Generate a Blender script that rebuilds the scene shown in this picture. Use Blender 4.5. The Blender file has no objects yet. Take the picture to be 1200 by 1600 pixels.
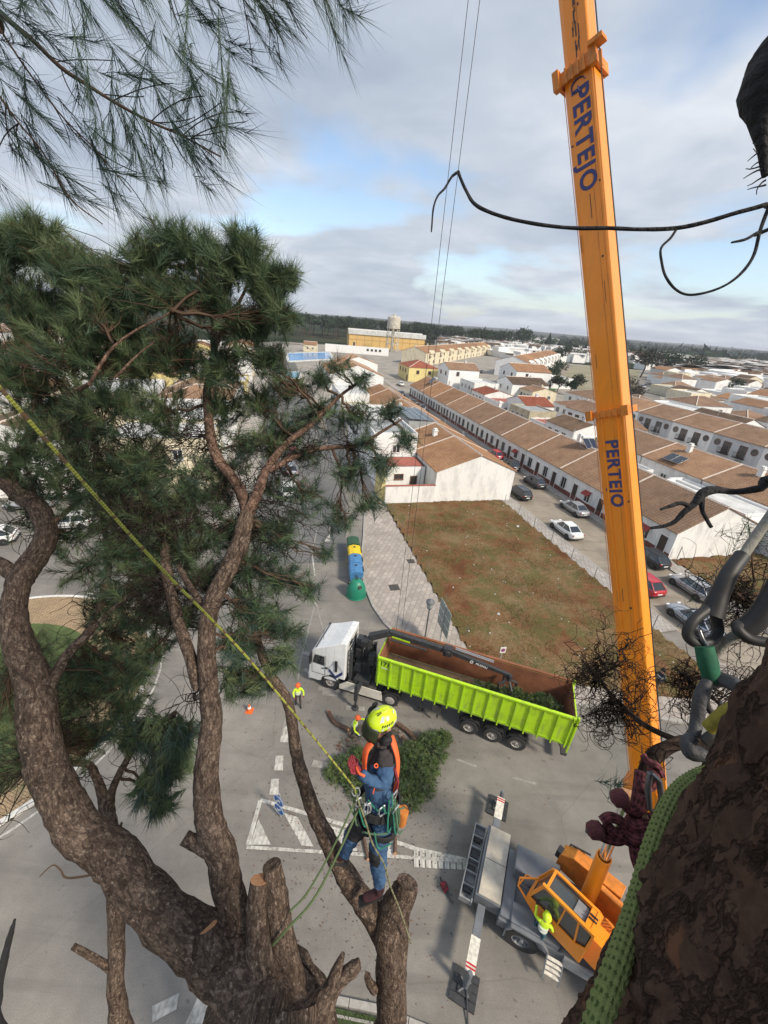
import bpy, math, random
import numpy as np
from mathutils import Vector, Matrix, noise

random.seed(7)
SC = bpy.context.scene
COL = SC.collection
R = math.radians

# ---------------------------------------------------------------- camera
CAM_H, FPX, PITCH, ROLL = 21.0, 640.0, math.atan(300 / 640), R(4.8)
cam_data = bpy.data.cameras.new('camera')
cam_data.sensor_fit = 'HORIZONTAL'
cam_data.sensor_width = 36
cam_data.lens = 36 * FPX / 1200
cam_data.clip_start = 0.05
cam_data.clip_end = 20000
cam = bpy.data.objects.new('camera', cam_data)
COL.objects.link(cam)
cam.matrix_world = (Matrix.Translation((0, 0, CAM_H)) @ Matrix.Rotation(math.pi / 2 - PITCH, 4, 'X')
                    @ Matrix.Rotation(ROLL, 4, 'Z'))
SC.camera = cam

# ---------------------------------------------------------------- light
SUN_EL, SUN_AZ = 42, 128          # azimuth clockwise from +Y: the sun stands behind the camera on the right
world = bpy.data.worlds.new('World')
SC.world = world
world.use_nodes = True
wn, wl = world.node_tree.nodes, world.node_tree.links
wn.clear()
w_out = wn.new('ShaderNodeOutputWorld')
w_bg = wn.new('ShaderNodeBackground')
w_bg.inputs['Strength'].default_value = 0.12
sky = wn.new('ShaderNodeTexSky')
sky.sky_type = 'NISHITA'
sky.sun_disc = False
sky.sun_elevation = R(SUN_EL)
sky.sun_rotation = R(SUN_AZ)
sky.air_density = 1.0
sky.dust_density = 1.0
w_tc = wn.new('ShaderNodeTexCoord')
w_sep = wn.new('ShaderNodeSeparateXYZ')
wl.new(w_tc.outputs['Generated'], w_sep.inputs[0])


def wmath(op, a, b=None, c=None):
    n = wn.new('ShaderNodeMath')
    n.operation = op
    for i, x in enumerate((a, b, c)):
        if x is None:
            continue
        if isinstance(x, (int, float)):
            n.inputs[i].default_value = x
        else:
            wl.new(x, n.inputs[i])
    return n.outputs[0]


# a cloud deck: the view direction is met with a plane overhead, so the clouds flatten towards the horizon
zz = wmath('ADD', wmath('MAXIMUM', w_sep.outputs['Z'], 0.0), 0.16)
cu, cv = wmath('DIVIDE', w_sep.outputs['X'], zz), wmath('DIVIDE', w_sep.outputs['Y'], zz)
w_comb = wn.new('ShaderNodeCombineXYZ')
wl.new(cu, w_comb.inputs[0])
wl.new(cv, w_comb.inputs[1])


def wnoise(scale, detail, rough, off, sy=1.0):
    mp = wn.new('ShaderNodeMapping')
    mp.inputs['Location'].default_value = off
    mp.inputs['Scale'].default_value = (1, sy, 1)
    wl.new(w_comb.outputs[0], mp.inputs[0])
    n = wn.new('ShaderNodeTexNoise')
    n.inputs['Scale'].default_value = scale
    n.inputs['Detail'].default_value = detail
    n.inputs['Roughness'].default_value = rough
    n.inputs['Distortion'].default_value = 0.3
    wl.new(mp.outputs[0], n.inputs['Vector'])
    return n.outputs['Fac']


def wramp(fac, stops):
    n = wn.new('ShaderNodeValToRGB')
    el = n.color_ramp.elements
    while len(el) < len(stops):
        el.new(0.5)
    for e, (p, c) in zip(el, stops):
        e.position = p
        e.color = (c, c, c, 1) if isinstance(c, (int, float)) else (*c, 1)
    wl.new(fac, n.inputs[0])
    return n.outputs['Color']


n_big = wnoise(0.5, 6, 0.5, (3.1, 7.7, 0))
n_cov = wnoise(0.8, 5, 0.5, (12.26, 2.01, 4.0), 0.8)
n_tex = wnoise(1.7, 8, 0.55, (1.3, 5.2, 9.0))
cover = wramp(n_cov, [(0.40, 0.12), (0.50, 1.0)])
body = wmath('ADD', wmath('MULTIPLY', n_big, 0.55), wmath('MULTIPLY', n_tex, 0.45))
cloud_col = wramp(body, [(0.34, (2.0, 2.35, 2.9)), (0.5, (2.95, 3.25, 3.7)), (0.62, (4.0, 4.2, 4.5))])
# thick towards the horizon
thick = wramp(w_sep.outputs['Z'], [(0.0, 0.55), (0.10, 0.0)])
cov2 = wmath('MINIMUM', wmath('ADD', cover, thick), 0.97)
w_mix = wn.new('ShaderNodeMixRGB')
wl.new(cov2, w_mix.inputs[0])
wl.new(sky.outputs[0], w_mix.inputs[1])
wl.new(cloud_col, w_mix.inputs[2])
wl.new(w_mix.outputs[0], w_bg.inputs['Color'])
wl.new(w_bg.outputs[0], w_out.inputs[0])

sun_data = bpy.data.lights.new('sun', 'SUN')
sun_data.energy = 2.6
sun_data.angle = R(9)
sun_data.color = (1.0, 0.90, 0.75)
sun = bpy.data.objects.new('sun', sun_data)
COL.objects.link(sun)
sd = Vector((math.sin(R(SUN_AZ)) * math.cos(R(SUN_EL)), math.cos(R(SUN_AZ)) * math.cos(R(SUN_EL)), math.sin(R(SUN_EL))))
sun.rotation_euler = sd.to_track_quat('Z', 'Y').to_euler()
sun.location = (60, -60, 80)
SC.view_settings.view_transform = 'Standard'
SC.view_settings.look = 'None'
SC.view_settings.gamma = 1
SC.view_settings.exposure = 0.78
SC.cycles.max_bounces = 5
SC.cycles.diffuse_bounces = 3
SC.cycles.glossy_bounces = 2
SC.cycles.transmission_bounces = 3
SC.cycles.transparent_max_bounces = 8
SC.cycles.use_denoising = True

# ---------------------------------------------------------------- where things stand
_c, _s = math.cos(ROLL), math.sin(ROLL)


def ray(px, py):
    x, y = (px - 600) / FPX, (800 - py) / FPX
    xr, yr = x * _c - y * _s, x * _s + y * _c
    return Vector((xr, math.cos(PITCH) + yr * math.sin(PITCH), -math.sin(PITCH) + yr * math.cos(PITCH)))


def at(px, py, z=0.0):
    d = ray(px, py)
    t = (z - CAM_H) / d.z
    return Vector((d.x * t, d.y * t, z))


def dp(px, py, d):
    return ray(px, py) * d + Vector((0, 0, CAM_H))


U2 = Vector((-0.2669, 0.9637))           # along the street, away
V2 = Vector((0.9637, 0.2669))            # across the street, to the right
O2 = Vector((16.9, 51.7))
RZ = math.atan2(-U2.y, -U2.x)            # local x = -U, local y = V


def stw(s, t, z=0.0):
    p = O2 + U2 * s + V2 * t
    return Vector((p.x, p.y, z))


# ---------------------------------------------------------------- objects
def tag(o, label=None, cat=None, group=None, kind=None):
    if label:
        o['label'] = label
    if cat:
        o['category'] = cat
    if group:
        o['group'] = group
    if kind:
        o['kind'] = kind
    return o


def thing(name, label, cat, loc=(0, 0, 0), rz=0.0, group=None):
    o = bpy.data.objects.new(name, None)
    o.empty_display_size = 0.2
    COL.objects.link(o)
    o.location = loc
    o.rotation_euler = (0, 0, rz)
    return tag(o, label, cat, group)


def copy_thing(root, loc, rz=None, label=None, group=None, recolor=None):
    def cp(o, par):
        c = o.copy()
        COL.objects.link(c)
        c.parent = par
        for ch in KIDS.get(o.name, ()):
            cp(bpy.data.objects[ch], c)
        if recolor and c.type == 'MESH' and c.data.materials and c.data.materials[0] and c.data.materials[0].name in recolor:
            c.material_slots[0].link = 'OBJECT'
            c.material_slots[0].material = recolor[c.data.materials[0].name]
        return c
    r = cp(root, None)
    r.location = loc
    if rz is not None:
        r.rotation_euler = (0, 0, rz)
    if label:
        r['label'] = label
    if group:
        r['group'] = group
    return r


KIDS = {}


def link(name, me, parent=None):
    o = bpy.data.objects.new(name, me)
    COL.objects.link(o)
    if parent is not None:
        o.parent = parent
        KIDS.setdefault(parent.name, []).append(o.name)
    return o


class MB:
    """collects shapes; build() links them as ONE mesh object"""

    def __init__(s, org=(0, 0, 0)):
        s.v, s.f, s.m, s.uv = [], [], [], []
        s.org = Vector(org)
        s.mi = 0

    def add(s, vs, fs, uvs=None):
        b = len(s.v)
        s.v += [tuple(Vector(p) - s.org) for p in vs]
        for k, f in enumerate(fs):
            s.f.append([b + i for i in f])
            s.m.append(s.mi)
            s.uv.append(uvs[k] if uvs else None)
        return s

    def mat(s, i):
        s.mi = i
        return s

    def box(s, c, d, rot=None):
        x, y, z = d[0] / 2, d[1] / 2, d[2] / 2
        vs = [Vector(p) for p in ((-x, -y, -z), (x, -y, -z), (x, y, -z), (-x, y, -z), (-x, -y, z), (x, -y, z), (x, y, z), (-x, y, z))]
        if rot is not None:
            vs = [rot @ p for p in vs]
        c = Vector(c)
        return s.add([p + c for p in vs], [(0, 3, 2, 1), (4, 5, 6, 7), (0, 1, 5, 4), (1, 2, 6, 5), (2, 3, 7, 6), (3, 0, 4, 7)])

    def bb(s, x0, x1, y0, y1, z0, z1):
        return s.box(((x0 + x1) / 2, (y0 + y1) / 2, (z0 + z1) / 2), (x1 - x0, y1 - y0, z1 - z0))

    def bar(s, p, q, w, h=None, up=(0, 0, 1), w2=None, h2=None):
        p, q = Vector(p), Vector(q)
        h = w if h is None else h
        w2 = w if w2 is None else w2
        h2 = h if h2 is None else h2
        d = (q - p).normalized()
        upv = Vector(up)
        if abs(d.dot(upv)) > 0.98:
            upv = Vector((0, 1, 0)) if abs(d.y) < 0.9 else Vector((1, 0, 0))
        sd_ = d.cross(upv).normalized()
        u_ = sd_.cross(d).normalized()
        vs = []
        for c, ww, hh in ((p, w, h), (q, w2, h2)):
            for a, b in ((-1, -1), (1, -1), (1, 1), (-1, 1)):
                vs.append(c + sd_ * a * ww / 2 + u_ * b * hh / 2)
        return s.add(vs, [(0, 1, 2, 3), (7, 6, 5, 4), (0, 4, 5, 1), (1, 5, 6, 2), (2, 6, 7, 3), (3, 7, 4, 0)])

    def prism(s, pts, z0, z1):
        """pts: xy outline (counter-clockwise), z0..z1"""
        n = len(pts)
        a = sum(pts[i][0] * pts[(i + 1) % n][1] - pts[(i + 1) % n][0] * pts[i][1] for i in range(n))
        if a < 0:
            pts = pts[::-1]
        vs = [(p[0], p[1], z0) for p in pts] + [(p[0], p[1], z1) for p in pts]
        fs = [tuple(range(n))[::-1], tuple(range(n, 2 * n))] + [(i, (i + 1) % n, n + (i + 1) % n, n + i) for i in range(n)]
        return s.add(vs, fs)

    def sheet(s, pts, z):
        n = len(pts)
        a = sum(pts[i][0] * pts[(i + 1) % n][1] - pts[(i + 1) % n][0] * pts[i][1] for i in range(n))
        if a < 0:
            pts = pts[::-1]
        return s.add([(p[0], p[1], z) for p in pts], [tuple(range(n))])

    def ext(s, prof, a0, a1, axis='x', rot=None, loc=(0, 0, 0)):
        """a closed profile swept straight along an axis: x -> profile is (y, z); y -> (x, z)"""
        n = len(prof)
        vs = []
        for a in (a0, a1):
            for p in prof:
                q = Vector((a, p[0], p[1])) if axis == 'x' else Vector((p[0], a, p[1]))
                if rot is not None:
                    q = rot @ q
                vs.append(q + Vector(loc))
        ar = sum(prof[i][0] * prof[(i + 1) % n][1] - prof[(i + 1) % n][0] * prof[i][1] for i in range(n))
        flip = (ar < 0) ^ (axis == 'y') ^ (a1 < a0)
        fs = [tuple(range(n))[::-1], tuple(range(n, 2 * n))] + [(i, (i + 1) % n, n + (i + 1) % n, n + i) for i in range(n)]
        if flip:
            fs = [f[::-1] for f in fs]
        return s.add(vs, fs)

    def tube(s, pts, rad, n=8, cap=True, tile=None, wob=0.0, flat=1.0):
        pts = [Vector(p) for p in pts]
        m = len(pts)
        rads = [rad] * m if isinstance(rad, (int, float)) else list(rad)
        rm = sum(rads) / m
        vs, L = [], 0.0
        t0 = (pts[1] - pts[0]).normalized()
        ref = Vector((0, 0, 1)) if abs(t0.z) < 0.9 else Vector((1, 0, 0))
        a = t0.cross(ref).normalized()
        lens = []
        for i, p in enumerate(pts):
            t = (pts[min(i + 1, m - 1)] - pts[max(i - 1, 0)]).normalized()
            a = (a - t * a.dot(t)).normalized()
            b = t.cross(a)
            if i:
                L += (p - pts[i - 1]).length
            lens.append(L)
            for k in range(n):
                th = 2 * math.pi * k / n
                r = rads[i]
                if wob:
                    r *= 1 + wob * noise.noise(p * 3 + (a * math.cos(th) + b * math.sin(th)) * 0.7)
                vs.append(p + a * (math.cos(th) * r) + b * (math.sin(th) * r * flat))
        fs, uvs = [], []
        cw = 2 * math.pi * rm
        for i in range(m - 1):
            for k in range(n):
                k2 = (k + 1) % n
                fs.append((i * n + k, i * n + k2, (i + 1) * n + k2, (i + 1) * n + k))
                u0, u1 = cw * k / n, cw * (k + 1) / n
                uvs.append([(u0, lens[i]), (u1, lens[i]), (u1, lens[i + 1]), (u0, lens[i + 1])])
        if cap:
            mi = s.mi
            s.add(vs, fs, uvs)
            b0 = len(s.v) - len(vs)
            s.f += [[b0 + k for k in range(n)][::-1], [b0 + (m - 1) * n + k for k in range(n)]]
            s.m += [mi, mi]
            s.uv += [None, None]
            return s
        return s.add(vs, fs, uvs)

    def lathe(s, prof, c=(0, 0, 0), rot=None, n=16, closed=False):
        """prof: (r, h) pairs turned about local z"""
        c = Vector(c)
        vs = []
        for r, h in prof:
            for k in range(n):
                th = 2 * math.pi * k / n
                p = Vector((r * math.cos(th), r * math.sin(th), h))
                vs.append((rot @ p if rot is not None else p) + c)
        m = len(prof)
        fs = []
        for i in range(m if closed else m - 1):
            j = (i + 1) % m
            for k in range(n):
                k2 = (k + 1) % n
                fs.append((i * n + k, i * n + k2, j * n + k2, j * n + k))
        if not closed:
            fs.append(tuple(range(n))[::-1])
            fs.append(tuple(range((m - 1) * n, m * n)))
        return s.add(vs, fs)

    def quad(s, a, b, c, d):
        return s.add([a, b, c, d], [(0, 1, 2, 3)])

    def build(s, name, mats, parent=None, smooth=False, bevel=0.0, seg=2):
        me = bpy.data.meshes.new(name)
        me.from_pydata(s.v, [], s.f)
        if not isinstance(mats, (list, tuple)):
            mats = [mats]
        for m in mats:
            me.materials.append(m)
        if len(mats) > 1:
            me.polygons.foreach_set('material_index', s.m)
        if any(u is not None for u in s.uv):
            lay = me.uv_layers.new(name='UVMap')
            flat = []
            for f, u in zip(s.f, s.uv):
                for i in range(len(f)):
                    flat += u[i] if u is not None else (s.v[f[i]][0], s.v[f[i]][1])
            lay.data.foreach_set('uv', flat)
        if smooth:
            me.polygons.foreach_set('use_smooth', [True] * len(me.polygons))
            if smooth != 'all':
                me.set_sharp_from_angle(angle=R(40))
        me.update()
        o = link(name, me, parent)
        if bevel:
            b = o.modifiers.new('bevel', 'BEVEL')
            b.width = bevel
            b.segments = seg
            b.limit_method = 'ANGLE'
        return o


def mesh_np(name, verts, tris, mat, parent=None, smooth=False, mi=None):
    """large triangle meshes straight from numpy arrays"""
    me = bpy.data.meshes.new(name)
    nv, nt = len(verts), len(tris)
    me.vertices.add(nv)
    me.vertices.foreach_set('co', np.asarray(verts, dtype=np.float32).ravel())
    me.loops.add(nt * 3)
    me.loops.foreach_set('vertex_index', np.asarray(tris, dtype=np.int32).ravel())
    me.polygons.add(nt)
    me.polygons.foreach_set('loop_start', np.arange(0, nt * 3, 3, dtype=np.int32))
    for m in (mat if isinstance(mat, (list, tuple)) else [mat]):
        me.materials.append(m)
    if mi is not None:
        me.polygons.foreach_set('material_index', np.asarray(mi, dtype=np.int32))
    me.update(calc_edges=True)
    if smooth:
        me.polygons.foreach_set('use_smooth', [True] * nt)
    return link(name, me, parent)


# ---------------------------------------------------------------- materials
_mats = {}


def mat(name, col, rough=0.7, metal=0.0, var=0.18, scale=3.0, bump=0.0, bscale=40.0, col2=None, spec=0.5, emit=None, coat=0.0,
        detail=5, thr=None, coord='Object', stretch=(1, 1, 1)):
    if name in _mats:
        return _mats[name]
    m = bpy.data.materials.new(name)
    m.use_nodes = True
    nt = m.node_tree
    b = nt.nodes['Principled BSDF']
    b.inputs['Roughness'].default_value = rough
    b.inputs['Metallic'].default_value = metal
    b.inputs['Specular IOR Level'].default_value = spec
    b.inputs['Coat Weight'].default_value = coat
    tc = nt.nodes.new('ShaderNodeTexCoord')
    mp = nt.nodes.new('ShaderNodeMapping')
    mp.inputs['Scale'].default_value = stretch
    nt.links.new(tc.outputs[coord], mp.inputs[0])
    m['_mp'] = 1
    if var > 0 or col2:
        n = nt.nodes.new('ShaderNodeTexNoise')
        n.inputs['Scale'].default_value = scale
        n.inputs['Detail'].default_value = detail
        n.inputs['Roughness'].default_value = 0.6
        nt.links.new(mp.outputs[0], n.inputs['Vector'])
        rp = nt.nodes.new('ShaderNodeValToRGB')
        rp.color_ramp.elements[0].position = thr[0] if thr else 0.3
        rp.color_ramp.elements[1].position = thr[1] if thr else 0.7
        c2 = col2 if col2 else tuple(min(1, c * (1 + var)) for c in col)
        c1 = col if col2 else tuple(c * (1 - var) for c in col)
        rp.color_ramp.elements[0].color = (*c1, 1)
        rp.color_ramp.elements[1].color = (*c2, 1)
        nt.links.new(n.outputs['Fac'], rp.inputs[0])
        nt.links.new(rp.outputs[0], b.inputs['Base Color'])
    else:
        b.inputs['Base Color'].default_value = (*col, 1)
    if bump:
        n2 = nt.nodes.new('ShaderNodeTexNoise')
        n2.inputs['Scale'].default_value = bscale
        n2.inputs['Detail'].default_value = 4
        nt.links.new(mp.outputs[0], n2.inputs['Vector'])
        bp = nt.nodes.new('ShaderNodeBump')
        bp.inputs['Strength'].default_value = bump
        bp.inputs['Distance'].default_value = 0.02
        nt.links.new(n2.outputs['Fac'], bp.inputs['Height'])
        nt.links.new(bp.outputs[0], b.inputs['Normal'])
    if emit:
        b.inputs['Emission Color'].default_value = (*emit, 1)
        b.inputs['Emission Strength'].default_value = 1
    _mats[name] = m
    return m


def node_mat(name):
    m = bpy.data.materials.new(name)
    m.use_nodes = True
    _mats[name] = m
    nt = m.node_tree
    return m, nt, nt.nodes['Principled BSDF']


def N(nt, typ, ins=None, **props):
    n = nt.nodes.new(typ)
    for k, v in props.items():
        setattr(n, k, v)
    for k, v in (ins or {}).items():
        if isinstance(v, bpy.types.NodeSocket):
            nt.links.new(v, n.inputs[k])
        else:
            n.inputs[k].default_value = v
    return n


def ramp(nt, fac, stops, interp='LINEAR'):
    n = nt.nodes.new('ShaderNodeValToRGB')
    n.color_ramp.interpolation = interp
    el = n.color_ramp.elements
    while len(el) < len(stops):
        el.new(0.5)
    for e, (p, c) in zip(el, stops):
        e.position = p
        e.color = (c, c, c, 1) if isinstance(c, (int, float)) else (*c, 1)
    nt.links.new(fac, n.inputs[0])
    return n.outputs['Color']


def mixc(nt, fac, a, b, mode='MIX'):
    n = nt.nodes.new('ShaderNodeMixRGB')
    n.blend_type = mode
    for i, x in enumerate((fac, a, b)):
        if isinstance(x, bpy.types.NodeSocket):
            nt.links.new(x, n.inputs[i])
        elif isinstance(x, (int, float)):
            n.inputs[i].default_value = x if i == 0 else (x, x, x, 1)
        else:
            n.inputs[i].default_value = (*x, 1)
    return n.outputs[0]


def bark_mat(name, dark, light, scale=9.0, bump=1.0, crack=(0.012, 0.01, 0.009), flake=None):
    """plates split by dark furrows; laid out by each limb's own run (UV in metres)"""
    m, nt, b = node_mat(name)
    tc = N(nt, 'ShaderNodeTexCoord')
    nz = N(nt, 'ShaderNodeTexNoise', {'Vector': tc.outputs['Object'], 'Scale': 5.0, 'Detail': 3})
    mp = N(nt, 'ShaderNodeMapping', {'Vector': tc.outputs['UV'], 'Scale': (1.0, 0.5, 1)})
    dist = mixc(nt, 0.12, mp.outputs[0], nz.outputs['Color'])
    v1 = N(nt, 'ShaderNodeTexVoronoi', {'Vector': dist, 'Scale': scale * 1.6}, feature='DISTANCE_TO_EDGE')
    v2 = N(nt, 'ShaderNodeTexVoronoi', {'Vector': dist, 'Scale': scale * 1.6})
    fine = N(nt, 'ShaderNodeTexNoise', {'Vector': tc.outputs['Object'], 'Scale': 60.0, 'Detail': 5, 'Roughness': 0.7})
    big = N(nt, 'ShaderNodeTexNoise', {'Vector': tc.outputs['Object'], 'Scale': 2.2, 'Detail': 4})
    plate = ramp(nt, v2.outputs['Color'], [(0.2, dark), (0.8, light)])
    plate = mixc(nt, 0.55, plate, ramp(nt, fine.outputs['Fac'], [(0.3, 0.35), (0.7, 1.5)]), 'MULTIPLY')
    plate = mixc(nt, 0.7, plate, ramp(nt, big.outputs['Fac'], [(0.35, 0.6), (0.65, 1.25)]), 'MULTIPLY')
    if flake:
        fl = N(nt, 'ShaderNodeTexNoise', {'Vector': tc.outputs['Object'], 'Scale': 34.0, 'Detail': 2})
        plate = mixc(nt, ramp(nt, fl.outputs['Fac'], [(0.60, 0.0), (0.68, 0.8)]), plate, flake)
    edge = ramp(nt, v1.outputs['Distance'], [(0.0, 0.0), (0.12, 1.0)])
    n3 = N(nt, 'ShaderNodeTexNoise', {'Vector': mixc(nt, .0, mp.outputs[0], mp.outputs[0]), 'Scale': scale * 1.1, 'Detail': 6, 'Roughness': .75, 'Distortion': .8})
    plate = mixc(nt, .85, plate, ramp(nt, n3.outputs['Fac'], [(0.36, 0.35), (0.5, .95), (0.66, 1.7)]), 'MULTIPLY')
    nt.links.new(mixc(nt, .55, plate, mixc(nt, edge, crack, plate)), b.inputs['Base Color'])
    h = mixc(nt, 0.6, mixc(nt, .5, edge, n3.outputs['Fac']), fine.outputs['Fac'])
    bp = N(nt, 'ShaderNodeBump', {'Height': h, 'Strength': bump, 'Distance': 0.03})
    nt.links.new(bp.outputs[0], b.inputs['Normal'])
    b.inputs['Roughness'].default_value = 0.95
    b.inputs['Specular IOR Level'].default_value = 0.15
    return m

# ================================================================ GROUND
def asphalt(name, base, tint, crack=True, seed=0.0):
    m, nt, b = node_mat(name)
    tc = N(nt, 'ShaderNodeTexCoord')
    mp = N(nt, 'ShaderNodeMapping', {'Vector': tc.outputs['Object'], 'Location': (seed, seed, 0)})
    big = N(nt, 'ShaderNodeTexNoise', {'Vector': mp.outputs[0], 'Scale': 0.16, 'Detail': 6, 'Roughness': 0.6})
    mid = N(nt, 'ShaderNodeTexNoise', {'Vector': mp.outputs[0], 'Scale': 1.1, 'Detail': 8, 'Roughness': 0.7})
    fine = N(nt, 'ShaderNodeTexNoise', {'Vector': mp.outputs[0], 'Scale': 26.0, 'Detail': 3})
    c = ramp(nt, big.outputs['Fac'], [(0.35, tuple(x * 0.86 for x in base)), (0.65, tuple(x * 1.15 for x in tint))])
    c = mixc(nt, 0.5, c, ramp(nt, mid.outputs['Fac'], [(0.3, 0.75), (0.7, 1.2)]), 'MULTIPLY')
    c = mixc(nt, 0.5, c, ramp(nt, fine.outputs['Fac'], [(0.3, 0.72), (0.7, 1.25)]), 'MULTIPLY')
    # repair patches, tyre bands and stains
    pv = N(nt, 'ShaderNodeTexVoronoi', {'Vector': mp.outputs[0], 'Scale': .13}, distance='CHEBYCHEV')
    c = mixc(nt, ramp(nt, pv.outputs['Color'], [(.80, 0.0), (.82, .16)], 'LINEAR'), c, tuple(x * 0.6 for x in base))
    tw = N(nt, 'ShaderNodeTexNoise', {'Vector': N(nt, 'ShaderNodeMapping', {'Vector': mp.outputs[0], 'Rotation': (0, 0, .5), 'Scale': (.12, 1.3, 1)}).outputs[0], 'Scale': 1.2, 'Detail': 5})
    c = mixc(nt, ramp(nt, tw.outputs['Fac'], [(.52, 0.0), (.68, .38)]), c, tuple(x * 0.62 for x in base))
    st = N(nt, 'ShaderNodeTexNoise', {'Vector': mp.outputs[0], 'Scale': 2.6, 'Detail': 2})
    c = mixc(nt, ramp(nt, st.outputs['Fac'], [(0.68, 0.0), (0.74, 0.55)]), c, tuple(x * 0.5 for x in base))
    if crack:
        dn = N(nt, 'ShaderNodeTexNoise', {'Vector': mp.outputs[0], 'Scale': 0.8, 'Detail': 4})
        dv = mixc(nt, 0.35, mp.outputs[0], dn.outputs['Color'], 'ADD')
        vo = N(nt, 'ShaderNodeTexVoronoi', {'Vector': dv, 'Scale': 0.11}, feature='DISTANCE_TO_EDGE')
        c = mixc(nt, ramp(nt, vo.outputs['Distance'], [(0.0, 0.22), (0.0035, 0.0)]), c, tuple(x * 0.35 for x in base))
    nt.links.new(c, b.inputs['Base Color'])
    b.inputs['Roughness'].default_value = 0.9
    b.inputs['Specular IOR Level'].default_value = 0.25
    bp = N(nt, 'ShaderNodeBump', {'Height': fine.outputs['Fac'], 'Strength': 0.25, 'Distance': 0.01})
    nt.links.new(bp.outputs[0], b.inputs['Normal'])
    return m


m_road = asphalt('asphalt_worn', (0.18, 0.168, 0.152), (0.218, 0.20, 0.177))
m_street = asphalt('asphalt_sandy', (0.24, 0.205, 0.165), (0.28, 0.24, 0.19), seed=30)
m_darkroad = asphalt('asphalt_newer', (0.13, 0.13, 0.13), (0.155, 0.15, 0.145), seed=60)


def paving(name, base, joint, su, sv, ang=0.0, off=0.5, jw=0.06):
    m, nt, b = node_mat(name)
    tc = N(nt, 'ShaderNodeTexCoord')
    mp = N(nt, 'ShaderNodeMapping', {'Vector': tc.outputs['Object'], 'Rotation': (0, 0, ang)})
    br = N(nt, 'ShaderNodeTexBrick', {'Vector': mp.outputs[0], 'Scale': 1.0, 'Mortar Size': jw * su, 'Mortar Smooth': 0.3,
                                      'Brick Width': su, 'Row Height': sv,
                                      'Color1': (*[x * 0.85 for x in base], 1), 'Color2': (*[min(1, x * 1.12) for x in base], 1), 'Mortar': (*joint, 1)})
    br.offset = off
    big = N(nt, 'ShaderNodeTexNoise', {'Vector': tc.outputs['Object'], 'Scale': 0.5, 'Detail': 8, 'Roughness': 0.7})
    c = mixc(nt, 0.7, br.outputs['Color'], ramp(nt, big.outputs['Fac'], [(0.3, 0.72), (0.7, 1.2)]), 'MULTIPLY')
    nt.links.new(c, b.inputs['Base Color'])
    b.inputs['Roughness'].default_value = 0.9
    bp = N(nt, 'ShaderNodeBump', {'Height': br.outputs['Fac'], 'Strength': 0.5, 'Distance': 0.01})
    bp.invert = True
    nt.links.new(bp.outputs[0], b.inputs['Normal'])
    return m


m_tiles = paving('pavement_tiles', (0.36, 0.315, 0.275), (0.265, 0.23, 0.20), 0.62, 0.42, RZ)
m_pave = paving('pavement_slabs', (0.36, 0.33, 0.30), (0.22, 0.2, 0.18), 0.4, 0.4, RZ)
m_ring = paving('ring_setts', (0.34, 0.24, 0.14), (0.16, 0.11, 0.07), 0.24, 0.12, 0.3)
m_kerb = mat('kerb_concrete', (0.33, 0.31, 0.28), 0.9, var=0.2, scale=6, bump=0.3)
m_kerbw = mat('kerb_painted_white', (0.62, 0.60, 0.56), 0.8, var=0.2, scale=4, bump=0.2)


def struct(o):
    o['kind'] = 'structure'
    return o


# the land out to the horizon, its fields and scrub
def land_mat():
    m, nt, b = node_mat('far_land')
    tc = N(nt, 'ShaderNodeTexCoord')
    mp = N(nt, 'ShaderNodeMapping', {'Vector': tc.outputs['Object'], 'Rotation': (0, 0, 0.5), 'Scale': (1, 2.4, 1)})
    a = N(nt, 'ShaderNodeTexNoise', {'Vector': mp.outputs[0], 'Scale': 0.0028, 'Detail': 8, 'Roughness': 0.65})
    v = N(nt, 'ShaderNodeTexVoronoi', {'Vector': mp.outputs[0], 'Scale': 0.0035})
    f = N(nt, 'ShaderNodeTexNoise', {'Vector': tc.outputs['Object'], 'Scale': 0.05, 'Detail': 8, 'Roughness': 0.7})
    c1 = ramp(nt, a.outputs['Fac'], [(0.3, (0.018, 0.028, 0.016)), (0.5, (0.03, 0.038, 0.022)), (0.58, (0.075, 0.075, 0.045)), (0.7, (0.045, 0.055, 0.03))])
    c2 = ramp(nt, v.outputs['Color'], [(0.2, (0.022, 0.034, 0.018)), (0.7, (0.03, 0.04, 0.024)), (0.9, (0.10, 0.085, 0.055))])
    c = mixc(nt, 0.5, c1, c2)
    c = mixc(nt, 0.6, c, ramp(nt, f.outputs['Fac'], [(0.35, 0.5), (0.65, 1.5)]), 'MULTIPLY')
    nt.links.new(c, b.inputs['Base Color'])
    b.inputs['Roughness'].default_value = 1
    b.inputs['Specular IOR Level'].default_value = 0.0
    return m


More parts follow.
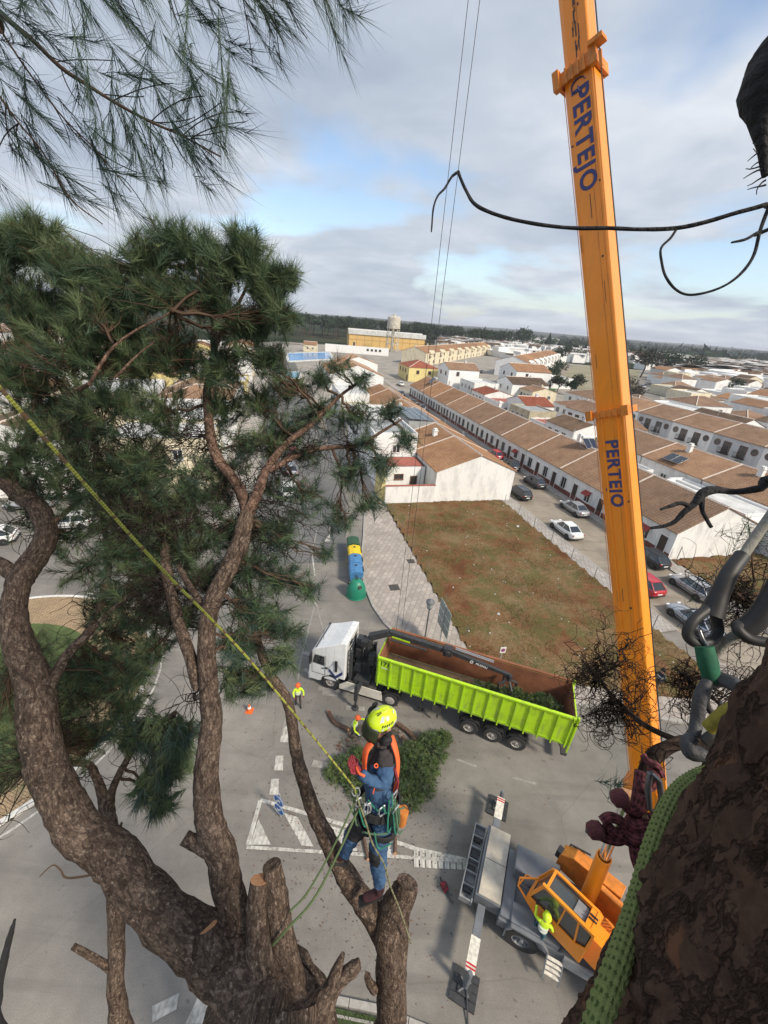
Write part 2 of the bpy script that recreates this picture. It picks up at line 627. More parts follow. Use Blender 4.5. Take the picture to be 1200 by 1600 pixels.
def build_land():
    # polar sheet, denser near the town; low swells far out make the horizon uneven
    rs = [0, 40, 90, 160, 250, 380, 520, 700, 900, 1150, 1450, 1800, 2200, 2700, 3300, 4000, 5000, 6500, 9000, 13000]
    na = 120
    vs, fs = [], []
    for r in rs:
        for k in range(na):
            th = 2 * math.pi * k / na
            x, y = r * math.cos(th), r * math.sin(th)
            z = -0.3
            if r > 600:
                h = noise.fractal(Vector((x / 1800, y / 1800, 0.7)), 1.0, 2.0, 4)
                z += min(1, (r - 600) / 2500) * (16 + 34 * max(-0.3, h)) * min(1, r / 4000)
            vs.append((x, y, z))
    for i in range(len(rs) - 1):
        for k in range(na):
            k2 = (k + 1) % na
            if i == 0:
                fs.append((0, (i + 1) * na + k, (i + 1) * na + k2))
            else:
                fs.append((i * na + k, (i + 1) * na + k, (i + 1) * na + k2, i * na + k2))
    me = bpy.data.meshes.new('ground')
    me.from_pydata(vs, [], fs)
    me.materials.append(land_mat())
    me.polygons.foreach_set('use_smooth', [True] * len(me.polygons))
    struct(link('ground', me))


build_land()

# town ground: worn light earth and concrete between the houses
m_town = asphalt('town_ground', (0.26, 0.24, 0.21), (0.32, 0.29, 0.25), crack=False, seed=90)
mb = MB()
mb.sheet([(-130, -30), (90, -30), (330, 60), (330, 330), (60, 370), (-90, 330), (-140, 120)], -0.02)
struct(mb.build('town_ground', m_town))

mb = MB()
mb.sheet([(-60, -12), (60, -12), (60, 8), (27, 27), (15, 47), (-3.2, 60), (-70, 60)], 0.0)
struct(mb.build('road', m_road))

# the street on the right of the vacant lot
q = [stw(-36, 0.7), stw(-36, 8.3), stw(150, 8.3), stw(150, 0.7)]
struct(MB().sheet([(p.x, p.y) for p in q], 0.006).build('street', m_street))
# the street on the left, running past the bins
q = [stw(-12.5, -33), stw(-12.5, -24.4), stw(2, -22), stw(170, -22), stw(170, -33)]
struct(MB().sheet([(p.x, p.y) for p in q], 0.006).build('street', m_darkroad))
# the wide street far off beyond the terraces
q = [at(x, y) for x, y in ((800, 612), (842, 622), (905, 578), (880, 566))]
struct(MB().sheet([(p.x, p.y) for p in q], 0.006).build('street', m_street))
q = [at(x, y) for x, y in ((978, 625), (1032, 628), (1030, 588), (985, 590))]
struct(MB().sheet([(p.x, p.y) for p in q], 0.006).build('street', m_road))
q = [at(x, y) for x, y in ((828, 616), (856, 622), (872, 606), (850, 606))]
m_lawn = mat('lawn', (0.05, 0.10, 0.03), 1, var=0.3, scale=0.5)
struct(MB().sheet([(p.x, p.y) for p in q], 0.02).build('lawn', m_lawn))
q = [at(x, y) for x, y in ((868, 604), (990, 618), (1000, 578), (895, 570))]
struct(MB().sheet([(p.x, p.y) for p in q], 0.02).build('park_ground', mat('park_earth', (0.17, 0.16, 0.09), 1, var=0.4, scale=0.08, col2=(0.30, 0.26, 0.18))))

# pavements: raised 0.13 m with a kerb of its own
side_poly = [(p.x, p.y) for p in (stw(60, -17.6), stw(0.3, -17.6), stw(-25.9, -17.5))]
kerbline = [(-5.6, 60), (-2.4, 46.2), (-1.9, 38), (-1.75, 33), (-1.1, 29.3), (-0.2, 26.6), (0.8, 24.7), (2.4, 22.8), (4.8, 21.3), (8, 20.0), (13.5, 18.6), (19, 18.0), (23.2, 18.2), (25.6, 19.6), (26.6, 21.6)]
lot_line = [stw(-25.9, -17.5), at(830, 1050), at(900, 1072), at(1000, 1088), at(1085, 1094)]
pave = kerbline + [(25.1, 24.6), (24.2, 22.2), (22.4, 20.2)] + [(p.x, p.y) for p in lot_line[::-1][1:-1]] + [(p.x, p.y) for p in (stw(-25.9, -17.5), stw(0.3, -17.6), stw(20, -17.6))]
mb = MB()
mb.sheet(pave, 0.13)
struct(mb.build('pavement', m_tiles))


def kerb_strip(line, w=0.22, h=0.14, name='kerb', m=None, gap=0.012, step=1.0):
    """kerb stones set end to end along a line"""
    pts = [Vector((p[0], p[1], 0)) for p in line]
    st = struct(link(name, None)) if False else None
    mb = MB()
    for a, b in zip(pts, pts[1:]):
        L = (b - a).length
        k = max(1, round(L / step))
        for i in range(k):
            p = a.lerp(b, i / k)
            q_ = a.lerp(b, (i + 1) / k)
            d = (q_ - p).normalized() * gap
            mb.bar(p + d + Vector((0, 0, h / 2)), q_ - d + Vector((0, 0, h / 2)), w, h)
    return struct(mb.build(name, m or m_kerb))


kerb_strip(kerbline)
# pavements along the right-hand street
for s0, s1, t0, t1 in ((-26.0, 150, -1.3, 0.55), (-15.9, 150, 8.45, 10.0), (-34, -15.9, 8.45, 10.2)):
    q = [stw(s0, t0), stw(s0, t1), stw(s1, t1), stw(s1, t0)]
    struct(MB().sheet([(p.x, p.y) for p in q], 0.12).build('pavement', m_pave))
    tk = t1 + 0.08 if t0 < 5 else t0 - 0.08
    a, b = stw(s0, tk), stw(min(s1, 100), tk)
    kerb_strip([a, b], 0.16, 0.128, step=2.0)
# pavement on the far side of the left street
q = [stw(-6, -37.2), stw(-6, -33.2), stw(170, -33.2), stw(170, -37.2)]
struct(MB().sheet([(p.x, p.y) for p in q], 0.12).build('pavement', m_pave))


# the vacant lot: bumpy soil with dry grass and litter
def soil_mat():
    m, nt, b = node_mat('lot_soil')
    tc = N(nt, 'ShaderNodeTexCoord')
    a = N(nt, 'ShaderNodeTexNoise', {'Vector': tc.outputs['Object'], 'Scale': 0.22, 'Detail': 9, 'Roughness': 0.68})
    g = N(nt, 'ShaderNodeTexNoise', {'Vector': tc.outputs['Object'], 'Scale': 0.5, 'Detail': 7, 'Roughness': 0.7, 'Distortion': 0.6})
    f = N(nt, 'ShaderNodeTexNoise', {'Vector': tc.outputs['Object'], 'Scale': 7.0, 'Detail': 6, 'Roughness': 0.75})
    c = ramp(nt, a.outputs['Fac'], [(0.36, (0.13, 0.055, 0.028)), (0.47, (0.175, 0.098, 0.05)), (0.60, (0.19, 0.138, 0.075))])
    c = mixc(nt, ramp(nt, g.outputs['Fac'], [(0.47, 0.0), (0.58, 0.75)]), c, (0.10, 0.098, 0.038))
    c = mixc(nt, 0.75, c, ramp(nt, f.outputs['Fac'], [(0.32, 0.5), (0.66, 1.45)]), 'MULTIPLY')
    nt.links.new(c, b.inputs['Base Color'])
    b.inputs['Roughness'].default_value = 1
    b.inputs['Specular IOR Level'].default_value = 0.05
    bp = N(nt, 'ShaderNodeBump', {'Height': f.outputs['Fac'], 'Strength': 0.8, 'Distance': 0.06})
    nt.links.new(bp.outputs[0], b.inputs['Normal'])
    return m


m_soil = soil_mat()


def in_poly(x, y, P):
    c = False
    for i in range(len(P)):
        (x1, y1), (x2, y2) = P[i], P[i - 1]
        if (y1 > y) != (y2 > y) and x < (x2 - x1) * (y - y1) / (y2 - y1) + x1:
            c = not c
    return c


def soil_patch(P, amp=0.10, cell=0.45, base=0.10):
    """a fine uneven sheet trimmed to the outline"""
    xs = [p[0] for p in P]
    ys = [p[1] for p in P]
    nx = int((max(xs) - min(xs)) / cell) + 2
    ny = int((max(ys) - min(ys)) / cell) + 2
    idx, vs, fs = {}, [], []

    def vert(i, j):
        if (i, j) not in idx:
            x, y = min(xs) + i * cell, min(ys) + j * cell
            z = base + amp * (noise.fractal(Vector((x * 0.3, y * 0.3, 0)), 1, 2, 5)) + 0.03 * noise.noise(Vector((x * 2.1, y * 2.1, 3)))
            idx[(i, j)] = len(vs)
            vs.append((x, y, max(z, 0.03)))
        return idx[(i, j)]
    for i in range(nx):
        for j in range(ny):
            if in_poly(min(xs) + (i + .5) * cell, min(ys) + (j + .5) * cell, P):
                fs.append((vert(i, j), vert(i + 1, j), vert(i + 1, j + 1), vert(i, j + 1)))
    me = bpy.data.meshes.new('vacant_lot_soil')
    me.from_pydata(vs, [], fs)
    me.materials.append(m_soil)
    me.polygons.foreach_set('use_smooth', [True] * len(me.polygons))
    return struct(link('vacant_lot_soil', me))


LOT = [(p.x, p.y) for p in (stw(0.2, -17.5), stw(0.2, -1.2), stw(-26.5, -1.25))] + [(24.3, 22.4), (22.0, 20.0)] + [(p.x, p.y) for p in lot_line[::-1][1:]]
soil_patch(LOT, 0.10, 0.4, 0.16)
LOT2 = [(p.x, p.y) for p in (stw(-16.3, 10.2), stw(-16.6, 30), stw(-40, 30), stw(-40, 10.2))]
soil_patch(LOT2, 0.08, 0.6, 0.16)

# grass blades / dry stalks, and the litter
def blades(name, P, n, h, w, mats, zb=0.1, lean=0.5, kind='stuff', seed=1):
    rg = np.random.default_rng(seed)
    xs = [p[0] for p in P]
    ys = [p[1] for p in P]
    V = []
    c = 0
    while c < n:
        x, y = rg.uniform(min(xs), max(xs)), rg.uniform(min(ys), max(ys))
        if in_poly(x, y, P):
            if noise.noise(Vector((x * 0.35, y * 0.35, 5))) > rg.uniform(-0.5, 0.35):
                V.append((x, y))
            c += 1
    V = np.array(V)
    k = len(V)
    th = rg.uniform(0, 2 * np.pi, k)
    hh = h * rg.uniform(0.4, 1.3, k)
    le = rg.uniform(0, lean, k) * hh
    la = rg.uniform(0, 2 * np.pi, k)
    verts = np.zeros((k, 3, 3))
    verts[:, 0] = np.c_[V[:, 0] - np.cos(th) * w, V[:, 1] - np.sin(th) * w, np.full(k, zb)]
    verts[:, 1] = np.c_[V[:, 0] + np.cos(th) * w, V[:, 1] + np.sin(th) * w, np.full(k, zb)]
    verts[:, 2] = np.c_[V[:, 0] + np.cos(la) * le, V[:, 1] + np.sin(la) * le, zb + hh]
    o = mesh_np(name, verts.reshape(-1, 3), np.arange(k * 3).reshape(-1, 3), mats, mi=rg.integers(0, len(mats), k))
    o['kind'] = kind
    return o


gm1 = mat('dry_stalk', (0.20, 0.13, 0.06), 1, var=0.3, spec=0.1)
gm2 = mat('green_weed', (0.085, 0.10, 0.03), 1, var=0.3, spec=0.1)
gm3 = mat('rust_leaf', (0.20, 0.075, 0.03), 1, var=0.3, spec=0.1)
blades('dry_grass', LOT, 60000, 0.16, 0.02, [gm1, gm2, gm1, gm3, gm1], 0.12, 1.6)
blades('dry_grass', LOT2, 14000, 0.16, 0.025, [gm1, gm2, gm1, gm3, gm1], 0.12, 1.6, seed=4)
m_litter = mat('litter_white', (0.55, 0.54, 0.52), 0.8, var=0.2)
rl = random.Random(5)
n_l = 0
while n_l < 70:
    x, y = rl.uniform(-1, 26), rl.uniform(19, 52)
    if not in_poly(x, y, LOT):
        continue
    n_l += 1
    s_ = rl.uniform(0.03, 0.09) * (1 if n_l > 9 else 2.3)
    mb = MB()
    pts = [(s_ * rl.uniform(.6, 1.1) * math.cos(a), s_ * rl.uniform(.6, 1.1) * math.sin(a)) for a in (0.2, 1.4, 2.6, 3.7, 5.1)]
    mb.prism(pts, 0.0, s_ * 0.5)
    o = mb.build('litter_scrap', m_litter)
    o.location = (x, y, 0.17)
    o.rotation_euler = (rl.uniform(-.4, .4), rl.uniform(-.4, .4), rl.uniform(0, 6))
    tag(o, 'small white scrap of litter lying in the brown vacant lot', 'litter', 'litter scattered over the vacant lot')

# ---- roundabout
RC, RR = Vector((-22.5, 15.6)), 9.1
circ = lambda r, n=64, z=0: [(RC.x + r * math.cos(2 * math.pi * k / n), RC.y + r * math.sin(2 * math.pi * k / n)) for k in range(n)]
struct(MB().sheet(circ(RR), 0.15).build('roundabout_paving', m_ring))
kerb_strip(circ(RR + 0.08) + [circ(RR + 0.08)[0]], 0.24, 0.16, m=m_kerbw, gap=0.006, step=0.9)
mb = MB()
rings = [(0.01, 0.75), (2.5, 0.65), (4.5, 0.42), (6.0, 0.2)]
vs = [(RC.x + r * math.cos(2 * math.pi * k / 40), RC.y + r * math.sin(2 * math.pi * k / 40), z) for r, z in rings for k in range(40)]
fs = [(i * 40 + k, (i + 1) * 40 + k, (i + 1) * 40 + (k + 1) % 40, i * 40 + (k + 1) % 40) for i in range(3) for k in range(40)]
mb.add(vs, fs)
struct(mb.build('roundabout_lawn', mat('lawn_mound', (0.075, 0.105, 0.03), 1, var=0.35, scale=1.2, bump=0.6, bscale=14), smooth='all'))
# grass verge at the foot of the trees
VERGE = [(-2.6, 5.55), (1.2, 5.2), (4.2, 4.55), (8.2, 3.7), (8.5, 2.2), (7.0, -3), (-3, -4), (-4.2, 3.5)]
struct(MB().sheet(VERGE, 0.10).build('verge_soil', mat('verge_green', (0.045, 0.065, 0.022), 1, var=0.4, scale=3, bump=0.5)))
gg = mat('grass_blade', (0.07, 0.12, 0.03), 0.9, var=0.35, scale=5, spec=0.2)
gg2 = mat('grass_blade_pale', (0.12, 0.15, 0.045), 0.9, var=0.3, scale=5, spec=0.2)
blades('grass', VERGE, 36000, 0.16, 0.012, [gg, gg2, gg], 0.1, 1.0, seed=9)
kerb_strip([(-2.75, 5.7), (1.2, 5.38), (4.25, 4.72), (8.35, 3.88), (12, 3.0)], 0.2, 0.15)
kerb_strip([(-2.7, 5.35), (1.2, 5.05), (4.15, 4.4), (8.1, 3.56)], 0.07, 0.13)

# ---- painted markings (worn white paint, 8 mm sheets over the asphalt)
def paint_mat():
    m, nt, b = node_mat('road_paint_worn')
    tc = N(nt, 'ShaderNodeTexCoord')
    n = N(nt, 'ShaderNodeTexNoise', {'Vector': tc.outputs['Object'], 'Scale': 2.2, 'Detail': 8, 'Roughness': 0.75})
    w = N(nt, 'ShaderNodeTexWave', {'Vector': tc.outputs['Object'], 'Scale': 1.6, 'Distortion': 2.5, 'Detail': 3})
    c = ramp(nt, n.outputs['Fac'], [(0.36, (0.24, 0.225, 0.20)), (0.56, (0.50, 0.48, 0.43))])
    c = mixc(nt, 0.35, c, ramp(nt, w.outputs['Fac'], [(0.2, 0.62), (0.6, 1.1)]), 'MULTIPLY')
    nt.links.new(c, b.inputs['Base Color'])
    b.inputs['Roughness'].default_value = 0.85
    return m


m_paint = paint_mat()
m_paint2 = mat('road_paint_faint', (0.20, 0.19, 0.175), 0.9, col2=(0.32, 0.30, 0.27), scale=3, detail=8)


_lift = [0]


def mark(pts, m=None, z=0.012):
    _lift[0] += 1
    z += (_lift[0] % 7) * .0014
    q_ = [at(x, y) for x, y in pts]
    c = sum((Vector((p.x, p.y, 0)) for p in q_), Vector()) / len(q_)
    mb_ = MB(c)
    mb_.sheet([(p.x, p.y) for p in q_], z)
    o = mb_.build('road_marking', m or m_paint)
    o.location = c
    return struct(o)


def line(a, b, w=0.12, m=None, z=0.012):
    _lift[0] += 1
    z += (_lift[0] % 7) * .0014
    p, q_ = at(*a), at(*b)
    d = (q_ - p).normalized()
    n_ = Vector((-d.y, d.x, 0)) * w / 2
    c = (p + q_) / 2
    mb_ = MB((c.x, c.y, 0))
    mb_.sheet([((p + n_).x, (p + n_).y), ((q_ + n_).x, (q_ + n_).y), ((q_ - n_).x, (q_ - n_).y), ((p - n_).x, (p - n_).y)], z)
    o = mb_.build('road_marking', m or m_paint)
    o.location = (c.x, c.y, 0)
    return struct(o)


mark([(384, 1320), (391, 1320), (410, 1250), (404, 1250)])
mark([(391, 1320), (423, 1320), (404, 1280)])
line((407, 1250), (478, 1271), 0.16)
line((478, 1271), (560, 1296), 0.16)
line((385, 1324), (735, 1346), 0.13, z=0.016)
line((560, 1296), (648, 1326), 0.16)
line((648, 1326), (735, 1345), 0.14)
mark([(443, 1270), (465, 1277), (490, 1323), (471, 1321)])
mark([(515, 1290), (538, 1297), (560, 1330), (540, 1329)])
mark([(595, 1305), (612, 1311), (618, 1338), (600, 1337)])
for k in range(9):
    a, b = 646 + k * 9.6, 646 + k * 9.6 + 7.2
    mark([(a, 1324 + k * 2.6), (b, 1326 + k * 2.6), (b + 1, 1356 + k * 0.5), (a + 1, 1355 + k * 0.5)], z=0.020)
for (a, b) in (((431, 1181), (441, 1204)), ((424, 1217), (434, 1242)), ((442, 1135), (450, 1160))):
    mark([(a[0], a[1]), (a[0] + 12, a[1]), (b[0] + 1, b[1]), (b[0] - 13, b[1])])
line((452, 1100), (440, 1150), 0.10, m_paint2)
line((493, 940), (468, 1040), 0.12, m_paint2)
line((493, 940), (505, 985), 0.12, m_paint2)
line((468, 1040), (466, 1062), 0.12, m_paint2)
line((487, 860), (492, 900), 0.12)
line((495, 830), (487, 866), 0.10, m_paint2)
mark([(508, 846), (516, 846), (517, 824), (514, 824), (514, 838), (511, 838)])
for a in ((475, 1020, 492, 1026), (475, 1046, 490, 1052), (497, 1076, 532, 1080), (503, 1083, 528, 1086), (540, 1106, 570, 1108)):
    line(a[:2], a[2:], 0.3, m_paint2)
line((488, 1192), (515, 1198), 0.35, m_paint2)
line((712, 1186), (745, 1198), 0.12, m_paint2)
line((800, 1215), (838, 1225), 0.12, m_paint2)
mark([(238, 1572), (280, 1552), (276, 1577), (238, 1598)])
mark([(290, 1600), (312, 1552), (342, 1576), (330, 1600)])
line((200, 1585), (212, 1583), 0.05, m_paint2)
for k in range(20):          # white edge line round the roundabout
    a0, a1 = R(-70 + k * 8), R(-70 + (k + 1) * 8)
    r0, r1 = RR + 0.62, RR + 0.74
    mb_ = MB()
    mb_.sheet([(RC.x + r * math.cos(a), RC.y + r * math.sin(a)) for r, a in ((r0, a0), (r1, a0), (r1, a1), (r0, a1))], 0.012)
    struct(mb_.build('road_marking', m_paint))
# manhole / service covers
m_iron = mat('cast_iron', (0.06, 0.055, 0.05), 0.8, var=0.3, bump=0.4, bscale=30)
for px, py, sx, lab in ((616, 918, 0.85, 'square dark service cover in the tiled pavement beside the green bell bin'), (642, 877, 0.7, 'smaller square dark service cover at the edge of the vacant lot')):
    p = at(px, py, 0.13)
    o = MB().box((0, 0, 0.01), (sx, sx, 0.02)).bb(-.3 * sx, .3 * sx, -.03, .03, .02, .03).build('service_cover', m_iron)
    o.location = (p.x, p.y, 0.13)
    o.rotation_euler = (0, 0, RZ)
    tag(o, lab, 'manhole cover')

# ================================================================ TOWN
def wall_mat(name, col, stain=0.25):
    m, nt, b = node_mat(name)
    tc = N(nt, 'ShaderNodeTexCoord')
    mp = N(nt, 'ShaderNodeMapping', {'Vector': tc.outputs['Object'], 'Scale': (1, 1, 0.35)})
    a = N(nt, 'ShaderNodeTexNoise', {'Vector': mp.outputs[0], 'Scale': 0.9, 'Detail': 8, 'Roughness': 0.7})
    f = N(nt, 'ShaderNodeTexNoise', {'Vector': mp.outputs[0], 'Scale': 5.0, 'Detail': 5})
    c = ramp(nt, a.outputs['Fac'], [(0.36, tuple(x * (1 - stain) for x in col)), (0.52, col)])
    c = mixc(nt, 0.3, c, ramp(nt, f.outputs['Fac'], [(0.3, 0.8), (0.6, 1.05)]), 'MULTIPLY')
    nt.links.new(c, b.inputs['Base Color'])
    b.inputs['Roughness'].default_value = 0.9
    b.inputs['Specular IOR Level'].default_value = 0.2
    return m


def roof_mat(name, c1, c2):
    m, nt, b = node_mat(name)
    tc = N(nt, 'ShaderNodeTexCoord')
    a = N(nt, 'ShaderNodeTexNoise', {'Vector': tc.outputs['Object'], 'Scale': 0.45, 'Detail': 7, 'Roughness': 0.65})
    f = N(nt, 'ShaderNodeTexNoise', {'Vector': tc.outputs['Object'], 'Scale': 6.0, 'Detail': 4})
    c = ramp(nt, a.outputs['Fac'], [(0.35, c1), (0.65, c2)])
    c = mixc(nt, 0.7, c, ramp(nt, f.outputs['Fac'], [(0.3, 0.65), (0.7, 1.3)]), 'MULTIPLY')
    sep = N(nt, 'ShaderNodeSeparateXYZ', {'Vector': tc.outputs['Object']})
    w = N(nt, 'ShaderNodeMath', {0: sep.outputs['Y'], 1: 2.6}, operation='MULTIPLY')
    w2 = N(nt, 'ShaderNodeMath', {0: w.outputs[0]}, operation='FRACT')
    c = mixc(nt, ramp(nt, w2.outputs[0], [(0.0, 0.55), (0.16, 0.0)]), c, (0.05, 0.03, 0.02))
    oi = N(nt, 'ShaderNodeObjectInfo')
    c = mixc(nt, 1.0, c, ramp(nt, oi.outputs['Random'], [(0.0, (1.18, 1.08, .98)), (1.0, (.82, .80, .80))]), 'MULTIPLY')
    nt.links.new(c, b.inputs['Base Color'])
    b.inputs['Roughness'].default_value = 0.9
    b.inputs['Specular IOR Level'].default_value = 0.15
    return m


W_WHITE = wall_mat('wall_limewash', (0.78, 0.765, 0.73))
W_WHITE2 = wall_mat('wall_white_paint', (0.80, 0.79, 0.77), 0.12)
W_CREAM = wall_mat('wall_cream', (0.70, 0.62, 0.45))
W_YELLOW = wall_mat('wall_yellow', (0.72, 0.60, 0.27))
W_OCHRE = wall_mat('wall_ochre', (0.66, 0.44, 0.17), 0.15)
W_OLD = wall_mat('wall_old_render', (0.48, 0.42, 0.30), 0.35)
W_GREY = wall_mat('wall_grey', (0.52, 0.53, 0.54), 0.2)
R_BROWN = roof_mat('roof_tile_brown', (0.215, 0.14, 0.095), (0.30, 0.205, 0.14))
R_ORANGE = roof_mat('roof_tile_orange', (0.25, 0.145, 0.085), (0.34, 0.21, 0.125))
R_RED = roof_mat('roof_tile_red', (0.22, 0.07, 0.045), (0.30, 0.11, 0.07))
R_DARK = roof_mat('roof_tile_dark', (0.10, 0.075, 0.055), (0.17, 0.12, 0.085))
m_mortar = mat('ridge_mortar', (0.62, 0.52, 0.44), 0.9, var=0.2)
m_flat = mat('flat_roof_white', (0.55, 0.55, 0.53), 0.9, var=0.25, scale=0.8)
m_flatg = mat('flat_roof_grey', (0.30, 0.31, 0.31), 0.9, var=0.25, scale=0.8)
m_terra = mat('terrace_red_tiles', (0.32, 0.10, 0.07), 0.8, var=0.2, scale=1.5)
m_glass = mat('window_glass', (0.03, 0.035, 0.04), 0.12, var=0, spec=0.8)
m_frame = mat('window_frame_white', (0.72, 0.71, 0.68), 0.6, var=0.1)
m_frameb = mat('window_surround_brown', (0.16, 0.075, 0.05), 0.7, var=0.15)
m_door = mat('door_dark', (0.05, 0.035, 0.028), 0.5, var=0.2)
m_grille = mat('iron_grille', (0.03, 0.03, 0.03), 0.5, var=0)
m_plinth = mat('plinth_dark_red', (0.16, 0.05, 0.035), 0.7, var=0.2)
m_awn = mat('awning_red', (0.30, 0.05, 0.04), 0.9, var=0.15)
m_panel = mat('solar_panel', (0.015, 0.02, 0.035), 0.12, var=0.1, scale=2, spec=0.9)
m_alu = mat('aluminium', (0.55, 0.56, 0.57), 0.4, metal=0.7, var=0.05)
m_tank = mat('tank_white', (0.6, 0.6, 0.6), 0.5, var=0.1)

_open = {}


def opening(par, face, kind, c, z0, w, h, dims, style=0, pane=True):
    """a window, door, round window or balcony door set in one face of a house"""
    key = (kind, round(w, 2), round(h, 2), style)
    if key not in _open:
        fr, pn, ex = MB(), MB(), MB()
        fm = m_frameb if style == 1 else m_frame
        if kind == 'round':
            rot = Matrix.Rotation(math.pi / 2, 3, 'X')
            fr.lathe([(w / 2 - .12, 0), (w / 2 - .12, .07), (w / 2, .07), (w / 2, 0)], (0, 0, h / 2), rot, 14, True)
            pn.lathe([(w / 2 - .1, 0.01), (w / 2 - .1, .03)], (0, 0, h / 2), rot, 14)
            ex = None
            fm = m_frameb
        else:
            t = 0.09
            fr.bb(-w / 2 - t, -w / 2, -.08, 0, 0 if kind == 'door' else -t, h + t)
            fr.bb(w / 2, w / 2 + t, -.08, 0, 0 if kind == 'door' else -t, h + t)
            fr.bb(-w / 2, w / 2, -.08, 0, h, h + t)
            if kind != 'door':
                fr.bb(-w / 2 - t - .05, w / 2 + t + .05, -.14, 0, -t - .04, -t)
                fr.bb(-w / 2, w / 2, -.08, 0, -t, 0)
                fr.bb(-.03, .03, -.05, 0, 0, h)
            pn.bb(-w / 2, w / 2, -.02, 0.0, 0, h)
            if kind == 'grille':
                n = max(3, int(w / .16))
                for i in range(n + 1):
                    x = -w / 2 + w * i / n
                    ex.bb(x - .012, x + .012, -.20, -.176, -.05, h + .05)
                for z in (-.05, h * .5, h + .05):
                    ex.bb(-w / 2 - .05, w / 2 + .05, -.205, -.171, z, z + .03)
            elif kind == 'balcony':
                ex.bb(-w / 2 - .35, w / 2 + .35, -.75, -.08, -.12, 0)
                for i in range(12):
                    x = -w / 2 - .33 + (w + .66) * i / 11
                    ex.bb(x - .015, x + .015, -.75, -.72, 0, .95)
                ex.bb(-w / 2 - .35, w / 2 + .35, -.76, -.71, .93, .98)
            elif kind == 'awning':
                ex.ext([(0, h + .1), (-.75, h - .35), (-.75, h - .45), (0, h)], -w / 2 - .15, w / 2 + .15)
            else:
                ex = None
        pm = m_door if kind == 'door' else m_glass
        tmp = []
        for mb_, m_ in ((fr, fm), (pn, pm), (ex, {'awning': m_awn}.get(kind, m_grille))):
            if mb_ is None:
                tmp.append(None)
                continue
            me = bpy.data.meshes.new(kind)
            me.from_pydata(mb_.v, [], mb_.f)
            me.materials.append(m_)
            tmp.append(me)
        _open[key] = tmp
    fr, pn, ex = _open[key]
    W_, D_ = dims
    loc, rz = {'f': ((c, 0, z0), 0), 'b': ((c, D_, z0), math.pi), 'l': ((0, c, z0), -math.pi / 2), 'r': ((W_, c, z0), math.pi / 2)}[face]
    nm = 'door' if kind == 'door' else 'window'
    o = link(nm, fr, par)
    o.location = loc
    o.rotation_euler = (0, 0, rz)
    if pane:
        link('leaf' if kind == 'door' else 'pane', pn, o)
    if ex is not None and pane:
        link({'grille': 'grille', 'balcony': 'balcony', 'awning': 'awning'}[kind], ex, o)
    return o


def roof_slope(mb, w, y0, z0, y1, z1, ov, pitch):
    """rows of barrel tiles running from eave (y0) to ridge (y1)"""
    n = max(4, int((w + 2 * ov) / pitch))
    p = (w + 2 * ov) / n
    L = math.hypot(y1 - y0, z1 - z0)
    ny, nz = -(z1 - z0) / L, (y1 - y0) / L
    if nz < 0:
        ny, nz = -ny, -nz
    vs, fs = [], []
    for i in range(n + 1):
        x = -ov + i * p
        for a, h in ((0.0, 0.0), (0.3, 0.07), (0.7, 0.07)):
            if i == n and a > 0:
                break
            for yy, zz_ in ((y0, z0), (y1, z1)):
                vs.append((x + a * p, yy + ny * (0.05 + h), zz_ + nz * (0.05 + h)))
    m = len(vs) // 2
    for i in range(m - 1):
        f = (2 * i, 2 * i + 2, 2 * i + 3, 2 * i + 1)
        fs.append(f if y1 > y0 else f[::-1])
    mb.add(vs, fs)
    # deck under the tiles
    mb.add([(-ov, y0, z0), (w + ov, y0, z0), (w + ov, y1, z1), (-ov, y1, z1),
            (-ov, y0, z0 + .06), (w + ov, y0, z0 + .06), (w + ov, y1, z1 + .04), (-ov, y1, z1 + .04)],
           [(0, 3, 2, 1), (0, 1, 5, 4), (1, 2, 6, 5), (3, 0, 4, 7)])


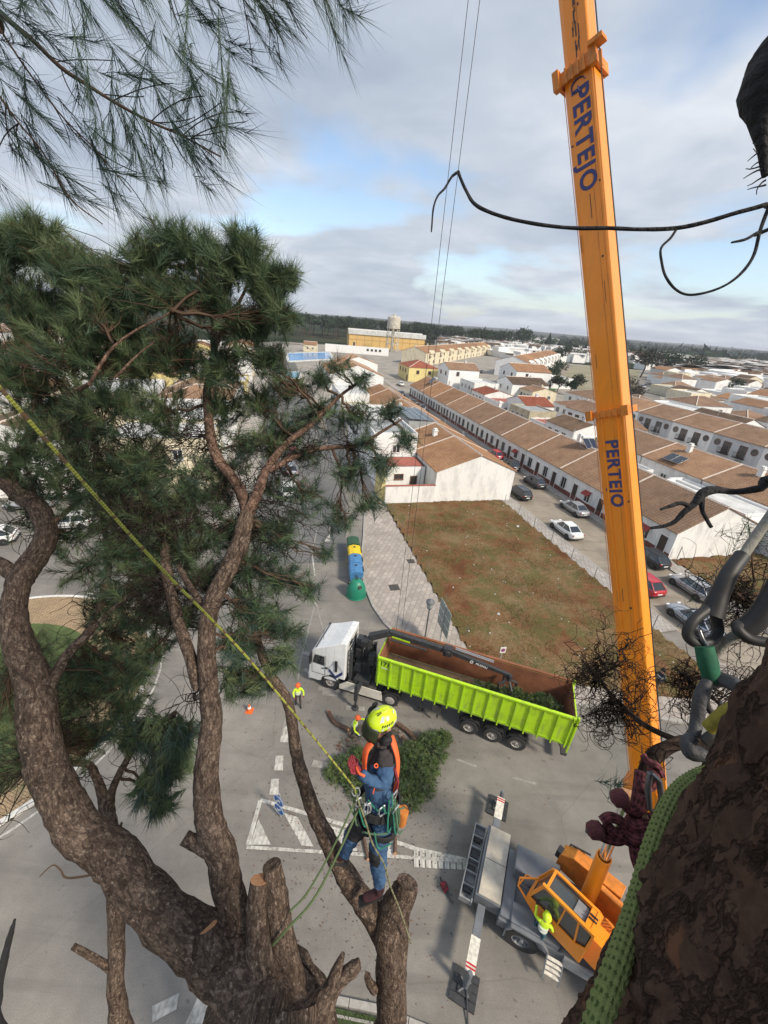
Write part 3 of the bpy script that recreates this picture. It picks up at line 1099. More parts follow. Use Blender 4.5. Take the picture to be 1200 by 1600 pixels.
def house(name, label, loc, rz, w, d, h, rise=1.8, wall=None, roof=None, kind='gable', ridge=0.5, ops=(), ov=0.2, pitch=0.3,
          group=None, plinth=None, party=(), chimney=None, cat='house', style=0, pane=True):
    t = thing(name, label, cat, loc, rz, group)
    wall = wall or W_WHITE
    roof = roof or R_BROWN
    mb = MB()
    if kind == 'gable':
        yr = d * ridge
        mb.ext([(0, 0), (d, 0), (d, h), (yr, h + rise), (0, h)], 0, w)
        mb.build('wall', wall, t)
        mb = MB()
        s1 = rise / yr
        s2 = rise / (d - yr)
        roof_slope(mb, w, -ov, h - ov * s1 + .02, yr, h + rise + .02, ov * .5, pitch)
        roof_slope(mb, w, d + ov, h - ov * s2 + .02, yr, h + rise + .02, ov * .5, pitch)
        ro = mb.build('roof', roof, t)
        rm = MB()
        rm.ext([(yr - .16, h + rise + .05), (yr + .16, h + rise + .05), (yr, h + rise + .22)], -ov * .5, w + ov * .5)
        for x in party:
            for ya, za, yb, zb in ((-ov, h - ov * s1, yr, h + rise), (yr, h + rise, d + ov, h - ov * s2)):
                rm.bar((x, ya, za + .15), (x, yb, zb + .15), .22, .14)
        rm.build('ridge_tiles', m_mortar, ro)
    elif kind == 'hip':
        mb.bb(0, w, 0, d, 0, h)
        mb.build('wall', wall, t)
        k = min(w, d) / 2
        o_ = ov
        v = [(-o_, -o_, h - .05), (w + o_, -o_, h - .05), (w + o_, d + o_, h - .05), (-o_, d + o_, h - .05)]
        if w >= d:
            a, b = (k, d / 2, h + rise), (w - k, d / 2, h + rise)
        else:
            a, b = (w / 2, k, h + rise), (w / 2, d - k, h + rise)
        mb = MB()
        if w >= d:
            mb.add(v + [a, b], [(0, 1, 5, 4), (1, 2, 5), (2, 3, 4, 5), (3, 0, 4), (0, 3, 2, 1)])
        else:
            mb.add(v + [a, b], [(0, 1, 4), (1, 2, 5, 4), (2, 3, 5), (3, 0, 4, 5), (0, 3, 2, 1)])
        ro = mb.build('roof', roof, t)
        rm = MB()
        e = [(0, a), (1, b if w >= d else a), (2, b), (3, a if w >= d else b)]
        for i, q_ in e:
            rm.bar(Vector(v[i]) + Vector((0, 0, .05)), Vector(q_) + Vector((0, 0, .06)), .2, .12)
        if (Vector(a) - Vector(b)).length > 0.1:
            rm.bar(Vector(a) + Vector((0, 0, .06)), Vector(b) + Vector((0, 0, .06)), .2, .12)
        rm.build('ridge_tiles', m_mortar, ro)
    else:
        mb.bb(0, w, 0, d, 0, h)
        mb.build('wall', wall, t)
        ro = MB().bb(.18, w - .18, .18, d - .18, h, h + .02).build('roof', roof, t)
        pb = MB()
        ph = h + rise
        pb.bb(0, w, 0, .18, h, ph).bb(0, w, d - .18, d, h, ph).bb(0, .18, .18, d - .18, h, ph).bb(w - .18, w, .18, d - .18, h, ph)
        pb.build('parapet', wall, t)
    if plinth:
        MB().bb(-.02, w + .02, -.05, 0, 0, .75).build('plinth', plinth, t)
    if chimney:
        x, y, zt = chimney
        mb = MB().bb(x - .35, x + .35, y - .3, y + .3, h - .2, zt)
        mb.bb(x - .45, x + .45, y - .4, y + .4, zt, zt + .08)
        mb.bb(x - .3, x + .3, y - .25, y + .25, zt + .25, zt + .35)
        for sx in (-.25, .25):
            mb.bb(x + sx - .06, x + sx + .06, y - .2, y + .2, zt + .08, zt + .25)
        mb.build('chimney', wall, ro)
    if h + rise < 9 and kind == 'gable' and cat == 'house' and pane:
        zr, xa = h + rise, w * (.25 + .5 * ((w * 7.3) % 1))
        mb = MB().bar((xa, d * ridge + .3, zr - .3), (xa, d * ridge + .3, zr + 1.7), .035)
        for k in range(4):
            mb.bar((xa - .35, d * ridge + .3, zr + 1.2 + k * .14), (xa + .35, d * ridge + .3, zr + 1.2 + k * .14), .02)
        mb.build('aerial', m_alu, ro)
    for op in ops:
        opening(t, *op, dims=(w, d), style=style, pane=pane)
    return t


def heater(loc, rz, label, n=2, tank=True, tilt=35, w=1.0, group='solar panels on the roofs'):
    t = thing('solar_heater', label, 'solar heater', loc, rz, group)
    rot = Matrix.Rotation(R(tilt), 3, 'X')
    for i in range(n):
        c = Vector(((i - (n - 1) / 2) * (w + .06), 0, .75))
        MB().box(c, (w, 1.9, .08), rot).build('panel_frame', m_alu, t)
        MB().box(c + rot @ Vector((0, 0, .05)), (w - .08, 1.8, .02), rot).build('panel', m_panel, t)
    if tank:
        MB().lathe([(.05, -1.0), (.27, -.96), (.27, .96), (.05, 1.0)], (0, .95, 1.45), Matrix.Rotation(math.pi / 2, 3, 'Y'), 12).build('tank', m_tank, t, smooth=True)
    mb = MB()
    for x in (-.9, .9):
        mb.bar((x, .9, 0), (x, .9, 1.3), .05).bar((x, -.85, 0), (x, .9, 0.05), .05)
    mb.build('stand', m_alu, t)
    return t


# ---- the terraced row on the far side of the right-hand street
bnd = [-16.3, -6.7, 3.6, 12.4, 21.5, 30.2, 39.7, 49.2, 58.8, 69.0, 80.2]
rB = random.Random(3)
row_labels = ['nearest house of the brown roofed street terrace, with a big blank white end gable',
              'second house of the street terrace from the near gable, beside the crane boom',
              'third house of the street terrace, with a solar water heater on its brown roof',
              'fourth house of the street terrace, behind the dark cars, with red awnings',
              'fifth house of the street terrace, behind the red parked car',
              'sixth house of the street terrace, with tall dark doors between barred windows',
              'seventh house of the street terrace, with several dark arched doorways',
              'eighth house of the street terrace, white with a dark red plinth',
              'ninth house of the street terrace, before the pale blue fronts',
              'last but farthest house of the street terrace, next to the yellow house']
for i in range(10):
    s0, s1 = bnd[i], bnd[i + 1]
    w = s1 - s0
    ops = []
    n = 4 if i < 6 else 5
    for k in range(n):
        x = w * (k + .5) / n
        kd = ['grille', 'door', 'awning' if i in (1, 3, 0) else 'grille', 'door', 'grille'][k % 5]
        if kd == 'door':
            ops.append(('f', 'door', x, 0.15, 0.95, 2.2))
        else:
            ops.append(('f', kd, x, 0.9, 0.95, 1.45))
    house('terraced_house', row_labels[i], stw(s1, 9.7), RZ, w - .02, 12, 3.3, 2.7, [W_WHITE, W_WHITE, W_WHITE2, W_WHITE][i % 4],
          R_BROWN if i < 7 else R_ORANGE, ridge=.44, ops=ops, group='houses of the street terrace', plinth=m_plinth,
          party=(0.0,) if i < 9 else (), pitch=.32, ov=.22, style=0,
          chimney=(2, 7.5, 6.4) if i in (2, 5, 8) else None)
p = stw(5.6, 15.2, 5.4)
heater((p.x, p.y, 5.75), RZ + math.pi / 2, 'solar water heater lying on the brown terrace roof left of the crane boom')
p = stw(71, 13.2, 5.4)
heater((p.x, p.y, 5.4), RZ, 'small solar heater on the farthest roof of the street terrace')

# ---- the block between the two streets
house('gable_house', 'large orange tiled house with a blank white gable facing the vacant lot', stw(9.0, 0), RZ + math.pi, 0.01 + 9, 11, 4.2, 2.1,
      W_WHITE, R_ORANGE, ridge=.48, pitch=.3, party=(9.0,), ops=()).location = stw(0.2, 0)
hb = [(9.2, 17.5), (17.7, 29), (29.2, 38), (38.2, 49), (49.2, 58)]
lb = ['second orange tiled house behind the white gable, with a small blue chimney cowl', 'orange tiled house with a big dark solar panel array beside it', 'orange tiled house partly hidden behind pine needles',
      'fourth orange tiled house up the left block', 'farthest orange tiled house of the left block before the white gable']
for i, (a, b) in enumerate(hb):
    house('tiled_house', lb[i], stw(a, 0), RZ + math.pi, b - a - .03, 11, 4.2, 2.1 + (i % 2) * .25, W_WHITE, R_ORANGE, ridge=.48, party=(b - a - .1,),
          ops=[('f', 'grille', 2, .9, .95, 1.4), ('f', 'door', 4, .1, .95, 2.2), ('f', 'grille', 6, .9, .95, 1.4)], plinth=m_plinth,
          chimney=(3, 7.2, 6.4) if i in (0, 2) else None)
m_bluecowl = mat('cowl_blue', (0.35, 0.42, 0.62), 0.6, var=0.1)
# courtyard wall and the houses behind it (left part of the block)
wl_ = thing('garden_wall', 'long low white wall along the top of the vacant lot', 'wall', stw(0.1, -17.55), RZ + math.pi / 2)
MB().bb(0, 6.5, -.12, .12, 0, 2.45).build('wall', W_WHITE, wl_)
MB().bb(-.03, 6.53, -.17, .17, 2.45, 2.53).build('coping', m_terra, wl_)
house('corner_house', 'white corner house with a red terrace and small yellow window over the lot wall', stw(4.0, -11.2), RZ + math.pi, 4.2, 6.4, 3.6, .0, W_WHITE2, m_terra, 'flat',
      ops=[('l', 'window', 3.6, 1.9, 1.1, .6), ('l', 'door', 1.5, .2, .8, 2.0)], group=None, style=1)
house('corner_house', 'tall white house wall half hidden by pine needles behind the corner terrace', stw(8.4, -11.2), RZ + math.pi, 10, 6.3, 6.6, .35, W_WHITE2, m_flatg, 'flat',
      ops=[('l', 'window', 3.0, 4.2, 1.0, 1.0), ('b', 'window', 3, 4, 1, 1.1), ('b', 'window', 7, 4, 1, 1.1)])
house('yellow_house', 'yellow walled house at the corner of the tiled pavement behind the needles', stw(0.5, -17.5), RZ + math.pi, 3.4, .5, 5.0, .1, W_YELLOW, m_flatg, 'flat')
for i, (a, b, hh, wm) in enumerate(((18.6, 30, 6.2, W_WHITE2), (30.2, 42, 4.2, W_CREAM), (42.2, 56, 6.0, W_WHITE))):
    house('street_house', ['white two storey house with balustrade beside the left street', 'cream low house beside the left street behind needles', 'farther white two storey house along the left street'][i],
          stw(a, -11.2), RZ + math.pi, b - a, 6.3, hh, .4, wm, [m_flat, m_flatg, m_flat][i], 'flat',
          ops=[('b', 'balcony', 2 + 3 * k, hh - 2.4, 1, 1.9) for k in range(3)] + [('b', 'door', 3.5, .1, 1, 2.2)])
t = thing('solar_array', 'big dark solar panel array on the roof behind the orange tiled houses', 'solar panel', stw(22.5, -8.4, 6.5), RZ + math.pi)
for i in range(6):
    for j in range(4):
        c = Vector((-4.2 + i * 1.7, -3 + j * 1.25, .1 + j * .12))
        rot = Matrix.Rotation(R(6), 3, 'X')
        MB().box(c, (1.6, 1.15, .05), rot).build('panel_frame', m_alu, t)
        MB().box(c + Vector((0, 0, .04)), (1.52, 1.07, .02), rot).build('panel', m_panel, t)
MB().bb(-5, 5.2, -3.6, 1.4, -2.2, 0.0).build('deck', m_flatg, t)

# ---- white gable block beyond, left of the far street end
house('white_gable_house', 'white gabled house whose plain end wall closes the view above the pine tuft', stw(86, 2.5), RZ + math.pi, 26, 17, 4.6, 3.0, W_WHITE2, R_ORANGE, party=(8, 16), pitch=.5)
house('white_gable_house', 'brown roofed house with four dark solar panels beyond the white gable', stw(128, 10), RZ + math.pi, 14, 16, 4.2, 2.4, W_WHITE2, R_ORANGE, party=(5, 10), pitch=.5,
      ops=[('f', 'window', 2 + 2.2 * k, 1, .9, 1.8) for k in range(5)])
p = stw(136, 6)
for k in range(4):
    q_ = stw(130 + 3.2 * k, 6.5)
    heater((q_.x, q_.y, 5.6), RZ + math.pi, ['nearest', 'second nearest', 'second farthest', 'farthest'][k] + ' of four dark panels on the far brown roof', 1, False, 25, 1.9)

# ---- second row: brown roofs between the street terrace and the round windowed terrace
for i, (a, b, lab) in enumerate(((-30, -16, 'nearest long brown roof in front of the round windowed terrace'), (-15.7, -2.2, 'brown roof with red ridge line right of the boom'),
                                 (-2, 9, 'brown roof with double water panel right of the boom'), (9.2, 19, 'brown roof just right of the boom below the round windows'))):
    house('back_row_house', lab, stw(b, 29.3), RZ, b - a, 12.5, 3.5, 2.2, W_WHITE, R_BROWN, ops=[('f', 'window', 2 + 3 * k, 1, 1, 1.1) for k in range(3)],
          party=(0.0,), pitch=.36, chimney=(3.5, 5, 6.4) if i in (2, 1) else None, group='houses of the back row')
p = stw(4.2, 30.6)
heater((p.x, p.y, 3.9), RZ, 'double dark blue water panel on the brown roof slope right of the boom', 2, False, 25, 1.5)
# yards between: small white annexes, walls, roofs
yard = [(-13.6, 22.3, 7, 5.5, 3.4, 'flat', 'pale green flat roofed white annex behind the end gable'), (-5.6, 22.2, 4.5, 3.6, 3.0, 'flat', 'small white yard annex with a red railing behind the end gable'),
        (-4.6, 26.1, 5, 2.8, 2.6, 'flat', 'low white shed against the back row'), (3.4, 22.3, 5, 4, 2.7, 'flat', 'white yard annex with satellite dishes behind the boom'),
        (12, 22.3, 5, 3.6, 3.2, 'gable', 'little tiled annex behind the third terrace house'), (-19, 22.6, 6, 6.5, 2.8, 'flat', 'grey walled yard annex at the right edge of the picture')]
for s_, t_, w, d, h, kd, lab in yard:
    house('yard_annex', lab, stw(s_ + w, t_), RZ, w, d, h, .3 if kd == 'flat' else .9, W_WHITE2 if h != 2.8 else W_GREY, m_flat if kd == 'flat' else R_BROWN, kd,
          ops=[('f', 'door', 1.4, .1, .8, 2.0), ('l', 'window', d / 2, 1, .9, .9)], cat='outbuilding')
# ---- the two storey terrace with the round windows
for i in range(7):
    a = -22 + i * 9.4
    lab = ['rightmost', 'second from the right', 'third from the right', 'fourth from the right', 'fifth from the right', 'sixth from the right', 'leftmost, just beside the crane boom,'][i] + ' white two storey house of the round windowed terrace'
    x0 = 9.4
    house('round_window_house', lab, stw(a + 9.4, 51.6), RZ, 9.36, 12, 6.0, 1.9, W_GREY if i % 2 else W_WHITE2, R_BROWN, ridge=.5, pitch=.45, party=(0.0,),
          ops=[('f', 'round', 1.2, 4.0, 1.25, 1.25), ('f', 'balcony', 3.2, 3.0, 1.3, 2.1), ('f', 'balcony', 6.2, 3.0, 1.3, 2.1), ('f', 'round', 8.2, 4.0, 1.25, 1.25),
               ('f', 'window', 3.2, .8, 1.2, 1.3), ('f', 'door', 6.2, .1, 1.1, 2.2)], style=1, group='houses of the round windowed terrace')

# ---- middle distance, each set by its own look
mid = [  # s, t, w(along street), d, h, rise, kind, wall, roof, rz offset, label
    (113, 19, 15, 12, 5.2, 2.2, 'hip', W_YELLOW, R_RED, 0, 'yellow walled house with a red hipped roof at the far end of the street terrace'),
    (100, 30, 12, 11, 6.5, 2.0, 'gable', W_WHITE2, R_BROWN, 90, 'tall white gabled house just right of the yellow one'),
    (86, 34, 12, 9, 3.6, .5, 'flat', W_WHITE, m_flat, 0, 'white flat roofed house with a row of wide windows beyond the terrace roofs'),
    (84, 47, 14, 11, 4.5, 1.8, 'gable', W_WHITE2, R_DARK, 90, 'white house with a dark tiled roof and an arched door in the middle distance'),
    (66, 28, 9, 9, 3.5, 1.2, 'gable', W_WHITE, R_RED, 0, 'low house with a dark red roof right behind the terrace ridge'),
    (56, 27, 8, 9, 3.0, .4, 'flat', W_WHITE, m_terra, 0, 'low white house with a bright red flat terrace'),
    (47, 30, 8, 10, 4.2, 1.5, 'gable', W_WHITE2, R_RED, 90, 'pinkish house with maroon roof and white chimney'),
    (39, 26, 9, 7, 4.2, .3, 'flat', W_OLD, m_flatg, 0, 'old unpainted ochre rendered block behind the terrace'),
    (31, 25, 6, 8, 3.2, .3, 'flat', W_WHITE, m_terra, 0, 'white annex with a red roof edge behind the fifth terrace house'),
    (44, 44, 12, 12, 4.0, 1.9, 'hip', W_WHITE, R_BROWN, 0, 'brown hipped roof house in front of the little park'),
    (30, 36, 10, 9, 5.6, 1.7, 'gable', W_WHITE2, R_BROWN, 0, 'tall narrow house with grey blind side wall left of the boom'),
    (20.5, 24, 9, 8, 4.6, 1.3, 'gable', W_WHITE2, R_DARK, 0, 'white house with a small dark gabled roof behind the fourth terrace house'),
    (20.5, 34, 7, 10, 5.0, 1.6, 'gable', W_WHITE, R_BROWN, 90, 'white house with outside staircase close left of the boom'),
    (60, 62, 16, 14, 4.0, 2.2, 'hip', W_WHITE, R_BROWN, 0, 'wide low house with a long brown hipped roof before the park'),
    (46, 62, 10, 9, 5.8, 1.7, 'hip', W_WHITE2, R_BROWN, 0, 'square two storey white house with two small windows left of the boom'),
    (76, 50, 8, 9, 3.4, 1.2, 'gable', W_CREAM, R_BROWN, 0, 'cream cottage behind the dark roofed white house'),
    (108, 62, 16, 14, 6.4, 2.4, 'gable', W_WHITE2, R_ORANGE, 90, 'big white gable in the middle of the town left of the white terrace'),
    (112, 82, 11, 10, 3.8, .5, 'flat', W_WHITE2, m_flat, 0, 'white flat roofed building with four wide windows at the square'),
]
for s_, t_, w, d, h, rise, kd, wm, rm_, dr, lab in mid:
    if dr == 90:       # ridge across: turn the block a quarter
        loc, rz = stw(s_, t_), RZ + math.pi / 2
        ops = [('l', 'window', d * .25, h - 2.2, 1.0, 1.2), ('l', 'window', d * .7, h - 2.2, 1.0, 1.2), ('r', 'window', d * .4, h - 2, 1, 1.2), ('f', 'window', w * .3, h - 2, 1, 1.2), ('f', 'door', w * .7, .1, 1.1, 2.2)]
    else:
        loc, rz = stw(s_ + w, t_), RZ
        ops = [('f', 'window', w * f_, h - 2.2, 1.2, 1.2) for f_ in (.2, .45, .7)] + [('r', 'window', d * .3, h - 2.2, 1, 1.1), ('r', 'window', d * .7, h - 2.2, 1, 1.1), ('f', 'door', w * .88, .1, 1, 2.1)]
    house('town_house', lab, loc, rz, w, d, h, rise, wm, rm_, kd, ops=ops, chimney=(w * .7, d * .5, h + rise + .5) if kd == 'gable' else None, pitch=.5, style=(1 if h > 5 else 0))

# ---- long terraces farther off
def terrace(p0, p1, n, d, h, rise, wm, rm_, lab, grp, side=1, dorm=True):
    a, b = Vector(p0[:2]), Vector(p1[:2])
    dirv = (b - a).normalized()
    L = (b - a).length / n
    rz = math.atan2(dirv.y, dirv.x)
    for i in range(n):
        q_ = a + dirv * L * i
        t = house('terrace_house', lab, (q_.x, q_.y, 0), rz, L - .05, d, h, rise, wm, rm_, 'gable', ops=[('f', 'balcony', L * .3, h - 2.6, 1.3, 2.0), ('f', 'window', L * .7, h - 2.3, 1.2, 1.3), ('f', 'door', L * .3, .1, 1.2, 2.2), ('f', 'window', L * .7, .9, 1.4, 1.4)],
                  pitch=.6, group=grp, style=1)
        if dorm:
            MB().ext([(0, 0), (L * .45, 0), (L * .45, .6), (L * .225, 1.7), (0, .6)], 0.0, 2.2, rot=Matrix.Rotation(math.pi / 2, 3, 'Z'), loc=(L * .75, -.6, h - .6)).build('gablet', wm, t)
            MB().bb(L * .1, L * .1 + .7, d * .5, d * .5 + .6, h, h + rise + 1.1).build('chimney', wm, t)


terrace(at(664, 572), at(765, 553), 9, 14, 6.5, 2.6, W_CREAM, R_ORANGE, 'cream two storey house with a pointed dormer in the orange roofed terrace far off', 'houses of the far orange roofed terrace')
terrace(at(822, 592), at(872, 570), 8, 16, 7.0, 2.6, W_WHITE2, R_ORANGE, 'white two storey house with a pointed dormer in the white terrace by the square', 'houses of the white terrace by the square')
house('industrial_hall', 'long ochre industrial hall with a pale curved roof behind the water tower', at(545, 541), math.atan2(10, 57), 60, 26, 9.5, 3.0, W_OCHRE, m_flat, 'gable', pitch=1.5, cat='warehouse', ov=.5,
      ops=[('f', 'door', 4, .2, 1.6, 3.2)])
hall = bpy.data.objects['industrial_hall']
fas = MB()
fas.bb(-.5, 60.5, -.7, -.05, 9.0, 12.2)
fas.build('roof_fascia', m_flat, hall)
mb = MB()
for k in range(11):
    mb.bb(k * 6 - .12, k * 6 + .12, -.12, 0, 0, 9)
mb.bb(0, 60, -.1, 0, 5.2, 5.5)
mb.build('pilaster', mat('ochre_dark', (0.40, 0.25, 0.09), .9), hall)
wl2 = thing('white_wall', 'long white perimeter wall in front of the ochre hall', 'wall', at(508, 549), math.atan2(3.7, 37.7))
MB().bb(0, 40, 0, .4, 0, 4.6).build('wall', W_WHITE2, wl2)
mb = MB()
for k in range(4):
    mb.bb(26 + k * 2.6, 27.4 + k * 2.6, -.05, 0, 2.0, 3.4)
mb.build('window', m_glass, wl2)
house('pool_hut', 'small cream hut with a gabled roof beside the blue pool', at(474, 549), .1, 8, 6, 4.0, 1.6, W_CREAM, R_ORANGE, 'gable', ops=[('f', 'window', 2.5, 1.5, 1, 1), ('f', 'window', 5.5, 1.5, 1, 1)], cat='hut', pitch=.5)
# pool
pw = thing('swimming_pool', 'bright blue swimming pool beyond the pine needles', 'pool', at(455, 562), math.atan2(15, 19))
pl_ = [at(448, 553), at(515, 551), at(520, 562), at(450, 566)]
pw.location = (0, 0, 0)
pw.rotation_euler = (0, 0, 0)
MB().sheet([(p.x, p.y) for p in pl_], 0.35).build('water', mat('pool_water', (0.02, 0.22, 0.52), 0.15, var=0.1, scale=0.3), pw)
mb = MB()
for a, b in zip(pl_, pl_[1:] + pl_[:1]):
    mb.bar(Vector((a.x, a.y, .25)), Vector((b.x, b.y, .25)), 1.2, .5)
mb.build('coping', m_flat, pw)
# second pool low down
pl_ = [at(441, 583), at(468, 582), at(470, 592), at(440, 594)]
pw2 = thing('swimming_pool', 'smaller light blue pool lower down between the needles', 'pool', (0, 0, 0))
MB().sheet([(p.x, p.y) for p in pl_], 0.3).build('water', mat('pool_water_pale', (0.10, 0.38, 0.55), 0.15, var=0.1, scale=0.3), pw2)
mb = MB()
for a, b in zip(pl_, pl_[1:] + pl_[:1]):
    mb.bar(Vector((a.x, a.y, .2)), Vector((b.x, b.y, .2)), .8, .4)
mb.build('coping', m_flat, pw2)

# ---- water tower
wt = thing('water_tower', 'concrete water tower with a round tank on eight slim legs', 'water tower', at(612, 549))
m_conc = mat('concrete_weathered', (0.50, 0.46, 0.38), .9, var=.3, scale=.6)
tank = MB().lathe([(.5, 14.8), (4.7, 15.6), (4.7, 22.4), (4.2, 23.2), (1.0, 23.8), (1.0, 25.0), (.1, 25.3)], n=20).build('tank', m_conc, wt)
MB().lathe([(4.75, 15.5), (4.95, 15.5), (4.95, 16.0), (4.75, 16.0)], n=20, closed=True).build('rim', m_conc, tank)
for k in range(8):
    a = 2 * math.pi * k / 8
    MB().bar((4.7 * math.cos(a), 4.7 * math.sin(a), 0), (4.2 * math.cos(a), 4.2 * math.sin(a), 15.6), .6).build('leg', m_conc, wt)
for z in (5, 10):
    MB().lathe([(4.1, z), (4.9, z), (4.9, z + .45), (4.1, z + .45)], n=8, closed=True).build('ring_beam', m_conc, wt)
MB().lathe([(1.1, 0), (1.1, 15)], n=10).build('stair_shaft', m_conc, wt)
MB().bar((0, 0, 25), (0, 0, 32), .12).build('mast', m_alu, wt)

# ---- filler town: rows of houses running with the streets
rT = random.Random(11)
noB = [[at(*p) for p in poly] for poly in (
    ((800, 640), (990, 640), (1000, 560), (860, 560), (800, 590)), ((975, 640), (1035, 640), (1035, 580), (980, 580)))]
noB = [[(p.x, p.y) for p in q_] for q_ in noB]
kinds = [('white flat roofed house in the far rows of the town', 'flat', m_flat), ('white flat roofed house in the far rows of the town', 'flat', m_flat), ('small white house under a brown tiled roof in the far rows of the town', 'gable', R_BROWN), ('small white house under a brown tiled roof in the far rows of the town', 'gable', R_DARK),
         ('white flat roofed house in the far rows of the town', 'flat', m_flat), ('white house under an orange tiled roof in the far rows of the town', 'gable', R_ORANGE),
         ('white house under a hipped brown roof in the far rows of the town', 'hip', R_BROWN), ('white flat roofed house in the far rows of the town', 'flat', m_flatg)]
nfar = 0


def px_of(p):
    q_ = cam_inv @ p
    return 600 + FPX * q_.x / -q_.z, 800 - FPX * q_.y / -q_.z


cam_inv = cam.matrix_world.inverted()
farbox = MB()
for j in range(26):
    t_ = 66 + j * 13.5
    s_ = -40 + rT.uniform(0, 6)
    while s_ < 330:
        w = rT.uniform(8, 13)
        d = rT.uniform(9, 12.5)
        p = stw(s_ + w / 2, t_ + d / 2)
        if rT.random() < (0.88 if s_ > -60 else 0):
            x_, y_ = px_of(Vector((p.x, p.y, 3)))
            okp = -60 < x_ < 1260 and y_ > 530 and not any(in_poly(p.x, p.y, q_) for q_ in noB) and p.y > 30 and p.length < 430
            if s_ > 60 and t_ < 128 and s_ < 160:
                okp = False if t_ < 100 else okp
            if s_ > 160 and t_ < 140:
                okp = False
            dist = p.length
            if okp:
                lab, kd, rm_ = rT.choice(kinds)
                h = rT.choice((3.4, 3.6, 5.8, 6.2)) * rT.uniform(.95, 1.08)
                if dist < 330 and nfar < 240:
                    nfar += 1
                    ops = [('f', 'window', w * f_, h - 2.1, 1.1, 1.2) for f_ in (.22, .5, .78)] + [('r', 'window', d * f_, h - 2.1, 1.1, 1.2) for f_ in (.3, .7)]
                    house('far_house', lab, stw(s_ + w, t_ + rT.uniform(-1, 1)), RZ + rT.choice((0, 0, 0, .05, -.05)), w, d, h, {'flat': .4, 'gable': rT.uniform(1.4, 2.2), 'hip': 1.8}[kd],
                          rT.choice((W_WHITE, W_WHITE2, W_WHITE2, W_WHITE, W_CREAM)), rm_, kd, ops=ops, pitch=.8, group='houses in the far rows of the town', pane=dist < 160)
                else:
                    farbox.mat(0).prism([(q_.x, q_.y) for q_ in (stw(s_, t_), stw(s_ + w, t_), stw(s_ + w, t_ + d), stw(s_, t_ + d))], 0, h)
                    farbox.mat(rT.choice((0, 0, 1, 2))).prism([(q_.x, q_.y) for q_ in (stw(s_ - .3, t_ - .3), stw(s_ + w + .3, t_ - .3), stw(s_ + w + .3, t_ + d + .3), stw(s_ - .3, t_ + d + .3))], h, h + .8)
        s_ += w + (rT.uniform(0, 1) if rT.random() < .8 else rT.uniform(5, 12))
# far white villages on the plain as one mass
for k in range(1700):
    px_, py_ = rT.choice([(rT.uniform(690, 880), rT.uniform(531, 552)), (rT.uniform(860, 1200), rT.uniform(548, 566)), (rT.uniform(1060, 1200), rT.uniform(560, 590)), (rT.uniform(1040, 1190), rT.gauss(0, 1.2) + 541.5)])
    if px_ > 1040 and py_ < 546:
        py_ += (px_ - 1040) * .03
    p = at(px_, py_ + (px_ - 900) * .02)
    if p.z or p.length > 6500 or p.y < 0 or p.length < 330:
        continue
    s_ = rT.uniform(7, 14)
    farbox.mat(0).box((p.x, p.y, 3), (s_, s_ * .8, rT.uniform(6, 9)), Matrix.Rotation(rT.uniform(0, 3), 3, 'Z'))
    farbox.mat(rT.choice((0, 0, 1, 2))).box((p.x, p.y, 7), (s_ * 1.05, s_ * .85, 1.2))
fb = farbox.build('distant_houses', [W_WHITE2, R_BROWN, R_DARK])
fb['kind'] = 'stuff'

# ---- left side, seen through the needles
nl = 0
for j, t_ in enumerate((-50, -64, -84, -98, -120, -140, -160, -185)):
    s_ = 2 + rT.uniform(0, 6)
    while s_ < 175:
        w = rT.uniform(9, 15)
        lab, kd, rm_ = rT.choice(kinds)
        h = rT.choice((3.6, 6.0, 6.4, 6.4))
        wm = rT.choice((W_WHITE2, W_WHITE, W_CREAM, W_YELLOW if j < 3 else W_WHITE))
        if s_ < 160 or t_ < -100:
            house('side_house', lab.replace('in the far rows of the town', 'left of the street behind the pine crown'), stw(s_ + w, t_), RZ, w, 12, h, {'flat': .4, 'gable': 1.9, 'hip': 1.8}[kd], wm, rm_, kd,
                  ops=[('b', 'window', w * f_, z_, 1.1, 1.3) for f_ in (.2, .5, .8) for z_ in ((1, h - 2.2) if h > 5 else (1,))] + [('r', 'window', 4, h - 2.2, 1, 1.2), ('r', 'window', 8, h - 2.2, 1, 1.2)],
                  pitch=.8, group='houses left of the street behind the pine crown', pane=j < 3)
            nl += 1
        s_ += w + rT.choice((0, 0, 0, 6))

# ================================================================ VEHICLES
def paint(name, col, rough=0.28, metal=0.0):
    return mat(name, col, rough, metal, var=0.06, scale=2, coat=0.5)


P_WHITE = paint('paint_white', (0.72, 0.72, 0.70))
P_SILVER = paint('paint_silver', (0.42, 0.43, 0.44), .3, .5)
P_SILVER2 = paint('paint_silver_blue', (0.36, 0.39, 0.43), .3, .5)
P_BLACK = paint('paint_black', (0.018, 0.019, 0.021))
P_DARK = paint('paint_dark_grey', (0.045, 0.048, 0.055))
P_RED = paint('paint_red', (0.42, 0.02, 0.03))
m_tyre = mat('tyre_rubber', (0.03, 0.029, 0.028), .9, var=.25, scale=6)
m_rim = mat('rim_alloy', (0.42, 0.42, 0.42), .4, metal=.5, var=.1)
m_rimd = mat('rim_dusty', (0.34, 0.31, 0.28), .7, var=.25, scale=8)
m_lr = mat('tail_light_red', (0.35, 0.01, 0.01), .2, var=0)
m_lw = mat('head_light', (0.7, 0.7, 0.72), .15, var=0)
m_black = mat('plastic_black', (0.022, 0.022, 0.023), .5, var=.2)
m_carglass = mat('car_glass', (0.02, 0.024, 0.028), .06, var=0, spec=1.0)
m_plate = mat('number_plate', (0.7, 0.7, 0.68), .5, var=0)


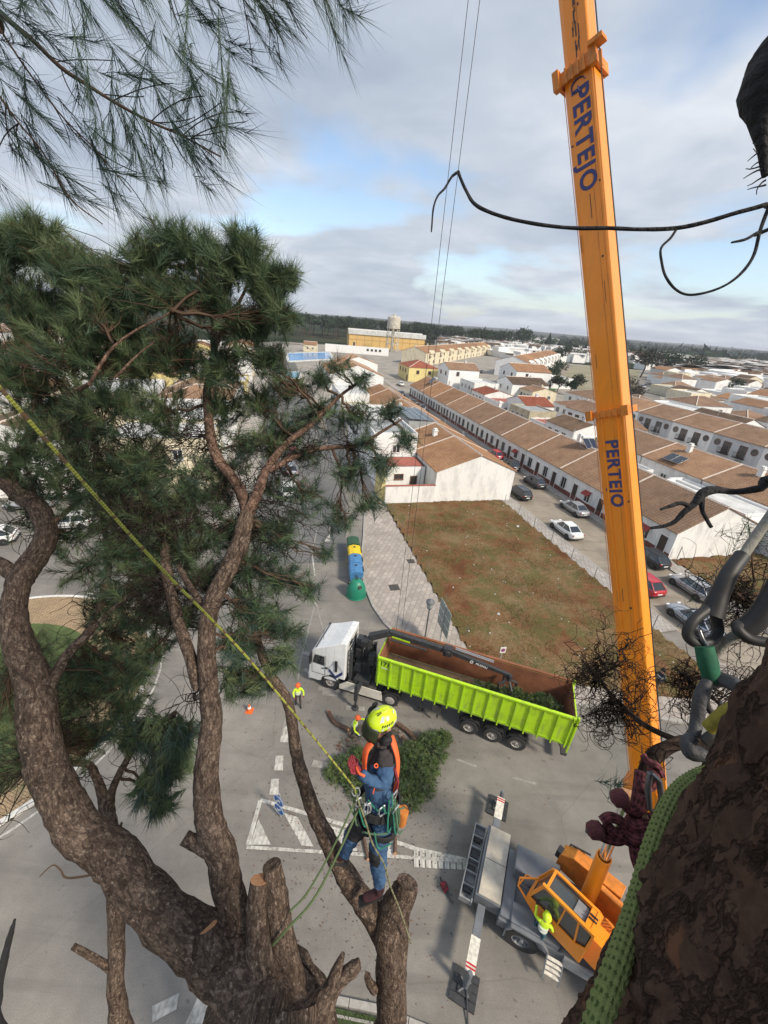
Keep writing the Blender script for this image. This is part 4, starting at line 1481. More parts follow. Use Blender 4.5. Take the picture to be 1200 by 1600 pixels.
def wheel(par, x, y, r, w, side, tyre=m_tyre, rim=m_rim, name='wheel', hub=0.62, dish=0.03, spokes=5):
    """side: +1 the outer face looks to +y"""
    rot = Matrix.Rotation(-math.pi / 2 * side, 3, 'X')
    t = MB().lathe([(r * hub, -w / 2), (r * .94, -w / 2), (r, -w * .36), (r, w * .36), (r * .94, w / 2), (r * hub, w / 2)], n=24, rot=rot, closed=True).build(name, tyre, par, smooth=True)
    t.location = (x, y, r)
    mb = MB().lathe([(r * .12, w / 2 - dish * 2.2), (r * .3, w / 2 - dish * 2), (r * hub * .9, w / 2 - dish), (r * hub, w / 2 - dish * .2), (r * hub, -w * .4), (r * .1, -w * .4)], n=20, rot=rot)
    for k in range(spokes):
        a = 2 * math.pi * k / spokes
        p = rot @ Vector((r * .16 * math.cos(a), r * .16 * math.sin(a), w / 2 - dish))
        q_ = rot @ Vector((r * hub * .85 * math.cos(a), r * hub * .85 * math.sin(a), w / 2 - dish * .6))
        mb.bar(p, q_, r * .11, .025, up=rot @ Vector((0, 0, 1)))
    mb.lathe([(r * .15, w / 2 - dish), (r * .13, w / 2 + .005)], n=10, rot=rot)
    mb.build('rim', rim, t)
    return t


def car(name, label, loc, rz, pm, kind='hatch', L=4.1, W=1.76, H=1.48, group=None):
    t = thing(name, label, 'car', loc, rz, group)
    z0, zb = .22, .92
    if kind == 'sedan':
        L, H = 4.5, 1.44
        xa, xb, xc, xd, xe = .14, .29, .45, .72, .88      # hood end, windscreen top... as fractions from the nose
    elif kind == 'estate':
        L, H = 4.5, 1.5
        xa, xb, xc, xd, xe = .14, .27, .40, .90, .97
    else:
        xa, xb, xc, xd, xe = .14, .26, .42, .82, .97
    X = lambda f: L / 2 - L * f
    st = [(0.0, .50, .60, .62), (.03, .34, .70, .80), (.12, .24, .80, .96), (xb, .22, .92, 1.0), (.5, .2, .95, 1.0), (.8, .22, .98, 1.0), (.93, .26, 1.0, .96), (.985, .36, .96, .86), (1.0, .5, .84, .76)]
    if kind == 'sedan':
        st = [(0.0, .50, .60, .62), (.03, .34, .70, .80), (.12, .24, .80, .96), (xb, .22, .90, 1.0), (.5, .2, .94, 1.0), (.8, .22, .98, 1.0), (.93, .26, .99, .94), (.985, .36, .94, .84), (1.0, .5, .82, .74)]
    vs, fs = [], []
    m = 10
    for f, zl, zt, wf in st:
        hw = W / 2 * wf
        prof = [(hw * .9, zl), (hw, zl + .10), (hw, zt - .22), (hw * .97, zt - .07), (hw * .86, zt)]
        for y, z in prof:
            vs.append((X(f), y, z))
        for y, z in prof[::-1]:
            vs.append((X(f), -y, z))
    for i in range(len(st) - 1):
        for k in range(m):
            k2 = (k + 1) % m
            fs.append((i * m + k, (i + 1) * m + k, (i + 1) * m + k2, i * m + k2))
    fs.append(tuple(range(m)))
    fs.append(tuple(range((len(st) - 1) * m, len(st) * m))[::-1])
    mb = MB().add(vs, fs)
    body = mb.build('body', pm, t, smooth='all')
    sb = body.modifiers.new('s', 'SUBSURF')
    sb.levels = sb.render_levels = 1
    # wheel arches
    for fx in (.19, .80):
        for sy in (-1, 1):
            MB().lathe([(.02, 0), (.37, 0), (.37, .03), (.02, .03)], (X(fx), sy * (W / 2 - .012), .32), Matrix.Rotation(-math.pi / 2 * sy, 3, 'X'), 18).build('wheel_arch', m_black, body)
            wheel(t, X(fx), sy * (W / 2 - .09), .32, .21, sy)
    # greenhouse
    lo = [(X(xb) + .12, .84), (X(xe), .84)]
    hw, hr = W / 2 * .90, W / 2 * .68
    zt_ = H - .03
    b = [(X(xb - .02), hw * .86, .86), (X(xb + .12), hw, .90), (X(xd), hw, .93), (X(xe), hw * .86, .93)]
    r_ = [(X(xc), hr * .92, zt_), (X(xc + .06), hr, zt_ + .015), (X(xd - .04), hr, zt_), (X(xd), hr * .92, zt_ - .05)]
    n = 4
    vv = [(x, y, z) for x, y, z in b] + [(x, -y, z) for x, y, z in b[::-1]] + [(x, y, z) for x, y, z in r_] + [(x, -y, z) for x, y, z in r_[::-1]]
    ff = [(k, (k + 1) % 8, 8 + (k + 1) % 8, 8 + k) for k in range(8)] + [tuple(range(8, 16))]
    MB().add(vv, [f[::-1] for f in ff]).build('window', m_carglass, t, smooth=False)
    # painted roof and pillars
    ro = MB()
    rv = [(x, y, z + .02) for x, y, z in r_] + [(x, -y, z + .02) for x, y, z in r_[::-1]]
    rv2 = [(x, y * .96, z + .05) for x, y, z in r_] + [(x, -y * .96, z + .05) for x, y, z in r_[::-1]]
    ro.add(rv + rv2, [(k, 8 + k, 8 + (k + 1) % 8, (k + 1) % 8) for k in range(8)] + [tuple(range(8, 16))[::-1], tuple(range(8))])
    for sy in (-1, 1):
        for i in (0, 3):
            ro.bar((b[i][0], sy * b[i][1], b[i][2]), (r_[i][0], sy * r_[i][1], r_[i][2]), .07, .06)
        xm = (b[1][0] + b[2][0]) / 2
        ro.bar((xm, sy * (hw + .005), .92), (xm - .05, sy * (hr + .005), zt_), .07, .03)
    ro.build('roof', pm, t, smooth=False)
    for sy in (-1, 1):
        MB().box((X(.035), sy * W * .34, .66), (.12, .34, .14)).build('headlight', m_lw, t, bevel=.03)
        MB().box((X(.985) + .02, sy * W * .36, .80), (.10, .24, .17)).build('tail_light', m_lr, t, bevel=.03)
        MB().box((X(xb + .04), sy * (W / 2 + .07), .95), (.12, .16, .11)).build('mirror', pm, t, bevel=.02)
        MB().box((X(.5), sy * (W / 2 + .003), .5), (L * .5, .02, .06)).build('side_moulding', m_black, t)
    MB().box((X(.998), 0, .62), (.04, .5, .12)).build('number_plate', m_plate, t)
    MB().box((X(.99), 0, .38), (.10, W * .8, .10)).build('bumper', m_black, t, bevel=.02)
    MB().box((X(.004), 0, .40), (.10, W * .6, .14)).build('grille', m_black, t, bevel=.02)
    return t


HU = math.atan2(U2.y, U2.x)
cars = [  # s, t, paint, kind, flip, label
    (-9.4, 2.0, P_WHITE, 'sedan', 0, 'white saloon parked on its own along the vacant lot side of the street'),
    (-4.0, 7.1, P_SILVER, 'sedan', 0, 'grey saloon parked by the terrace fronts, opposite the white saloon'),
    (1.6, 2.3, P_BLACK, 'estate', 0, 'black estate car parked right below the blank white gable'),
    (5.4, 7.1, P_DARK, 'hatch', 0, 'dark hatchback parked by the red awnings, next ahead of the grey saloon'),
    (13.0, 7.3, P_BLACK, 'hatch', 0, 'black off road car behind the red one at the terrace fronts'),
    (18.7, 7.3, P_RED, 'hatch', 0, 'red hatchback parked half hidden by the orange roof edge'),
    (59.5, 7.0, P_DARK, 'hatch', 0, 'dark hatchback, nearest of three cars at the far end of the street'),
    (66.5, 6.6, P_BLACK, 'sedan', 0, 'black saloon, second of the cars at the far end of the street'),
    (80.5, 7.0, P_DARK, 'hatch', 0, 'grey hatchback driving at the far end of the street'),
    (101, 12.6, P_WHITE, 'sedan', 0, 'white saloon in the widening beyond the terrace'),
    (133, 22.6, P_WHITE, 'estate', 1, 'farthest white car, parked across in front of the solar roofed house'),
    (-16.2, 7.3, P_BLACK, 'hatch', 0, 'black car with red tail light tucked behind the crane boom at the end gable'),
    (-21.5, 7.0, P_SILVER, 'hatch', 0, 'silver hatchback parked beside the second vacant lot'),
    (-20.2, 2.5, P_RED, 'hatch', 0, 'red hatchback half hidden behind the crane boom'),
    (-25.6, 2.6, P_SILVER2, 'sedan', 0, 'blue grey saloon behind the eyes of the spliced ropes'),
]
for s_, t_, pm, kd, fl, lab in cars:
    p = stw(s_, t_)
    car('car', lab, (p.x, p.y, 0.006), HU + (math.pi / 2 if fl else 0), pm, kd, group='cars parked in the streets')
for i, (x, y, rz, pm, kd, lab) in enumerate((
        (-31.0, 35.2, R(200), P_WHITE, 'hatch', 'white car nose on to the roundabout, seen between two pine limbs'), (-35.3, 31.2, R(205), P_WHITE, 'hatch', 'white car at the left edge of the picture behind the limb'),
        (-37.5, 38.5, R(200), P_SILVER, 'sedan', 'silver saloon behind the two white cars in the needles'), (-29.5, 41.5, R(200), P_DARK, 'hatch', 'dark hatchback parked further back behind the needles'),
        (-26.0, 50.0, R(15), P_WHITE, 'estate', 'white estate car parked across behind the pine crown'), (-12.5, 48.0, HU, P_WHITE, 'hatch', 'white hatchback at the kerb of the left street'),
        (-13.7, 55.5, HU, P_SILVER, 'hatch', 'silver hatchback at the kerb of the left street'), (-15.3, 63.0, HU, P_RED, 'hatch', 'red hatchback at the kerb of the left street behind needles'),
        (-17.0, 70.5, HU, P_WHITE, 'sedan', 'white saloon at the kerb far up the left street'))):
    car('car', lab, (x, y, 0.006), rz, pm, kd, group='cars left of the trees')
# cars by the far square
for k, (px_, py_) in enumerate(((752, 583), (830, 604), (836, 597), (843, 592), (850, 588), (990, 612), (1003, 606), (1018, 611), (1012, 602))):
    p = at(px_, py_)
    car('car', ['small dark car in the orange terrace street', 'first silver car of the row before the white terrace', 'second car of the row before the white terrace, black', 'third car of the row before the white terrace, white', 'last car of the row before the white terrace',
                'dark car standing alone right of the boom in the far car park', 'silver car in the far car park right of the boom', 'white car in the far car park nearest the cream gable', 'grey car in the far car park'][k],
        (p.x, p.y, .01), HU + k, [P_DARK, P_SILVER, P_BLACK, P_WHITE, P_SILVER, P_DARK, P_SILVER, P_WHITE, P_DARK][k], 'hatch', group='cars far off by the square')

# ---------------------------------------------------------------- text helper
def text_mesh(name, body, size, mat_, par, loc, ex, ey, depth=.004, bold=.0, spacing=1.0, align='CENTER', sx=1.0):
    """flat lettering: ex runs along the line, ey up the letters"""
    cu_ = bpy.data.curves.new(name, 'FONT')
    cu_.body = body
    cu_.size = size
    cu_.offset = bold
    cu_.extrude = depth
    cu_.space_character = spacing
    cu_.align_x = align
    cu_.align_y = 'CENTER'
    o = bpy.data.objects.new(name, cu_)
    ex, ey = Vector(ex).normalized(), Vector(ey).normalized()
    ez = ex.cross(ey)
    me = bpy.data.meshes.new_from_object(o)
    M_ = Matrix((ex * sx, ey, ez)).transposed().to_4x4()
    me.transform(Matrix.Translation(loc) @ M_)
    me.materials.clear()
    me.materials.append(mat_)
    bpy.data.objects.remove(o)
    return link(name, me, par)


# ---------------------------------------------------------------- the tractor unit with its loading crane
m_twhite = mat('truck_white', (0.74, 0.74, 0.72), .35, var=.08, scale=1.5, coat=.3)
m_tcream = mat('fairing_cream', (0.62, 0.58, 0.50), .5, var=.12, scale=2)
m_navy = mat('logo_navy', (0.02, 0.035, 0.13), .5, var=0)
m_steel = mat('dark_steel', (0.035, 0.036, 0.038), .55, var=.35, scale=5)
m_chassis = mat('chassis_grime', (0.05, 0.046, 0.042), .8, var=.4, scale=4)
m_lime = mat('paint_lime', (0.34, 0.55, 0.012), .5, col2=(0.44, 0.70, 0.01), scale=1.6, detail=9, thr=(.36, .52), bump=.2, bscale=9)
m_limed = mat('paint_lime_scuffed', (0.26, 0.42, 0.02), .6, var=.35, scale=6)
def grime(m, col=(.23, .2, .15), top=.55):
    nt = m.node_tree
    b = nt.nodes['Principled BSDF']
    src = b.inputs['Base Color'].links[0].from_socket
    tc = N(nt, 'ShaderNodeTexCoord')
    mp = N(nt, 'ShaderNodeMapping', {'Vector': tc.outputs['Object'], 'Scale': (5, 5, .5)})
    n = N(nt, 'ShaderNodeTexNoise', {'Vector': mp.outputs[0], 'Scale': 1.4, 'Detail': 7, 'Roughness': .7})
    nt.links.new(mixc(nt, ramp(nt, n.outputs['Fac'], [(.50, 0.0), (.72, top)]), src, col), b.inputs['Base Color'])


grime(m_lime)
grime(m_twhite, (.34, .31, .26), .45)
m_rust = mat('rusty_steel', (0.17, 0.062, 0.028), .85, col2=(0.30, 0.12, 0.055), scale=1.3, detail=9, bump=.3)
m_floor = mat('tipper_floor', (0.07, 0.05, 0.033), .95, col2=(0.14, 0.09, 0.05), scale=2, detail=8)

tr = thing('truck', 'white tractor lorry with dark loading crane behind the cab, hitched to the lime trailer', 'truck', (-2.12, 19.5, 0), R(165.8))
# cab: loft of side sections (x front +), local +y faces the viewer
mb = MB()
prof = [(1.42, .45), (1.45, .95), (1.40, 1.7), (1.22, 2.75), (1.05, 2.95), (.35, 3.25), (-.55, 3.72), (-.92, 3.78), (-.92, 1.05), (-.55, 1.05), (-.5, .98), (-.42, .75), (.42, .72), (.52, .9), (.6, .5), (.8, .42)]
# arch handled by a simple notch; sides taper in towards the roof
hw = lambda z: 1.24 if z < 2.6 else 1.24 - (z - 2.6) * .14
vs = [(x, hw(z), z) for x, z in prof] + [(x, -hw(z), z) for x, z in prof]
n = len(prof)
fs = [tuple(range(n)), tuple(range(n, 2 * n))[::-1]] + [(i, n + i, n + (i + 1) % n, (i + 1) % n) for i in range(n)]
mb.add(vs, [f[::-1] for f in fs])
cab = mb.build('cab', m_twhite, tr, bevel=.06, seg=3)
ws = MB().add([(1.425, -1.05, 1.78), (1.425, 1.05, 1.78), (1.26, .98, 2.62), (1.26, -.98, 2.62), (1.39, -1.05, 1.78), (1.39, 1.05, 1.78), (1.22, .98, 2.62), (1.22, -.98, 2.62)],
              [(0, 1, 2, 3), (0, 4, 5, 1), (1, 5, 6, 2), (2, 6, 7, 3), (3, 7, 4, 0)]).build('windscreen', m_carglass, cab)
for sy in (1, -1):
    MB().add([(1.18, sy * 1.255, 1.85), (.42, sy * 1.255, 1.80), (.42, sy * 1.255, 2.5), (1.02, sy * 1.245, 2.5),
              (1.18, sy * 1.235, 1.85), (.42, sy * 1.235, 1.80), (.42, sy * 1.235, 2.5), (1.02, sy * 1.225, 2.5)], [(0, 1, 2, 3), (7, 6, 5, 4), (0, 4, 5, 1), (1, 5, 6, 2), (2, 6, 7, 3), (3, 7, 4, 0)]).build('side_window', m_carglass, cab)
    mb = MB().bar((1.28, sy * 1.3, 1.85), (1.22, sy * 1.45, 2.65), .10, .28)
    mb.bar((1.25, sy * 1.2, 2.6), (1.22, sy * 1.45, 2.6), .04)
    mb.build('mirror', m_black, cab)
    door = MB()
    for a, b in (((.36, 1.05), (.36, 2.6)), ((1.22, 1.05), (1.22, 1.8)), ((.36, 1.05), (1.22, 1.05))):
        door.bar((a[0], sy * 1.243, a[1]), (b[0], sy * 1.243, b[1]), .02, .02)
    door.bb(.42, .58, min(sy * 1.25, sy * 1.27), max(sy * 1.25, sy * 1.27), 1.55, 1.6)
    door.build('door_seam', m_black, cab)
    MB().box((-.35, sy * 1.255, 2.0), (.16, .03, .85)).build('air_intake', m_black, cab)
    MB().box((.28, sy * 1.25, 1.65), (.16, .02, .14)).build('badge', m_steel, cab)
    MB().bb(-.25, .05, min(sy * 1.24, sy * 1.27), max(sy * 1.24, sy * 1.27), 1.1, 1.22).build('step', m_black, cab)
    # navy V mark with the thin triangle above it
    lg = MB()
    for (x0, z0, x1, z1) in ((.12, 1.72, -.32, 1.22), (-.78, 1.72, -.32, 1.22)):
        dx, dz = (.0, -.24)
        pts = [(x0, z0), (x1, z1), (x1 + dx, z1 + dz), (x0 + dx, z0 + dz)]
        ya, yb = sy * 1.246, sy * 1.256
        lg.add([(x, ya, z) for x, z in pts] + [(x, yb, z) for x, z in pts], [(0, 1, 2, 3), (7, 6, 5, 4), (0, 4, 5, 1), (1, 5, 6, 2), (2, 6, 7, 3), (3, 7, 4, 0)])
    lg.bar((.12, sy * 1.248, 1.72), (-.3, sy * 1.248, 2.35), .025, .01).bar((-.78, sy * 1.248, 1.72), (-.3, sy * 1.248, 2.35), .025, .01)
    lg.build('emblem', m_navy, cab)
    wheel(tr, 0, sy * 1.08, .52, .30, sy, rim=m_rimd, hub=.56, dish=.06, spokes=8)
    MB().lathe([(.53, -.02), (.60, -.02), (.60, .02), (.53, .02)], (0, sy * 1.235, .52), Matrix.Rotation(math.pi / 2, 3, 'X'), 20, True).build('wheel_arch', m_black, tr)
    for off in (0, .32):
        wheel(tr, -3.82, sy * (1.10 - off), .52, .28, sy, rim=m_rimd, hub=.56, dish=-.02 if off == 0 else .06, spokes=8)
    MB().ext([(.36, .3), (.36, .62), (-.1, 1.0), (-2.3, .98), (-2.42, .3)], 0, .05, axis='y', loc=(-.95, sy * 1.22 - .025, 0)).build('side_fairing', m_tcream, tr, bevel=.01)
    MB().ext([(-4.42, .7), (-4.3, 1.06), (-3.9, 1.14), (-3.4, 1.06), (-3.2, .8), (-3.24, .8), (-3.45, 1.02), (-3.9, 1.10), (-4.28, 1.02), (-4.38, .7)], -.3, .3, axis='y', loc=(0, sy * .95, 0)).build('mudguard', m_black, tr)
MB().bb(1.3, 1.5, -1.2, 1.2, .35, .9).build('bumper', m_twhite, cab, bevel=.05)
MB().bb(1.44, 1.47, -.9, .9, .95, 1.65).build('grille', m_black, cab)
for sy in (1, -1):
    MB().bb(1.49, 1.52, sy * .95 - .2, sy * .95 + .2, .55, .75).build('headlight', m_lw, cab)
MB().bar((1.0, -1.15, 3.0), (1.0, 1.15, 3.0), .05).bar((.8, .5, 3.1), (.8, .5, 3.9), .015).build('antenna', m_black, cab)
mb = MB()
for k in range(6):
    mb.bb(-.945, -.925, -.95 + .1 * (k % 2), .75, 1.4 + k * .38, 1.44 + k * .38)
for z in (3.45, 3.3, 2.95):
    mb.bb(-.99, -.925, .25, .6, z, z + .08)
mb.bb(-.98, -.925, -.5, -.42, 2.2, 3.4)
mb.build('back_panel_detail', m_black, cab)
mb = MB()
mb.bb(-4.9, .9, -.45, -.3, .75, 1.0).bb(-4.9, .9, .3, .45, .75, 1.0)
for x in (-.9, -1.6, -2.6, -3.4, -4.6):
    mb.bb(x, x + .15, -.3, .3, .72, .98)
mb.bb(-2.9, -1.1, -1.15, -.45, .5, 1.05).bb(-2.9, -1.1, .5, 1.15, .5, 1.0)
mb.lathe([(.1, 1.02), (.55, 1.02), (.6, 1.12), (.1, 1.14)], (-3.85, 0, 0), n=16)
mb.lathe([(.28, -.6), (.28, .6)], (-2.2, .85, .8), Matrix.Rotation(math.pi / 2, 3, 'Y'), 12)
mb.build('chassis', m_chassis, tr)
MB().bb(-1.35, -1.0, -.9, -.35, 1.0, 2.6).lathe([(.12, 1.0), (.12, 3.2)], (-1.15, .9, 0), n=10).build('exhaust_stack', m_steel, tr)
mb = MB()
mb.bb(-2.45, -1.5, -1.15, 1.15, 1.0, 1.35).bb(-2.3, -1.6, -.5, .5, 1.3, 2.1).lathe([(.28, 1.3), (.26, 2.9), (.22, 3.6)], (-1.95, -.1, 0), n=12)
mb.bb(-1.75, -1.35, .2, .7, 1.5, 2.1).bb(-2.5, -2.1, .15, .6, 2.2, 2.9).bb(-1.7, -1.2, -.35, .1, 2.9, 3.5)
col_ = mb.build('loader_column', m_steel, tr, bevel=.02)
MB().bb(-1.95, -1.55, .1, .45, 3.3, 3.7).bb(-1.55, -1.25, -.1, .35, 2.2, 2.9).build('operator_seat', m_black, tr, bevel=.03)
rh = random.Random(8)
mb = MB()
for k in range(22):
    a = Vector((-1.3 - rh.random() * 1.3, -.7 + rh.random() * 1.3, 1.1 + rh.random() * .5))
    b = Vector((-1.5 - rh.random() * .9, -.5 + rh.random() * .9, 2.2 + rh.random() * 1.4))
    mid = (a + b) / 2 + Vector((rh.uniform(-.3, .3), rh.uniform(-.3, .3), rh.uniform(-.2, .3)))
    mb.tube([a, a.lerp(mid, .5) + Vector((0, .05, 0)), mid, b], .022, 5)
mb.build('hydraulic_hose', m_black, tr)
A, B_, C_, D_ = Vector((-1.95, -.1, 3.7)), Vector((-3.1, -.15, 4.35)), Vector((-6.6, -.25, 4.05)), Vector((-10.2, -.2, 3.5))
MB().bar(A, B_, .34, .42, w2=.3, h2=.36).build('loader_boom', m_steel, tr, bevel=.03)
mb = MB().bar(B_, C_, .26, .38, w2=.24, h2=.3)
mb.lathe([(.07, -1.1), (.07, 1.1)], (-4.3, .06, 4.0), Matrix.Rotation(R(88), 3, 'Y'), 8)
b2 = mb.build('loader_boom', m_steel, tr, bevel=.03)
MB().bar(B_ + Vector((-.2, .17, -.12)), B_ + Vector((-1.3, .17, -.2)), .02, .10).build('lime_decal', m_lime, b2)
mb = MB().bar(C_ + Vector((.1, 0, .05)), D_, .24, .32, w2=.16, h2=.2)
b3 = mb.build('loader_boom', m_steel, tr, bevel=.03)
MB().box(C_, (.5, .42, .55)).lathe([(.16, -.3), (.16, .3)], C_, Matrix.Rotation(math.pi / 2, 3, 'X'), 10).build('knuckle', m_steel, tr, bevel=.03)
MB().bar(C_ + Vector((-.4, .02, .27)), C_ + Vector((-2.6, .02, .03)), .045).bar(C_ + Vector((-.4, -.1, .27)), C_ + Vector((-2.6, -.1, .03)), .045).build('piston_rod', m_alu, b3)
dd = (D_ - C_).normalized()
text_mesh('boom_lettering', 'LOGLIM', .19, m_plate, b3, C_ + dd * 2.0 + Vector((0, .145, 0)), -dd, Vector((0, 0, 1)) - dd * dd.z, .004, .004)
MB().lathe([(.06, 0), (.10, 0), (.10, .02), (.06, .02)], C_ + dd * 1.42 + Vector((0, .14, 0)), Matrix.Rotation(-math.pi / 2, 3, 'X'), 12, True).build('boom_emblem', m_plate, b3)
mb = MB().lathe([(.14, 0), (.14, .35)], D_ + Vector((0, 0, -.35)), n=10)
for k in range(4):
    a = math.pi / 2 * k + .4
    c_, s_ = math.cos(a), math.sin(a)
    mb.tube([D_ + Vector((c_ * .1, s_ * .1, -.35)), D_ + Vector((c_ * .55, s_ * .55, -.6)), D_ + Vector((c_ * .5, s_ * .5, -1.0)), D_ + Vector((c_ * .1, s_ * .1, -1.25))], [.06, .07, .06, .03], 6)
mb.build('grapple', m_steel, tr)
for sy in (1, -1):
    yo = 2.05 if sy > 0 else 1.6
    mb = MB().bar((-1.95, sy * .8, 1.2), (-1.95, sy * yo, 1.2), .2, .2)
    mb.bar((-1.95, sy * yo, 1.9), (-1.95, sy * yo, .75), .2, .2)
    mb.bar((-1.95, sy * yo, .75), (-1.95, sy * yo, .1), .11, .11)
    mb.lathe([(.2, .02), (.2, .1), (.08, .14)], (-1.95, sy * yo, 0), n=12)
    mb.build('stabiliser_leg', m_steel, tr)

# ---------------------------------------------------------------- the lime tipper trailer
tl = thing('tipper_trailer', 'lime green tipper semitrailer, rusty inside, half filled with cut pine', 'trailer', (7.4, 16.8, 0), R(163.3))
XL0, XL1, YH, Z0, Z1 = -3.6, 6.95, 1.27, 1.75, 3.62       # rear, front, half width, floor, rim
for sy, nm in ((1, 'side_wall'), (-1, 'side_wall')):
    o_ = sy * YH
    w_ = MB().bb(XL0, XL1, min(o_, o_ - sy * .05), max(o_, o_ - sy * .05), Z0, Z1)
    w_ = w_.build('side_wall', [m_lime], tl)
    MB().bb(XL0, XL1, min(o_ - sy * .052, o_ - sy * .07), max(o_ - sy * .052, o_ - sy * .07), Z0 + .05, Z1 - .02).build('liner', m_rust, w_)
    np_ = 15
    for k in range(np_ + 1):
        x = XL0 + .08 + (XL1 - XL0 - .16) * k / np_
        ya, yb = (o_ + sy * .002, o_ + sy * .075)
        MB().bb(x - .035, x + .035, min(ya, yb), max(ya, yb), Z0 - .22, Z1 - .06).build('rib', m_lime, w_)
    ya, yb = (o_ - sy * .06, o_ + sy * .09)
    MB().bb(XL0, XL1, min(ya, yb), max(ya, yb), Z1, Z1 + .09).build('top_rail', m_lime if sy > 0 else m_rust, w_)
    ya, yb = (o_ + sy * .002, o_ + sy * .05)
    MB().bb(XL0, XL1, min(ya, yb), max(ya, yb), Z0 - .06, Z0 + .06).build('bottom_rail', m_limed, w_)
text_mesh('fleet_number', '171', .40, m_black, tl, (6.53, YH + .005, 3.25), (-1, 0, 0), (0, 0, 1), .003, .012)
MB().bb(6.33, 6.72, YH + .002, YH + .006, 2.92, 2.97).build('painted_dash', m_plate, tl)
fw = MB().bb(XL1, XL1 + .06, -YH, YH, Z0 - .1, Z1 + .09).build('front_wall', m_limed, tl)
MB().bb(XL1 - .02, XL1 - .002, -YH + .08, YH - .08, Z0 + .05, Z1).build('liner', m_rust, fw)
tg = MB().bb(XL0 - .07, XL0 - .005, -YH, YH, Z0 - .1, Z1).build('tailgate', m_lime, tl)
MB().bb(XL0 + .002, XL0 + .02, -YH + .08, YH - .08, Z0 + .05, Z1 - .02).build('liner', m_rust, tg)
for sy in (1, -1):
    MB().bb(XL0 - .16, XL0 - .072, sy * YH - .09, sy * YH + .09, Z0 - .5, Z1 + .12).build('corner_post', m_lime, tl)
MB().bb(XL0, XL1, -YH + .08, YH - .08, Z0 - .08, Z0).build('floor', m_floor, tl)
mb = MB()
mb.bb(-3.4, 6.6, -.5, -.35, 1.15, 1.6).bb(-3.4, 6.6, .35, .5, 1.15, 1.6)
for k in range(9):
    mb.bb(-3.2 + k * 1.2, -3.1 + k * 1.2, -1.1, 1.1, 1.5, 1.62)
mb.bb(-3.9, -3.6, -1.0, 1.0, .55, .7).bar((-3.7, .7, .6), (-3.3, .7, 1.2), .08).bar((-3.7, -.7, .6), (-3.3, -.7, 1.2), .08)
mb.build('chassis', m_chassis, tl)
for sy in (1, -1):
    MB().bb(4.1, 4.25, sy * .85 - .08, sy * .85 + .08, .25, 1.2).bb(4.0, 4.35, sy * .85 - .12, sy * .85 + .12, .18, .25).build('landing_leg', m_chassis, tl)
    for x in (-1.31, 0, 1.31):
        wheel(tl, x, sy * 1.08, .52, .36, sy, rim=m_rimd, hub=.56, dish=.07, spokes=8)
        MB().ext([(x - .6, .75), (x - .5, 1.02), (x, 1.18), (x + .5, 1.02), (x + .6, .75), (x + .57, .75), (x + .47, .98), (x, 1.13), (x - .47, .98), (x - .57, .75)], -.2, .2, axis='y', loc=(0, sy * 1.05, 0)).build('mudguard', m_black, tl)
MB().bb(3.0, 3.5, 1.0, 1.2, .8, 1.3).bb(3.1, 3.2, 1.1, 1.2, .4, .8).build('valve_box', m_chassis, tl)

# ---------------------------------------------------------------- street furniture
bins = thing('bell_bin', 'green bell shaped bottle bank at the near end of the bin row', 'recycling bin', (-1.75, 28.0, 0.006), R(-60))
m_bell = mat('bin_green', (0.012, 0.19, 0.115), .45, var=.12, scale=2)
b_ = MB().lathe([(.78, 0), (.82, .12), (.80, .5), (.72, .95), (.52, 1.35), (.30, 1.55), (.12, 1.6)], n=24).build('shell', m_bell, bins, smooth=True)
MB().lathe([(.83, .02), (.86, .06), (.83, .12)], n=24).build('base_ring', m_bell, bins)
for a in (0, 2.1, 4.2):
    r_ = Matrix.Rotation(a, 3, 'Z') @ Matrix.Rotation(R(62), 3, 'Y')
    MB().lathe([(.10, -.04), (.15, -.04), (.15, .07), (.10, .07)], Matrix.Rotation(a, 3, 'Z') @ Vector((.64, 0, 1.2)), r_, 14, True).lathe([(.10, 0), (.10, .02)], Matrix.Rotation(a, 3, 'Z') @ Vector((.64, 0, 1.2)), r_, 12).build('opening', [m_black], bins)
MB().lathe([(.05, 1.6), (.05, 1.72)], n=8).lathe([(.12, 1.72), (.16, 1.72), (.16, 1.76), (.12, 1.76)], n=12, closed=True).build('lifting_ring', m_steel, bins)


def container(loc, rz, m, label, lid, hole=True):
    t = thing('recycling_bin', label, 'recycling bin', loc, rz, 'recycling bins in a row at the kerb')
    MB().ext([(-.5, .12), (.5, .12), (.56, .95), (.62, 1.15), (-.62, 1.15), (-.56, .95)], -.68, .68).build('tub', m, t, bevel=.04)
    MB().ext([(-.64, 1.15), (.64, 1.15), (.5, 1.38), (.1, 1.5), (-.5, 1.4)], -.72, .72).build('lid', lid, t, bevel=.04)
    if hole:
        MB().bb(-.35, .35, -.66, -.6, 1.2, 1.33).lathe([(.12, 1.49), (.12, 1.52)], (.25, 0, 0), n=12).build('slot', m_black, t)
    for x in (-.5, .5):
        for y in (-.35, .35):
            MB().lathe([(.09, -.03), (.09, .03)], (x, y, .09), Matrix.Rotation(math.pi / 2, 3, 'Y'), 10).build('castor', m_tyre, t)
    MB().bar((-.72, 0, 1.1), (-.85, 0, 1.1), .06).bar((.72, 0, 1.1), (.85, 0, 1.1), .06).build('trunnion', m_steel, t)
    return t


